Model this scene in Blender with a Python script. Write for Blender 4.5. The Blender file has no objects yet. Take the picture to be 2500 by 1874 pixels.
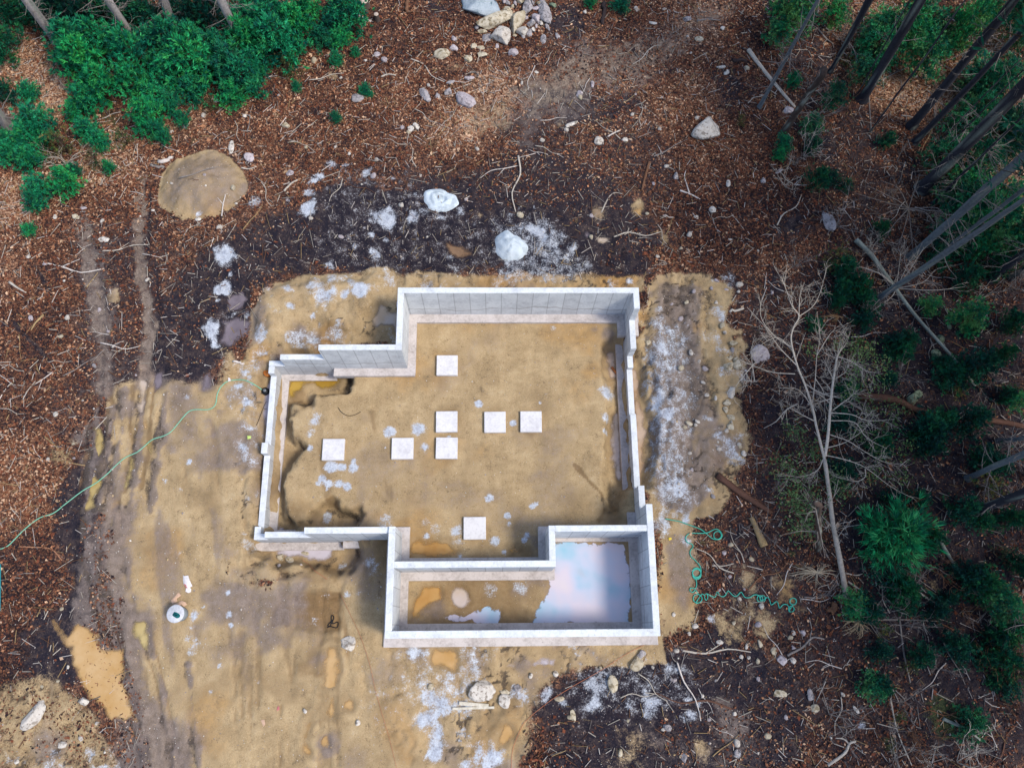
import bpy, bmesh, math, random
import numpy as np
from mathutils import Vector, Matrix

# ------------------------------------------------------------------ camera, sky, sun, exposure
SC = bpy.context.scene
COL = SC.collection
FPX = 1911.0; CAMH = 32.0            # focal length in photo pixels (2500 wide), flying height in metres
_ew = np.array([90700., -234., 1911.]); _dn = np.array([-39., 603., 1911.])
CZ = -_dn / np.linalg.norm(_dn)
CX = _ew - _ew.dot(CZ) * CZ; CX /= np.linalg.norm(CX)
CY = np.cross(CZ, CX)
cam_d = bpy.data.cameras.new("drone_camera"); cam = bpy.data.objects.new("drone_camera", cam_d); COL.objects.link(cam)
cam_d.sensor_fit = 'HORIZONTAL'; cam_d.sensor_width = 36.0; cam_d.lens = 36.0 * FPX / 2500.0
cam_d.clip_end = 1500; cam_d.clip_start = 0.5
cam.matrix_world = Matrix(((CX[0], -CX[1], -CX[2], 0), (CY[0], -CY[1], -CY[2], 0), (CZ[0], -CZ[1], -CZ[2], CAMH), (0, 0, 0, 1)))
SC.camera = cam

SUN_EL = math.radians(56); SUN_AZ = math.radians(112)       # azimuth clockwise from +Y (top of the photo)
W = bpy.data.worlds.new("World"); SC.world = W; W.use_nodes = True
_nt = W.node_tree; _nt.nodes.clear()
_sky = _nt.nodes.new('ShaderNodeTexSky'); _sky.sky_type = 'NISHITA'; _sky.sun_disc = False
_sky.sun_elevation = SUN_EL; _sky.sun_rotation = SUN_AZ; _sky.air_density = 1.0; _sky.dust_density = 2.0; _sky.ozone_density = 1.0
_bg = _nt.nodes.new('ShaderNodeBackground'); _bg.inputs[1].default_value = 0.122
_wo = _nt.nodes.new('ShaderNodeOutputWorld'); _nt.links.new(_sky.outputs[0], _bg.inputs[0]); _nt.links.new(_bg.outputs[0], _wo.inputs[0])
sun_d = bpy.data.lights.new("sun", 'SUN'); sun_d.energy = 1.5; sun_d.angle = math.radians(12); sun_d.color = (1.0, 0.93, 0.80)
sun = bpy.data.objects.new("sun", sun_d); COL.objects.link(sun)
_sd = Vector((math.sin(SUN_AZ) * math.cos(SUN_EL), math.cos(SUN_AZ) * math.cos(SUN_EL), math.sin(SUN_EL)))
sun.rotation_euler = _sd.to_track_quat('Z', 'Y').to_euler(); sun.location = _sd * 60
SC.view_settings.view_transform = 'Standard'; SC.view_settings.look = 'None'
SC.view_settings.exposure = 0.93; SC.view_settings.gamma = 1.0
SC.render.engine = 'CYCLES'
try:
    SC.cycles.max_bounces = 6; SC.cycles.diffuse_bounces = 3; SC.cycles.use_denoising = True
except Exception: pass

# ------------------------------------------------------------------ survey: photo regions -> places on the ground
REG = dict(R1=(0, 0, 2.632), R2=(830, 0, 2.632), R3=(1660, 0, 2.632), R4=(0, 620, 2.632), R5=(1660, 620, 2.632), R6=(0, 1244, 2.632),
           R7=(830, 1244, 2.632), R8=(1660, 1244, 2.632), A=(600, 680, 4.252), B=(1100, 680, 4.252), C=(600, 1040, 4.252), D=(900, 1200, 2.989),
           E=(1400, 680, 2.675), F=(620, 840, 9.2125), G=(1480, 680, 5.18), H=(1120, 0, 7.37), I=(380, 1380, 9.21), J=(1660, 1240, 5.922),
           O=(0, 0, 0.8848), P=(0, 0, 1.0))
def ppx(reg, x, y):
    ox, oy, k = REG[reg]; return ox + x / k, oy + y / k
def ray(px, py):
    d = np.array([px - 1250.0, py - 937.0, FPX]); return np.array([d.dot(CX), d.dot(CY), d.dot(CZ)])
def at(reg, x, y, z=0.1):
    r = ray(*ppx(reg, x, y)); return np.array([0, 0, CAMH]) + r * (z - CAMH) / r[2]
def mpp(reg, p):                                   # metres per zoom pixel near a point
    return (CAMH / 0.9535) * 1.03 / FPX / REG[reg][2] * (1 + max(0.0, p[1] - 9) * 0.009)

rng = np.random.default_rng(7); random.seed(7)

# ------------------------------------------------------------------ numpy noise
def _hash(ix, iy, s):
    n = (ix.astype(np.int64) * 374761393 + iy.astype(np.int64) * 668265263 + s * 1442695041) & 0x7fffffff
    n = ((n ^ (n >> 13)) * 1274126177) & 0x7fffffff
    return ((n ^ (n >> 16)) & 0xffff) / 65535.0
def vnoise(x, y, s=0):
    ix = np.floor(x); iy = np.floor(y); fx = x - ix; fy = y - iy
    fx = fx * fx * (3 - 2 * fx); fy = fy * fy * (3 - 2 * fy); ix = ix.astype(np.int64); iy = iy.astype(np.int64)
    a = _hash(ix, iy, s); b = _hash(ix + 1, iy, s); c = _hash(ix, iy + 1, s); d = _hash(ix + 1, iy + 1, s)
    return (a + (b - a) * fx) * (1 - fy) + (c + (d - c) * fx) * fy
def fbm(x, y, sc, s=0, o=4):
    t = 0; a = 1.0; n = 0
    for i in range(o):
        t = t + a * (vnoise(x / sc + 17.3 * i, y / sc - 9.1 * i, s + i) - 0.5); n += a; a *= 0.55; sc *= 0.5
    return t / n * 2
def sstep(a, b, x):
    t = np.clip((x - a) / (b - a), 0, 1); return t * t * (3 - 2 * t)

# ------------------------------------------------------------------ the ground sheet (heights + soil masks)
def _axis(lo, hi, st, far):
    core = np.arange(lo, hi + st / 2, st); g = []; d = st; v = 0
    while v < far: d *= 1.28; v += d; g.append(v)
    g = np.array(g); return np.concatenate([lo - g[::-1], core, core[-1] + g])
GX = _axis(-27.0, 29.5, 0.08, 260.0); GY = _axis(-6.6, 32.2, 0.08, 260.0)
XX, YY = np.meshgrid(GX, GY)                       # shape (ny, nx)
ZZ = 0.12 + fbm(XX, YY, 7.0, 3, 3) * 0.16 + fbm(XX, YY, 0.9, 5, 4) * 0.05
MK = {k: np.zeros_like(XX) for k in ('sand', 'mud', 'grav', 'lime', 'wet', 'moss', 'orange')}
TONE = np.full_like(XX, 0.45); MK['crack'] = np.zeros_like(XX); CRACK = MK['crack']
WARP = fbm(XX, YY, 1.3, 11, 4); WARPF = fbm(XX, YY, 0.35, 23, 3)

def win(x0, x1, y0, y1):
    i0, i1 = np.searchsorted(GX, [x0, x1]); j0, j1 = np.searchsorted(GY, [y0, y1]); return slice(j0, j1), slice(i0, i1)
def sdf_poly(X, Y, P):                             # negative inside
    d = np.full(X.shape, 1e9); ins = np.zeros(X.shape, bool); n = len(P)
    for i in range(n):
        ax, ay = P[i][:2]; bx, by = P[(i + 1) % n][:2]; ex, ey = bx - ax, by - ay
        t = np.clip(((X - ax) * ex + (Y - ay) * ey) / (ex * ex + ey * ey + 1e-9), 0, 1)
        d = np.minimum(d, (X - ax - t * ex) ** 2 + (Y - ay - t * ey) ** 2)
        c = ((ay <= Y) & (by > Y)) | ((by <= Y) & (ay > Y))
        with np.errstate(divide='ignore', invalid='ignore'):
            xi = ax + (Y - ay) / (ey if abs(ey) > 1e-9 else 1e-9) * ex
        ins ^= c & (X < xi)
    return np.where(ins, -1, 1) * np.sqrt(d)
def pts(reg, L, z=0.1): return [at(reg, x, y, z) for x, y in L]
def paint_poly(m, reg, L, v=1.0, soft=0.5, warp=0.5, z=0.1, sub=False):
    P = pts(reg, L, z) if reg else L; a = np.array([p[:2] for p in P]); pad = soft + warp + 0.3
    w = win(a[:, 0].min() - pad, a[:, 0].max() + pad, a[:, 1].min() - pad, a[:, 1].max() + pad)
    d = sdf_poly(XX[w], YY[w], P) + WARP[w] * warp + WARPF[w] * warp * 0.4
    f = sstep(soft, -soft, d) * v; t = MK[m]
    t[w] = np.clip(t[w] - f, 0, 1) if sub else np.maximum(t[w], f)
def paint_blob(m, reg, x, y, r, v=1.0, z=0.1, asp=1.0, ang=0.0):
    p = at(reg, x, y, z); R = r * mpp(reg, p); w = win(p[0] - 2.6 * R, p[0] + 2.6 * R, p[1] - 2.6 * R, p[1] + 2.6 * R)
    dx = XX[w] - p[0]; dy = YY[w] - p[1]; ca, sa = math.cos(math.radians(ang)), math.sin(math.radians(ang))
    u = dx * ca + dy * sa; q = (-dx * sa + dy * ca) * asp
    lm = m in ('lime', 'sand', 'mud') and reg not in ('C', 'D', 'B')
    if lm: h_ = (x * 0.37 + y * 0.71) % 1.0; ca, sa = math.cos(h_ * 6.28), math.sin(h_ * 6.28); u = dx * ca + dy * sa; q = (-dx * sa + dy * ca) * (1.0 + h_ * 0.8); u = u + WARP[w] * R * 0.9; q = q + fbm(XX[w], YY[w], 0.7, 61, 3) * R * 0.8
    d = np.sqrt(u * u + q * q) / R + WARP[w] * 0.45 + WARPF[w] * (0.6 if lm else 0.3)
    MK[m][w] = np.maximum(MK[m][w], v * (sstep(1.7, 0.05, d) if lm else sstep(1.35, 0.25, d)))
def paint_line(m, reg, L, width, v=1.0, z=0.1, warp=0.15, dz=0.0):
    P = np.array(pts(reg, L, z)); pad = width + 0.6
    w = win(P[:, 0].min() - pad, P[:, 0].max() + pad, P[:, 1].min() - pad, P[:, 1].max() + pad); X = XX[w]; Y = YY[w]; d = np.full(X.shape, 1e9)
    for a, b in zip(P[:-1], P[1:]):
        e = b[:2] - a[:2]; t = np.clip(((X - a[0]) * e[0] + (Y - a[1]) * e[1]) / (e @ e + 1e-9), 0, 1)
        d = np.minimum(d, np.hypot(X - a[0] - t * e[0], Y - a[1] - t * e[1]))
    d = d + WARP[w] * warp + WARPF[w] * warp * 0.5; f = sstep(width * 0.75, width * 0.2, d)
    if m: MK[m][w] = np.maximum(MK[m][w], f * v)
    if dz: ZZ[w] = ZZ[w] + dz * f
def tone_blob(reg, x, y, r, v):
    p = at(reg, x, y); R = r * mpp(reg, p); w = win(p[0] - 2 * R, p[0] + 2 * R, p[1] - 2 * R, p[1] + 2 * R)
    d = np.hypot(XX[w] - p[0], YY[w] - p[1]) / R + WARP[w] * 0.3; f = sstep(1.5, 0.2, d); TONE[w] = TONE[w] * (1 - f) + v * f
def relief_poly(reg, L, z1, soft=0.3, warp=0.3, z=0.0, add=False):
    P = pts(reg, L, z) if reg else L; a = np.array([p[:2] for p in P]); pad = soft + warp + 0.2
    w = win(a[:, 0].min() - pad, a[:, 0].max() + pad, a[:, 1].min() - pad, a[:, 1].max() + pad)
    d = sdf_poly(XX[w], YY[w], P) + WARP[w] * warp + WARPF[w] * warp * 0.35; f = sstep(soft, -soft, d)
    ZZ[w] = ZZ[w] + z1 * f if add else ZZ[w] * (1 - f) + (z1 + fbm(XX[w], YY[w], 0.5, 41, 4) * (0.04 if z1 == 0.0 else 0.14)) * f

MOUND0 = at('O', 433, 402)
# --- soil masks: dark mud, plus wood shade painted in as dark soil
mp = paint_poly
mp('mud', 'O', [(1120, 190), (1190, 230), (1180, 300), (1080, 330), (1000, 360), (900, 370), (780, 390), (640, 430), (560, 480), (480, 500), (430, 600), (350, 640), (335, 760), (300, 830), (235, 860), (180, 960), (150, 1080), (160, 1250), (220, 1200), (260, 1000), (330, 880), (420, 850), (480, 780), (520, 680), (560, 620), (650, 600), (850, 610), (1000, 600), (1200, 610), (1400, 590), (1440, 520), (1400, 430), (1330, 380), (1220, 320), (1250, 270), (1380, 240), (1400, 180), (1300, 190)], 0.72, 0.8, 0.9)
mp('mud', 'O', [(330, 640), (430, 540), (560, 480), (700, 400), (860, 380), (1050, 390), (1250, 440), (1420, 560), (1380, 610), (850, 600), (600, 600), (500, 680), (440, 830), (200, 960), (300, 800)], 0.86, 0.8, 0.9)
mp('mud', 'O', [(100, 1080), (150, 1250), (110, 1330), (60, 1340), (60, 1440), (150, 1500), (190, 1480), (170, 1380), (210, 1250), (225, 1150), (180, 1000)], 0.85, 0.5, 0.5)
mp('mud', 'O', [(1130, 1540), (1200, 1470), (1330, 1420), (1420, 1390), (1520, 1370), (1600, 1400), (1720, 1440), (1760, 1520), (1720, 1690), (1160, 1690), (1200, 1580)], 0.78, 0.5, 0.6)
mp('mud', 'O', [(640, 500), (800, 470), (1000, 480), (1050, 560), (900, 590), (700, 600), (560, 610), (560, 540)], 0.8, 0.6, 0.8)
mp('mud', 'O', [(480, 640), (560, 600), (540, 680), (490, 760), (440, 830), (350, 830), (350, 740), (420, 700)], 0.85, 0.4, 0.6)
mp('mud', 'O', [(1480, 590), (1700, 560), (1800, 480), (1950, 440), (2300, 560), (2300, 1690), (1720, 1690), (1640, 1400), (1530, 1350), (1530, 1120), (1620, 1000), (1620, 760), (1560, 640)], 0.56, 1.2, 1.0)  # dark forest soil, deepened to paint in the shade of the trees
mp('mud', 'O', [(1780, 640), (1900, 560), (2230, 720), (2230, 1500), (2000, 1690), (1850, 1400), (1800, 1100)], 0.8, 1.2, 1.4)  # deepest shade of the wood, painted as darker soil
mp('mud', 'O', [(1640, 60), (1720, 0), (1850, 160), (2000, 400), (1950, 640), (1800, 560), (1700, 300)], 0.52, 0.8, 1.0)  # the trees' own shade along their feet, painted as a dark band
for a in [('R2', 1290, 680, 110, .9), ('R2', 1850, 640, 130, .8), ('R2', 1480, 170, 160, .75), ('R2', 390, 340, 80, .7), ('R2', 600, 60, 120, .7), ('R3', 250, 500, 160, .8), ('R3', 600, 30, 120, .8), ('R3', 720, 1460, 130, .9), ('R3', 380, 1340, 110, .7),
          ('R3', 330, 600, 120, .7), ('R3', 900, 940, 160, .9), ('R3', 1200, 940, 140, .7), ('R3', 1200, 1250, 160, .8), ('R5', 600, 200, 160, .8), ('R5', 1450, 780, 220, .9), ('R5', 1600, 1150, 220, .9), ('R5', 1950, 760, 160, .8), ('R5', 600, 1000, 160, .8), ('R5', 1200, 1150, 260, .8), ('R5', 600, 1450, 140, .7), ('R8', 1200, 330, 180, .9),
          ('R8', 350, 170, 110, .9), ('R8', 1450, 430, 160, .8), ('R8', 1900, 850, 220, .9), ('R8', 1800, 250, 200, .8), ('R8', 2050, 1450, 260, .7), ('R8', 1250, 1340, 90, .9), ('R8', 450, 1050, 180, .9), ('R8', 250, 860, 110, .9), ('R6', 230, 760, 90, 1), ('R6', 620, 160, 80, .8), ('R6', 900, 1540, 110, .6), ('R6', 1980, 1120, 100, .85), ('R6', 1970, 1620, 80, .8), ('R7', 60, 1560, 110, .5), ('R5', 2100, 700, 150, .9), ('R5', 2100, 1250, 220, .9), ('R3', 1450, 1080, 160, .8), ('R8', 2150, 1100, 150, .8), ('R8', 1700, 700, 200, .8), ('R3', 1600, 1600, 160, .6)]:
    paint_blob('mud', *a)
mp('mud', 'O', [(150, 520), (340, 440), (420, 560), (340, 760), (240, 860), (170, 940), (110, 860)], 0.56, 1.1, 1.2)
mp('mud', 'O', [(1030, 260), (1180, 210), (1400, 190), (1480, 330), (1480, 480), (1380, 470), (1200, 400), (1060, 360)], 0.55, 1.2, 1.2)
mp('grav', 'O', [(160, 480), (230, 470), (250, 700), (240, 840), (190, 840)], 0.45, 0.6, 0.8)
# --- sand / bare earth
mp('sand', 'O', [(235, 850), (330, 820), (470, 830), (500, 760), (570, 870), (560, 1000), (545, 1180), (500, 1240), (560, 1260), (740, 1200), (830, 1250), (830, 1380), (1110, 1380), (1420, 1380), (1420, 1120), (1500, 1120), (1500, 1250), (1512, 1345), (1420, 1395), (1220, 1450), (1150, 1520), (1120, 1690), (330, 1690), (290, 1500), (270, 1380), (240, 1250), (215, 1080), (230, 950)], 1, 0.5, 0.4)
mp('sand', 'O', [(555, 650), (620, 600), (700, 590), (860, 590), (870, 740), (700, 750), (680, 780), (580, 770), (530, 860), (480, 830), (540, 740)], 0.95, 0.3, 0.4)
mp('sand', 'O', [(850, 590), (1400, 595), (1400, 640), (850, 640)], 0.8, 0.25, 0.3)
mp('sand', 'O', [(1385, 610), (1440, 590), (1540, 580), (1580, 640), (1590, 720), (1600, 820), (1608, 960), (1590, 1040), (1560, 1100), (1500, 1130), (1400, 1130), (1380, 1000), (1365, 800)], 1, 0.4, 0.8)
mp('grav', 'O', [(1420, 640), (1490, 620), (1520, 760), (1510, 900), (1530, 1040), (1480, 1100), (1420, 1080), (1410, 880), (1400, 740)], 0.95, 0.35, 0.6)
mp('sand', 'O', [(1120, 190), (1200, 130), (1330, 100), (1500, 30), (1600, -10), (1560, 70), (1480, 140), (1400, 190), (1330, 170), (1270, 200), (1130, 280)], 0.44, 1.0, 0.9)
mp('grav', 'O', [(1100, 210), (1200, 130), (1330, 100), (1500, 30), (1600, -10), (1560, 70), (1480, 140), (1400, 200), (1270, 230), (1130, 300)], 0.55, 0.9, 0.9)
mp('sand', 'O', [(1000, 230), (1120, 190), (1110, 280), (1040, 310), (980, 300)], 0.42, 0.5, 0.5)
mp('sand', 'O', [(-20, 1490), (110, 1465), (200, 1500), (290, 1690), (-20, 1690)], 0.62, 0.5, 0.5)
for a in [('R8', 440, 450, 110, .7), ('R8', 700, 540, 110, .6), ('R8', 270, 700, 120, .55), ('R8', 560, 740, 120, .6), ('R8', 420, 640, 130, .5), ('R2', 1680, 1370, 70, .7), ('R2', 1920, 1330, 60, .7), ('R2', 2080, 1520, 60, .6), ('R2', 900, 1380, 40, .4), ('R4', 720, 270, 45, .8), ('R4', 400, 1310, 90, .6), ('R8', 1650, 480, 60, .5), ('R2', 1450, 800, 60, .4), ('R2', 760, 430, 60, .5), ('R1', 2110, 480, 50, .7), ('R1', 1090, 830, 60, .5), ('R8', 160, 1560, 90, .6), ('R7', 1850, 1560, 160, .4), ('R6', 250, 520, 80, .3)]:
    paint_blob('sand', *a)
mp('sand', None, [(at('O', 433, 402)[0] + 2.05 * math.cos(a), at('O', 433, 402)[1] + 1.8 * math.sin(a)) for a in np.linspace(0, 6.28, 24)[:-1]], 1, 0.12, 0.25)
for R_ in ((-10.7, 1.9, -3.9, 3.9), (-10.7, 3, -9.4, 11.4), (-4.7, -1, -3.8, 3.6), (-4.5, -1.3, 6.6, -.1)): mp('sand', None, [(R_[0], R_[1]), (R_[2], R_[1]), (R_[2], R_[3]), (R_[0], R_[3])], 1, .15, .2)
mp('sand', 'C', [(60, 1180), (1190, 1190), (1190, 1400), (1080, 1540), (600, 1540), (300, 1500), (0, 1400)], 1, 0.2, 0.2, -0.4)
paint_line('sand', 'O', [(308, 380), (300, 480), (305, 600), (325, 700), (318, 800), (310, 830)], 0.62, 0.5, dz=-0.09, warp=0.3)
paint_line('grav', 'O', [(308, 380), (300, 480), (305, 600), (325, 700), (318, 800), (310, 830)], 0.6, 0.7, warp=0.3)
paint_line('sand', 'O', [(178, 480), (190, 560), (200, 620), (225, 760), (225, 850)], 0.7, 0.42, dz=-0.06, warp=0.35)
paint_line('grav', 'O', [(178, 480), (190, 560), (200, 620), (225, 760), (225, 850)], 0.7, 0.7, warp=0.3)
mp('sand', None, [(-9.4, 3.7), (-4, 3.7), (-3.8, 0), (5.7, 0), (5.7, 13.3), (-3.8, 13.3), (-3.8, 10.8), (-9.4, 10.8)], 1, 0.1, 0.05)
# --- grey gravelly mud
mp('grav', 'O', [(215, 1100), (300, 1080), (300, 1150), (270, 1250), (330, 1330), (310, 1420), (330, 1500), (390, 1560), (430, 1690), (250, 1690), (230, 1500), (180, 1400), (150, 1300)], 0.9, 0.4, 0.5)
mp('grav', 'O', [(1400, 670), (1480, 640), (1500, 800), (1480, 1000), (1500, 1080), (1560, 1040), (1600, 960), (1530, 850), (1510, 620), (1420, 610)], 0.75, 0.3, 0.5)
mp('grav', 'O', [(1300, 1480), (1340, 1540), (1430, 1570), (1520, 1600), (1560, 1540), (1660, 1640), (1600, 1690), (1460, 1690)], 0.35, 0.4, 0.5)
for a in [('R8', 340, 1410, 110, .8), ('R8', 270, 1260, 60, .7), ('R4', 800, 1000, 90, .7), ('R4', 1040, 820, 70, .8), ('R4', 1330, 830, 70, .8), ('R4', 1200, 980, 120, .6), ('R4', 1560, 900, 120, .6), ('R4', 1650, 1550, 110, .6), ('R4', 700, 1500, 110, .8), ('R4', 560, 1150, 80, .8), ('R4', 600, 1330, 90, .8), ('R6', 950, 1300, 120, .8), ('R6', 1150, 1480, 180, .7), ('R6', 600, 700, 110, .8), ('R6', 330, 1520, 120, .7), ('R6', 2120, 1500, 80, .8), ('R7', 120, 350, 130, .7), ('R7', 230, 500, 110, .5), ('R7', 300, 1050, 110, .5), ('R7', 900, 1000, 100, .6), ('R7', 100, 1600, 120, .5), ('A', 560, 560, 120, .8), ('A', 700, 620, 120, .8), ('A', 350, 800, 120, .7), ('A', 180, 900, 100, .6), ('R2', 1350, 300, 120, .35), ('R2', 1250, 500, 120, .4), ('R2', 1100, 740, 90, .4), ('B', 1640, 560, 110, .9), ('B', 1500, 520, 60, .6), ('R3', 100, 60, 160, .25), ('R2', 1560, 320, 90, .7), ('R4', 560, 130, 50, .6), ('R1', 900, 1320, 50, .7), ('G', 560, 200, 80, .6), ('C', 700, 960, 120, .4)]:
    paint_blob('grav', *a)
# --- orange stain
for a in [('O', 1080, 605, 70, .7), ('O', 1330, 600, 60, .8), ('O', 560, 770, 40, .7), ('O', 700, 740, 50, .8), ('G', 480, 480, 90, .8), ('G', 430, 650, 70, .7), ('R5', 100, 470, 60, .8), ('R5', 250, 1330, 70, .7), ('R7', 2130, 480, 120, .6), ('R4', 910, 750, 50, .8), ('R4', 980, 750, 40, .8), ('R4', 600, 910, 40, .7), ('R8', 700, 540, 120, .6), ('R8', 60, 560, 90, .6), ('B', 1400, 700, 160, .5), ('B', 1450, 950, 130, .5), ('B', 1350, 1200, 200, .35), ('C', 560, 800, 200, .35), ('R6', 1800, 620, 100, .5), ('R7', 480, 1500, 100, .35), ('R7', 700, 620, 260, .35)]:
    paint_blob('orange', *a)
# --- pale concrete dust and slurry splashes
LIME = [('R1', 2140, 1065, 45, .9), ('R1', 2030, 1150, 60, .9), ('R1', 1990, 1240, 45, .8), ('R1', 1970, 1340, 65, 1), ('R1', 1640, 1290, 45, .6), ('R1', 1850, 1285, 30, .6), ('R1', 1450, 1630, 62, 1), ('R1', 1280, 1405, 25, .6),
        ('R2', 160, 1095, 45, .8), ('R2', 20, 1060, 30, .7), ('R2', 235, 1020, 16, .9), ('R2', 350, 1150, 25, .7), ('R2', 430, 1195, 38, .8), ('R2', 480, 1235, 22, .7), ('R2', 270, 1420, 75, .9), ('R2', 460, 1400, 48, .9), ('R2', 650, 1395, 40, .9), ('R2', 860, 1450, 50, .6), ('R2', 300, 1535, 32, .9), ('R2', 200, 1510, 20, .9), ('R2', 90, 1590, 22, .9), ('R2', 210, 1620, 32, .9), ('R2', 1230, 1480, 90, .9), ('R2', 1250, 1330, 20, .8), ('R2', 1150, 1330, 20, .6), ('R2', 1350, 1570, 95, .62), ('R2', 1480, 1600, 85, .55), ('R2', 780, 1350, 45, .7), ('R2', 540, 1365, 50, .6), ('R2', 700, 1640, 60, .55),
        ('R4', 1440, 20, 60, 1), ('R4', 1460, 205, 45, .9), ('R4', 1395, 235, 26, .9), ('R4', 1400, 300, 14, .8), ('R4', 1370, 490, 68, 1), ('R4', 2130, 80, 60, .6), ('R4', 1620, 700, 60, .6), ('R4', 1620, 770, 50, .7), ('R4', 1530, 840, 32, .8), ('R4', 1590, 970, 52, .8), ('R4', 1560, 1260, 46, .8), ('R4', 1590, 1130, 45, .6), ('R4', 1200, 920, 22, .6), ('R4', 1490, 130, 20, .7), ('R4', 1680, 640, 50, .6), ('R4', 1220, 1330, 22, .9), ('R4', 1060, 1450, 25, .6), ('R4', 1160, 1520, 22, .5), ('R4', 1620, 1560, 50, .5), ('R4', 2020, 1060, 42, .75),
        ('A', 850, 220, 140, .8), ('A', 1190, 180, 85, 1), ('A', 510, 320, 55, .9), ('A', 470, 150, 60, .75), ('A', 700, 110, 60, .7), ('A', 1060, 210, 55, .85), ('A', 720, 430, 65, .85), ('A', 770, 490, 40, .9), ('A', 160, 600, 80, .65), ('A', 60, 1000, 60, .8), ('A', 120, 850, 60, .6), ('A', 1090, 60, 60, .7), ('A', 900, 40, 110, .6), ('A', 1500, 30, 80, .6), ('A', 1850, 60, 80, .7), ('A', 300, 220, 40, .5), ('A', 730, 1470, 60, .8), ('A', 690, 1560, 70, .7), ('A', 660, 1600, 50, .7),
        ('G', 750, 900, 140, .85), ('G', 720, 1150, 110, .75), ('G', 650, 400, 60, .6), ('G', 660, 1500, 120, .9), ('G', 500, 1350, 65, .6), ('G', 600, 830, 70, .7), ('G', 440, 200, 30, .6), ('G', 300, 40, 60, .6), ('G', 60, 60, 70, .6), ('E', 560, 560, 60, .8), ('E', 610, 870, 62, .9), ('E', 540, 830, 55, .85), ('E', 590, 1400, 45, .6), ('E', 620, 1590, 65, .7), ('E', 580, 1240, 40, .5), ('R5', 170, 1060, 35, .8), ('R5', 20, 1510, 70, .9), ('R5', 20, 1440, 50, .6), ('R5', 60, 1150, 60, .5), ('R5', 30, 560, 40, .5), ('R5', 20, 900, 40, .6),
        ('B', 1640, 1180, 105, .85), ('B', 1620, 1420, 62, .7), ('B', 1070, 510, 40, .5), ('B', 930, 1280, 26, .8), ('B', 290, 1290, 42, .95), ('B', 1620, 1570, 40, .7), ('B', 990, 1190, 22, .7), ('B', 650, 1495, 44, 1),
        ('C', 1800, 30, 95, 1), ('C', 1490, 50, 75, .9), ('C', 1850, 220, 62, .8), ('C', 880, 420, 75, 1), ('C', 1000, 420, 55, .95), ('C', 1110, 430, 50, 1), ('C', 780, 540, 60, 1), ('C', 860, 590, 50, .95), ('C', 960, 590, 52, .95), ('C', 1040, 620, 46, 1), ('C', 740, 590, 40, .9), ('C', 1115, 345, 32, .9), ('C', 840, 650, 20, 1), ('C', 665, 220, 38, .85), ('C', 790, 920, 60, .75), ('C', 2110, 105, 30, .9), ('C', 1445, 220, 16, .9), ('C', 1440, 990, 90, .55), ('C', 1860, 1000, 55, .6), ('C', 1960, 1070, 70, .5), ('C', 1870, 1140, 45, 1), ('C', 1300, 1400, 80, .5), ('C', 960, 1420, 55, .6), ('C', 110, 720, 60, .5),
        ('D', 875, 45, 32, .95), ('D', 1015, 170, 26, .95), ('D', 1020, 230, 26, .7), ('D', 1190, 105, 24, .9), ('D', 1220, 85, 18, .8), ('D', 640, 280, 60, .75), ('D', 655, 360, 55, .6), ('D', 1160, 305, 32, 1), ('D', 1135, 350, 26, 1), ('D', 925, 355, 44, .9), ('D', 990, 437, 30, .95), ('D', 100, 230, 50, .5), ('D', 660, 465, 40, .5), ('D', 1110, 690, 60, .6), ('D', 880, 710, 60, .5), ('D', 2120, 240, 70, .6),
        ('R7', 930, 960, 75, .6), ('R7', 880, 1040, 75, .65), ('R7', 510, 925, 58, .85), ('R7', 650, 1240, 115, .9), ('R7', 560, 1330, 80, .9), ('R7', 780, 1300, 95, .65), ('R7', 600, 1400, 65, .8), ('R7', 700, 1100, 55, .6), ('R7', 610, 1530, 50, 1), ('R7', 575, 1500, 0.1, .1), ('R7', 590, 1580, 40, .95), ('R7', 940, 1560, 95, .95), ('R7', 960, 1640, 80, .95), ('R7', 790, 1620, 60, .8), ('R7', 1190, 1200, 52, .8), ('R7', 1310, 1180, 50, .8), ('R7', 1430, 1230, 40, .7), ('R7', 1640, 1130, 85, .7), ('R7', 1650, 1220, 62, .75), ('R7', 1970, 1265, 58, .85), ('R7', 2140, 860, 60, .65), ('R7', 1500, 890, 60, .5), ('R7', 240, 390, 60, .45), ('R7', 2090, 150, 60, .6), ('R7', 785, 1410, 20, 1), ('R7', 350, 1150, 30, .5), ('R7', 1850, 1230, 40, .6), ('R7', 2120, 1010, 50, .6), ('R7', 270, 560, 40, .4), ('R7', 60, 540, 25, .6), ('R7', 1100, 1170, 40, .6), ('R7', 2200, 1350, 50, .6),
        ('R8', 60, 1330, 62, .7), ('R8', 30, 60, 50, .8), ('R8', 30, 200, 40, .6), ('R8', 205, 705, 28, .7), ('R8', 120, 1250, 40, .7), ('R8', 60, 1230, 30, .7), ('R8', 110, 510, 30, .5), ('R8', 1160, 1385, 26, .7), ('R8', 360, 1550, 24, .7), ('R6', 1240, 890, 38, .6), ('R6', 1215, 810, 26, .7), ('R6', 1270, 850, 30, .6), ('R6', 1160, 270, 40, .35), ('R6', 2010, 700, 45, .4), ('R6', 1240, 690, 40, .9), ('R6', 1255, 675, 30, .9), ('R6', 1290, 630, 18, .95), ('R6', 1470, 525, 18, .95), ('R6', 1470, 685, 20, .95), ('R6', 1480, 742, 14, .95), ('R6', 1410, 1000, 14, .7), ('R6', 1355, 1170, 14, .7), ('R6', 1660, 1105, 14, .7), ('R6', 1570, 155, 26, .7)]
for a in LIME: paint_blob('lime', *a)
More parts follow.
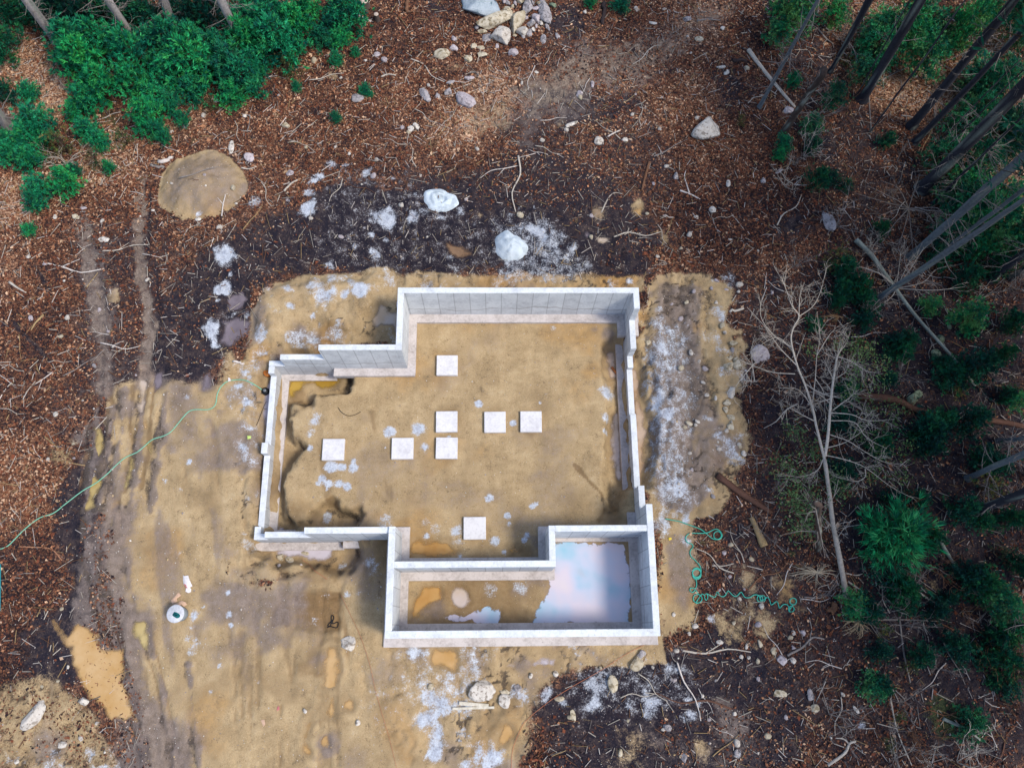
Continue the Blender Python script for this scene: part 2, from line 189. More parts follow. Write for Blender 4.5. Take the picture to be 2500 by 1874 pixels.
# --- wet / churned darker earth
for a in [('R6', 1980, 640, 190, .8), ('R6', 2120, 720, 80, .9), ('R6', 1820, 650, 80, .9), ('R6', 1990, 1000, 110, .6), ('R6', 900, 820, 110, .5), ('A', 960, 560, 130, .7), ('A', 560, 640, 160, .8), ('C', 500, 900, 200, .6), ('C', 420, 300, 130, .5), ('B', 1650, 800, 120, .5), ('D', 150, 500, 200, .7), ('D', 1780, 160, 110, .8), ('C', 750, 1450, 300, .6), ('A', 500, 1200, 200, .6), ('D', 800, 830, 500, .6), ('D', 1100, 470, 160, .6), ('R7', 250, 1300, 130, .4), ('R5', 40, 700, 100, .5), ('R7', 1300, 980, 260, .4), ('R7', 1080, 1200, 120, .6), ('R4', 1700, 1500, 120, .6), ('B', 1730, 1000, 100, .5)]:
    paint_blob('wet', *a)
paint_line('wet', 'D', [(1500, -200), (1710, 20), (1720, 150), (1690, 200)], 0.18, .8)
for L in [[(1510, 850), (1508, 1350)], [(1545, 800), (1550, 1330)], [(1600, 1000), (1610, 1500)], [(1660, 900), (1655, 1250)], [(1895, 540), (1893, 780), (1885, 1120)], [(2062, 530), (2065, 760), (2058, 1030)], [(2170, 540), (2168, 1200), (2170, 1650)], [(1800, 1250), (1795, 1650)], [(1850, 1300), (1855, 1650)], [(2110, 1200), (2115, 1650)], [(2060, 1340), (2062, 1650)]]:
    paint_line('wet', 'R6', L, 0.16, .5, warp=0.18, dz=-0.05)
for L in [[(640, 900), (620, 1100), (600, 1300), (500, 1640)], [(700, 880), (740, 1000), (700, 1200), (640, 1480)], [(860, 850), (830, 1100), (870, 1290), (800, 1530)], [(960, 830), (900, 1060), (840, 1300), (740, 1640)], [(990, 850), (960, 1080), (960, 1250), (900, 1500)], [(640, 1240), (700, 1450), (740, 1640)], [(580, 1300), (560, 1500), (540, 1640)]]:
    paint_line('wet', 'R4', L, 0.2, .7, warp=0.1, dz=-0.07)
for L in [[(505, 690), (470, 300), (480, 0)], [(560, 720), (545, 450), (600, 200)], [(860, 690), (990, 1080), (1100, 1640)], [(930, 710), (1020, 1000), (1150, 1650)], [(700, 1400), (760, 1650)], [(800, 1380), (900, 1650)], [(440, 560), (430, 700)]]:
    paint_line('wet', 'R6', L, 0.2, .6, warp=0.1, dz=-0.05)
for L in [[(310, 1000), (430, 640), (380, 480), (-10, 20)]]: pass
for L in [[(200, 30), (330, 260)], [(90, 450), (330, 700)], [(640, 160), (660, 560), (640, 900)], [(1000, 60), (1020, 380), (1030, 500)]]:
    paint_line('mud', 'R4', L, 0.25, .8, warp=0.12, dz=-0.06)
for L in [[('A', 1060, 990), ('A', 1050, 1180), ('A', 880, 1185), ('A', 720, 1210), ('A', 690, 1250), ('A', 600, 1290), ('A', 520, 1330), ('A', 495, 1450), ('A', 480, 1650)], [('C', 480, 0), ('C', 500, 100), ('C', 600, 230)], [('C', 480, 380), ('C', 470, 500), ('C', 430, 600), ('C', 420, 850), ('C', 460, 960), ('C', 560, 1000), ('C', 650, 985)], [('C', 840, 860), ('C', 1000, 900), ('C', 1150, 930), ('C', 1175, 1050)], [('C', -60, 1480), ('C', 100, 1430), ('C', 300, 1440), ('C', 400, 1540), ('C', 620, 1520)], [('C', 720, 1440), ('C', 830, 1450), ('C', 900, 1380)], [('C', 1130, 1260), ('C', 1150, 1360), ('C', 1100, 1490), ('C', 960, 1510)], [('A', 370, 700), ('A', 560, 690), ('A', 700, 650), ('A', 860, 670)], [('E', 190, 1440), ('E', 210, 1540), ('E', 300, 1500)], [('G', 480, 900), ('G', 520, 1050), ('G', 600, 1250)], [('G', 560, 1250), ('G', 620, 1400), ('G', 760, 1500)], [('E', 590, 650), ('E', 620, 760)], [('E', 500, 640), ('E', 540, 1000)], [('E', 560, 1150), ('E', 600, 1350)]]:
    P_ = [tuple(at(*q, -0.2)) for q in L]; Lp = [(q[0], q[1]) for q in P_]
    for aa, bb in zip(Lp[:-1], Lp[1:]):
        w_ = win(min(aa[0], bb[0]) - .6, max(aa[0], bb[0]) + .6, min(aa[1], bb[1]) - .6, max(aa[1], bb[1]) + .6); ex, ey = bb[0] - aa[0], bb[1] - aa[1]
        t_ = np.clip(((XX[w_] - aa[0]) * ex + (YY[w_] - aa[1]) * ey) / (ex * ex + ey * ey + 1e-9), 0, 1); d_ = np.hypot(XX[w_] - aa[0] - t_ * ex, YY[w_] - aa[1] - t_ * ey) + WARP[w_] * .12 + WARPF[w_] * .12
        d_ = d_ + np.abs(fbm(XX[w_], YY[w_], 0.5, 63, 3)) * .16; f_ = sstep(.30, .0, d_); ZZ[w_] -= f_ * .14; CRACK[w_] = np.maximum(CRACK[w_], f_ * .6)
paint_line('mud', 'R1', [(960, 1230), (950, 1640)], 0.2, .9, warp=0.06, dz=-0.08)
for L in [[(600, 1000), (560, 1250), (520, 1640)], [(760, 900), (760, 1100), (700, 1400), (660, 1640)], [(900, 900), (860, 1200), (800, 1640)], [(1040, 900), (1000, 1200), (930, 1640)], [(700, 1000), (660, 1300), (600, 1640)]]:
    paint_line('crack', 'R4', L, .16, .55, warp=.3, dz=-.06); paint_line('grav', 'R4', [(x + 28, y) for x, y in L], .3, .8, warp=.3, dz=.04)
for L in [[(540, 0), (520, 300), (600, 640), (760, 1000), (900, 1640)], [(640, 0), (640, 400), (760, 800), (960, 1640)], [(1180, 1000), (1250, 1640)], [(760, 0), (800, 500), (1000, 1100), (1080, 1640)]]:
    paint_line('crack', 'R6', L, .15, .5, warp=.3, dz=-.05); paint_line('grav', 'R6', [(x + 30, y) for x, y in L], .32, .8, warp=.3, dz=.04)
for x, y in [(1092, 892), (1091, 1029), (1209, 1030), (1296, 1029), (813, 1098), (982, 1095), (1090, 1094), (1159, 1289)]: paint_blob('wet', 'P', x, y, 42, .55, z=0.0); p_ = at('P', x, y, .1); w_ = win(p_[0] - .8, p_[0] + .8, p_[1] - .8, p_[1] + .8); ZZ[w_] += 0.0
# --- moss and low green
for a in [('R8', 1700, 1330, 130, .8), ('R8', 1350, 1500, 60, .7), ('R8', 1420, 1330, 60, .6), ('R8', 1080, 590, 45, .7), ('R5', 480, 480, 60, .4), ('R3', 2000, 200, 160, .5), ('R3', 1400, 60, 160, .5), ('R3', 1750, 60, 120, .6), ('R1', 150, 560, 80, .7), ('R1', 700, 770, 110, .6), ('R1', 800, 900, 90, .5), ('R1', 330, 980, 120, .6), ('R1', 1900, 480, 110, .5), ('R1', 1350, 680, 110, .5), ('R2', 600, 930, 70, .4), ('R1', 1250, 900, 60, .5), ('C', 1420, 930, 70, .4), ('R8', 2100, 700, 160, .5), ('R5', 1250, 600, 160, .4), ('R1', 2100, 760, 40, .5), ('R3', 400, 770, 45, .5), ('R8', 720, 280, 40, .7), ('R8', 140, 200, 40, .5)]:
    paint_blob('moss', *a)
# --- natural unevenness: grey and damp drifts, cracks in rough ground
_n1 = fbm(XX, YY, 2.6, 201, 4); _n2 = fbm(XX, YY, 1.7, 207, 4); _n3 = fbm(XX, YY, 3.5, 213, 4)
_in = ((XX > -9.4) & (XX < 5.7) & (YY > 3.7) & (YY < 13.3) & ((XX > -3.8) | (YY < 10.8))).astype(float)
MK['grav'] = np.maximum(MK['grav'], sstep(0.02, 0.45, _n1) * (0.75 - 0.35 * _in) * MK['sand'])
_rt = fbm(XX * 2.6 + YY * .5, YY * 0.42, 1.5, 261, 4)
MK['wet'] = np.maximum(MK['wet'], sstep(0.05, 0.55, _n2) * (0.42 - 0.1 * _in) * MK['sand'])
_yard = ((YY < 9) & (XX < -4.2) & (XX > -18)) | ((YY < -.8) & (XX < 3)); MK['wet'] = np.maximum(MK['wet'], sstep(0.08, 0.5, _rt) * 0.55 * MK['sand'] * _yard); MK['grav'] = np.maximum(MK['grav'], sstep(0.05, 0.5, -_rt) * 0.62 * MK['sand'] * _yard * sstep(-6, -12, XX)); ZZ -= sstep(0.1, 0.5, _rt) * 0.05 * _yard
paint_poly('wet', 'R6', [(1865, 540), (2180, 532), (2178, 770), (2080, 790), (2055, 700), (1900, 690), (1880, 640)], 1.0, 0.1, 0.12); paint_poly('orange', 'R6', [(1865, 540), (2180, 532), (2178, 780), (1900, 700)], 0.7, 0.2, 0.12); paint_poly('wet', 'R6', [(1760, 600), (1850, 590), (1880, 680), (1870, 760), (1750, 750)], 0.95, 0.1, 0.3)
MK['orange'] = np.maximum(MK['orange'], sstep(0.1, 0.5, _n3) * 0.5 * MK['sand'])
MK['rough'] = np.zeros_like(XX)
for L_ in ([(1395, 640), (1405, 800), (1415, 1000)], [(1480, 600), (1475, 700), (1500, 850), (1490, 1000)], [(1530, 640), (1520, 760), (1545, 900)], [(1440, 620), (1450, 740), (1440, 900), (1450, 1080)]): paint_line('crack', 'O', L_, .35, .5, warp=.5, dz=-.1)
for L_ in ([(1425, 700), (1440, 800), (1425, 900), (1460, 1060)], [(1410, 760), (1430, 860)]): paint_line('lime', 'O', L_, .9, .5, warp=.7)
for P_ in ([(480, 640), (620, 590), (870, 590), (870, 745), (690, 780), (580, 800), (560, 1250), (740, 1240), (830, 1200), (830, 1260), (700, 1290), (490, 1260), (500, 900), (470, 800)], [(1370, 590), (1580, 570), (1620, 760), (1620, 1000), (1560, 1120), (1420, 1130), (1370, 900)], [(840, 1380), (1430, 1380), (1200, 1480), (1120, 1660), (820, 1660), (760, 1450)], [(-20, 1480), (200, 1490), (300, 1690), (-20, 1690)], [(860, 585), (1400, 585), (1400, 640), (860, 640)]):
    paint_poly('rough', 'O', P_, 1.0, 0.5, 0.4)
_rg = np.abs(fbm(XX, YY, 0.9, 221, 4)); _rg2 = np.abs(fbm(XX, YY, 0.45, 229, 3)); _gate = sstep(-.15, .25, fbm(XX, YY, 1.6, 233, 3))
MK['crack'] = np.maximum(MK['crack'], MK['rough'] * np.maximum(sstep(0.10, 0.0, _rg), 0.8 * sstep(0.12, 0.0, _rg2)) * _gate * 0.8)
CRACK = MK['crack']; ZZ -= MK['rough'] * sstep(0.16, 0.0, _rg) * 0.07; ZZ += MK['rough'] * fbm(XX, YY, 0.5, 240, 3) * 0.07
MK['lime'] = np.maximum(MK['lime'], MK['rough'] * sstep(0.12, 0.5, fbm(XX, YY, 1.1, 251, 4)) * 0.52)
for P_, v_ in (([(690, 370), (760, 340), (900, 380), (1050, 470), (1200, 470), (1290, 560), (1280, 610), (1000, 610), (760, 600), (640, 560), (700, 480)], .27), ([(1040, 480), (1180, 470), (1260, 580), (1240, 615), (1060, 615)], .47), ([(880, 1380), (1060, 1380), (1040, 1500), (960, 1560), (860, 1540)], .45), ([(1180, 1450), (1500, 1400), (1520, 1520), (1250, 1560)], .36), ([(480, 780), (570, 760), (560, 1000), (510, 1010)], .40), ([(1390, 700), (1500, 690), (1490, 1090), (1400, 1090)], .44)):
    paint_poly('lime', 'O', P_, v_, 0.6, 0.8)
mp('grav', None, [(MOUND0[0] + 1.9 * math.cos(a), MOUND0[1] + 1.6 * math.sin(a)) for a in np.linspace(0, 6.28, 20)[:-1]], 0.58, 0.7, 0.7)
# --- litter tone: 0 dark red-brown .. 1 pale tan
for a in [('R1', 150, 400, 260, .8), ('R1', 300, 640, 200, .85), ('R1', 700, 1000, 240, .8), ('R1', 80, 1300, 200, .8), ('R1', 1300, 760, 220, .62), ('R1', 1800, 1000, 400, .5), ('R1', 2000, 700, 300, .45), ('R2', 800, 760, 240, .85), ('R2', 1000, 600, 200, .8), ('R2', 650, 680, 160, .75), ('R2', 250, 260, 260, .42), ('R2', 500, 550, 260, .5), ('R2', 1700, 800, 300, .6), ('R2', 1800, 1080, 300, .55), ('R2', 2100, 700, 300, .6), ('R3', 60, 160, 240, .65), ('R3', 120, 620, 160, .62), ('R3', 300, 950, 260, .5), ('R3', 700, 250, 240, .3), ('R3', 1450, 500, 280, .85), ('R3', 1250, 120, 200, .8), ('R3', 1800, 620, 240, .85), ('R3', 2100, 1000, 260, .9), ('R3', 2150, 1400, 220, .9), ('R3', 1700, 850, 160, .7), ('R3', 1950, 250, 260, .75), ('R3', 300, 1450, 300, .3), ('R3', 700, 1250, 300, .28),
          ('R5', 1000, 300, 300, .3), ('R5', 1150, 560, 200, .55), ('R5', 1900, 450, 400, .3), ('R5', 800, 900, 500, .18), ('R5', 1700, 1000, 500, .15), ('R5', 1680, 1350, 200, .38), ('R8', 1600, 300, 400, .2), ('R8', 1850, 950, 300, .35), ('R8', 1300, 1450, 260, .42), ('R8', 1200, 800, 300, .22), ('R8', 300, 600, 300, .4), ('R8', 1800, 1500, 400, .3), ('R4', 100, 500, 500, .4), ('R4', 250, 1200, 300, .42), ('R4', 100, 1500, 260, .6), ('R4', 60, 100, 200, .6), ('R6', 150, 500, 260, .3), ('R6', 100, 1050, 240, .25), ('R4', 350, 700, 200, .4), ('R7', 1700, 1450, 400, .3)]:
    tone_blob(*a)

# --- relief: cut, trenches, berms, mound
relief_poly(None, [(-9.45, 3.65), (-3.9, 3.65), (-3.9, -0.1), (5.8, -0.1), (5.8, 13.4), (-3.9, 13.4), (-3.9, 10.9), (-9.45, 10.9)], 0.0, 0.06, 0.0)
relief_poly('A', [(300, 950), (1070, 960), (1055, 1180), (720, 1210), (690, 1260), (520, 1330), (490, 1500), (480, 1700), (250, 1700)], -0.9, 0.2, 0.45, z=-0.4)
relief_poly('C', [(250, -60), (480, -60), (500, 100), (600, 240), (490, 400), (440, 600), (430, 850), (460, 960), (640, 990), (700, 890), (850, 850), (1000, 900), (1150, 920), (1180, 1110), (150, 1110)], -0.9, 0.2, 0.45, z=-0.4)
relief_poly('E', [(350, 400), (330, 1500), (215, 1520), (205, 1430), (240, 1200), (250, 1000), (240, 850), (230, 640), (200, 480), (250, 400)], -0.9, 0.35, 0.25, z=-0.4)
relief_poly('C', [(80, 1150), (1180, 1190), (1190, 1380), (1080, 1500), (900, 1500), (800, 1450), (560, 1400), (420, 1450), (300, 1430), (60, 1300)], -0.85, 0.3, 0.3, z=-0.4)
relief_poly('R4', [(1760, 780), (1700, 780), (1660, 1000), (1640, 1100), (1680, 1300), (1660, 1640), (1760, 1640)], -0.42, 0.35, 0.2, z=-0.2)
relief_poly('E', [(390, 480), (440, 560), (440, 780), (475, 900), (485, 1100), (455, 1350), (420, 1350), (390, 900)], -0.5, 0.22, 0.2, z=-0.3)
relief_poly('E', [(480, 200), (600, 150), (700, 500), (700, 1300), (600, 1400), (520, 1250), (540, 900), (500, 600)], 0.28, 0.7, 0.5, add=True)
relief_poly('A', [(100, 200), (400, 60), (900, 20), (1400, 60), (1380, 450), (1000, 560), (600, 500), (250, 620)], 0.5, 0.6, 0.5, add=True)
relief_poly('A', [(330, 760), (420, 690), (640, 690), (700, 640), (900, 680), (1000, 740), (800, 820), (400, 820)], -0.45, 0.25, 0.3, z=0.2)
relief_poly('R6', [(1860, 545), (2180, 535), (2175, 780), (2050, 790), (1880, 760)], -0.12, 0.1, 0.06, add=True)
w_ = win(8.3, 13, 3.5, 14); ZZ[w_] += np.abs(fbm(XX[w_], YY[w_], 0.5, 77, 3)) * 0.22 * sstep(13, 11, XX[w_]) * sstep(8.3, 8.8, XX[w_]) * MK['sand'][w_]
w_ = win(-4, 9, 13.8, 18.5); ZZ[w_] += np.abs(fbm(XX[w_], YY[w_], 0.6, 78, 3)) * 0.2
p_ = at('O', 433, 404, 0.1); MOUND = p_
d_ = np.hypot(XX - p_[0], (YY - p_[1])) + WARP * 0.22
ZZ += 0.8 * np.clip(1 - d_ / 2.05, 0, 1) ** 0.95 + np.where(d_ < 2.0, WARPF * 0.10 + fbm(XX, YY, 0.3, 88, 3) * .05, 0)
# churned roughness where litter or mud covers the soil
ZZ += (1 - MK['sand']) * np.abs(fbm(XX, YY, 0.45, 90, 3)) * 0.09

# --- puddles: level water in shallow hollows of the ground
PUD = []
def hollow(reg, L, z, mat, label, deep=0.06, reach=0.55):
    P = pts(reg, L, z); a = np.array([p[:2] for p in P])
    w = win(a[:, 0].min() - 0.9, a[:, 0].max() + 0.9, a[:, 1].min() - 0.9, a[:, 1].max() + 0.9)
    d = sdf_poly(XX[w], YY[w], P) + WARP[w] * 0.16 + WARPF[w] * 0.16
    ring = (d > 0.12) & (d < 0.55); z = min(z, float(np.percentile(ZZ[w][ring], 70))) - len(PUD) * 0.0011; reach = max(reach, 0.42)
    t = z + np.clip(d * 0.3, -deep, 0.06) + fbm(XX[w], YY[w], 0.25, 55, 2) * 0.008
    f = sstep(reach, 0.1, d); ZZ[w] = ZZ[w] * (1 - f) + t * f; MK['wet'][w] = np.maximum(MK['wet'][w], 0.42 * sstep(0.4, 0.0, d))
    MK['lime'][w] *= sstep(-0.1, 0.15, d)
    PUD.append((P, z, mat, label))
hollow('R6', [(340, 710), (370, 760), (440, 800), (490, 740), (560, 730), (620, 800), (650, 880), (700, 900), (790, 900), (800, 1100), (850, 1200), (890, 1370), (840, 1340), (800, 1390), (770, 1350), (700, 1390), (640, 1290), (540, 1220), (490, 1100), (460, 990), (460, 880), (380, 830)], 0.06, 'tan', 'large ragged tan puddle, biggest in the muddy track')
hollow('R6', [(862, 690), (900, 720), (930, 710), (945, 830), (950, 930), (900, 880), (870, 800)], 0.07, 'olive', 'yellow-green puddle in a rut between the big tan puddle and the bucket')
hollow('R6', [(440, 430), (480, 400), (500, 470), (490, 560), (450, 500)], 0.05, 'brown', 'faint brown puddle in the dark rut above the big tan puddle')
hollow('R7', [(590, 880), (740, 880), (770, 930), (740, 1030), (600, 1020), (565, 960)], 0.07, 'tan', 'square tan puddle just below the lower foundation wall')
hollow('R7', [(1060, 1370), (1110, 1390), (1115, 1440), (1060, 1520), (1005, 1535), (1000, 1480), (1030, 1420)], 0.07, 'tan', 'slanting tan puddle beside the bend of the orange string')
hollow('R7', [(60, 1195), (90, 1230), (80, 1285), (20, 1270), (25, 1220)], 0.06, 'tan', 'small triangular tan puddle beside the orange string')
hollow('R6', [(2115, 890), (2165, 890), (2155, 1165), (2080, 1165), (2095, 1000)], 0.05, 'tan', 'long pinkish puddle in the wheel rut below the scraped square', reach=0.3)
hollow('R6', [(2062, 1200), (2108, 1200), (2097, 1340), (2060, 1330)], 0.05, 'tan', 'outer one of the paired short rut puddles', reach=0.2)
hollow('R6', [(2116, 1200), (2152, 1200), (2142, 1350), (2106, 1340)], 0.05, 'tan', 'inner one of the paired short rut puddles', reach=0.2)
hollow('R6', [(2078, 1440), (2112, 1440), (2104, 1510), (2073, 1505)], 0.05, 'tan', 'smallest rut puddle, below the paired rut puddles', reach=0.2)
hollow('R6', [(1990, 1320), (2010, 1360), (1960, 1480), (1985, 1560), (1930, 1550), (1950, 1440)], 0.06, 'tan', 'narrow crooked tan puddle beside a dark rut', reach=0.2)
hollow('R4', [(905, 810), (955, 815), (945, 950), (925, 1040), (885, 1050), (895, 930)], 0.04, 'pink', 'pale pink puddle lying in the long wheel rut', reach=0.35)
hollow('R4', [(880, 1065), (905, 1070), (880, 1220), (850, 1280), (845, 1200)], 0.04, 'pink', 'thin pale puddle crossed by no hose, in the long wheel rut', reach=0.25)
hollow('R4', [(915, 1060), (945, 1065), (955, 1125), (925, 1135)], 0.04, 'tan', 'tiny tan puddle above the green hose', reach=0.25)
hollow('R4', [(905, 1180), (930, 1190), (960, 1340), (925, 1320)], 0.05, 'olive', 'yellow sliver puddle crossed by the green hose', reach=0.25)
hollow('R4', [(950, 1210), (985, 1250), (992, 1300), (965, 1310)], 0.05, 'olive', 'short yellow puddle just below the green hose', reach=0.2)
hollow('R4', [(615, 1120), (655, 1120), (662, 1240), (625, 1290), (605, 1300), (620, 1220)], 0.05, 'olive', 'yellow keyhole-shaped puddle above the green hose', reach=0.3)
hollow('R4', [(580, 1420), (640, 1470), (610, 1600), (550, 1655), (525, 1640), (565, 1540)], 0.05, 'olive', 'broad yellow rut puddle crossed by the lower hose run', reach=0.3)
hollow('R4', [(845, 1290), (862, 1350), (812, 1530), (788, 1520)], 0.05, 'olive', 'long yellow rut puddle running below the green hose', reach=0.3)
hollow('R4', [(545, 1270), (560, 1280), (490, 1655), (470, 1640)], 0.05, 'brown', 'thin brown water-filled rut at the edge of the mud', reach=0.2)
hollow('R6', [(708, 40), (730, 40), (720, 120), (705, 115)], 0.06, 'olive', 'tiny yellow puddle at the lower end of the ruts', reach=0.2)
hollow('R4', [(1720, 790), (1760, 800), (1745, 1110), (1715, 1130), (1690, 1110), (1672, 1050), (1690, 960), (1708, 880)], -0.36, 'lilac', 'lilac puddle lying against the low side wall, holding the pump', reach=0.4)
hollow('C', [(120, 1235), (960, 1235), (930, 1300), (900, 1350), (830, 1405), (750, 1420), (600, 1370), (430, 1360), (330, 1380), (230, 1300)], -0.78, 'lilac', 'lilac puddle under the stepped wall with stones in it', reach=0.35)
hollow('C', [(335, 1000), (400, 1040), (420, 1070), (520, 1085), (560, 1130), (310, 1130)], -0.8, 'lilac', 'small lilac puddle inside the low corner of the walls', reach=0.3)
hollow('F', [(760, 790), (1900, 790), (1890, 880), (1800, 980), (1550, 1000), (1450, 960), (1330, 900), (1100, 900), (1070, 1000), (900, 1080), (850, 1180), (750, 1190)], -0.78, 'yellow', 'clear yellow pool in the trench inside the stepped corner', reach=0.4)
hollow('D', [(1358, 380), (1480, 360), (1600, 372), (1870, 375), (1900, 640), (1905, 965), (1200, 965), (1225, 880), (1290, 770), (1305, 650), (1350, 560)], 0.03, 'pool', 'wide milky pool filling the end of the lower bay', deep=0.03, reach=0.3)
hollow('D', [(540, 910), (620, 870), (700, 900), (760, 870), (850, 860), (945, 860), (960, 930), (930, 960), (830, 958), (740, 930), (620, 945)], 0.03, 'pool', 'small milky puddle along the lower wall footing', deep=0.03, reach=0.2)
hollow('D', [(310, 830), (380, 720), (400, 685), (520, 690), (535, 780), (400, 830), (370, 900), (310, 940)], 0.03, 'orange', 'orange rusty puddle at the dry end of the lower bay', deep=0.03, reach=0.2)
hollow('D', [(630, 690), (690, 700), (740, 800), (680, 850), (600, 830)], 0.03, 'pink', 'pinkish puddle between the orange puddle and the milky pool', deep=0.03, reach=0.2)
hollow('D', [(298, 370), (420, 345), (560, 358), (690, 430), (600, 475), (298, 475)], 0.0, 'orange', 'orange-tan puddle inside the projecting bay', reach=0.25)
hollow('D', [(990, 400), (1080, 390), (1100, 430), (1040, 460), (1000, 450)], 0.0, 'orange', 'small orange puddle among lumps in the projecting bay', reach=0.2)
hollow('E', [(370, 580), (420, 600), (432, 780), (465, 860), (480, 1000), (470, 1150), (438, 1340), (400, 1300), (385, 900)], -0.46, 'tan2', 'long tan puddle outside the stepped wall', reach=0.3)
hollow('A', [(1285, 410), (1400, 270), (1500, 330), (1590, 330), (1590, 600), (1500, 480), (1350, 490)], 0.25, 'pink', 'pinkish pool on the sandy apron against the tall wall', reach=0.25)
hollow('R2', [(1570, 1490), (1640, 1500), (1615, 1535), (1570, 1525)], 0.05, 'grey', 'small grey puddle beside the log in dark mud', reach=0.3)
hollow('R2', [(1645, 1520), (1735, 1530), (1720, 1562), (1660, 1558)], 0.05, 'pink', 'small pale puddle in the dark mud above the berm', reach=0.3)
hollow('R2', [(1880, 1340), (1940, 1330), (1960, 1390), (1905, 1405)], 0.05, 'tan', 'small muddy tan puddle below the brown log', reach=0.3)
hollow('R2', [(680, 1560), (800, 1580), (880, 1640), (800, 1660), (700, 1640)], 0.05, 'brown', 'brown puddle beside the speckled concrete mound', reach=0.3)
hollow('R4', [(1460, 290), (1560, 240), (1600, 290), (1540, 360), (1440, 390)], 0.08, 'grey', 'grey sheet of water in the dark mud beside the apron', deep=0.025, reach=0.35)
hollow('R4', [(1420, 420), (1520, 400), (1600, 440), (1590, 520), (1480, 600), (1420, 560)], 0.08, 'grey', 'grey churned sheet of water below the longer grey one', deep=0.022, reach=0.3)
hollow('R4', [(1290, 770), (1370, 735), (1360, 860), (1290, 880)], 0.06, 'grey', 'grey puddle at the top of the sandy yard', reach=0.3)
hollow('R4', [(990, 780), (1050, 740), (1050, 850), (990, 890)], 0.06, 'grey', 'grey puddle beside the top of the wheel rut', reach=0.3)
hollow('R7', [(1030, 1000), (1100, 960), (1170, 990), (1130, 1035), (1040, 1030)], 0.07, 'pink', 'faint pinkish puddle at the edge of the dark soil', deep=0.03, reach=0.2)
hollow('R7', [(1180, 1000), (1250, 960), (1390, 955), (1370, 1000), (1250, 1020)], 0.07, 'lilac', 'lilac puddle at the edge of the dark soil', deep=0.03, reach=0.2)
hollow('E', [(215, 480), (270, 465), (285, 640), (240, 645)], -0.8, 'tan2', 'murky pool in the trench beside the short plank', reach=0.25)
hollow('E', [(262, 900), (298, 840), (325, 1350), (290, 1345), (248, 1160)], -0.84, 'pink', 'long pale puddle in the trench along the footing', reach=0.25)

def gz_arr(x, y):
    i = np.clip(np.searchsorted(GX, x) - 1, 0, len(GX) - 2); j = np.clip(np.searchsorted(GY, y) - 1, 0, len(GY) - 2)
    u = (x - GX[i]) / (GX[i + 1] - GX[i]); v = (y - GY[j]) / (GY[j + 1] - GY[j])
    return (ZZ[j, i] * (1 - u) + ZZ[j, i + 1] * u) * (1 - v) + (ZZ[j + 1, i] * (1 - u) + ZZ[j + 1, i + 1] * u) * v
def mk_arr(k, x, y):
    i = np.clip(np.searchsorted(GX, x) - 1, 0, len(GX) - 2); j = np.clip(np.searchsorted(GY, y) - 1, 0, len(GY) - 2)
    return (TONE if k == 'tone' else MK[k])[j, i]
def gz(x, y): return float(gz_arr(np.array([x]), np.array([y]))[0])
def gat(reg, x, y, up=0.0):                        # the ground point seen at that place (plus a height)
    z = 0.1
    for _ in range(5):
        p = at(reg, x, y, z + up); z = gz(p[0], p[1])
    return np.array([p[0], p[1], z + up])

# ------------------------------------------------------------------ mesh and object helpers
def mesh_np(name, V, F, mat=None, col=None, smooth=False):
    V = np.asarray(V, np.float32); F = np.asarray(F, np.int32); me = bpy.data.meshes.new(name); k = F.shape[1]
    me.vertices.add(len(V)); me.vertices.foreach_set('co', V.ravel()); me.loops.add(F.size); me.loops.foreach_set('vertex_index', F.ravel())
    me.polygons.add(len(F)); me.polygons.foreach_set('loop_start', np.arange(0, F.size, k, dtype=np.int32))
    if smooth: me.polygons.foreach_set('use_smooth', np.ones(len(F), bool))
    if col is not None:
        a = me.attributes.new('col', 'FLOAT_COLOR', 'POINT'); c = np.ones((len(V), 4), np.float32); c[:, :3] = col; a.data.foreach_set('color', c.ravel())
    me.update(calc_edges=True); me.validate()
    if mat: me.materials.append(mat)
    return me
def link(name, me, parent=None, loc=None):
    o = bpy.data.objects.new(name, me); COL.objects.link(o)
    if parent is not None: o.parent = parent
    if loc is not None: o.location = loc
    return o
def tag(o, label=None, cat=None, group=None, kind=None):
    for k, v in (('label', label), ('category', cat), ('group', group), ('kind', kind)):
        if v: o[k] = v
    return o
def empty(name, loc, label, cat, group=None):
    o = link(name, None, loc=loc); o.empty_display_size = 0.3; return tag(o, label, cat, group)
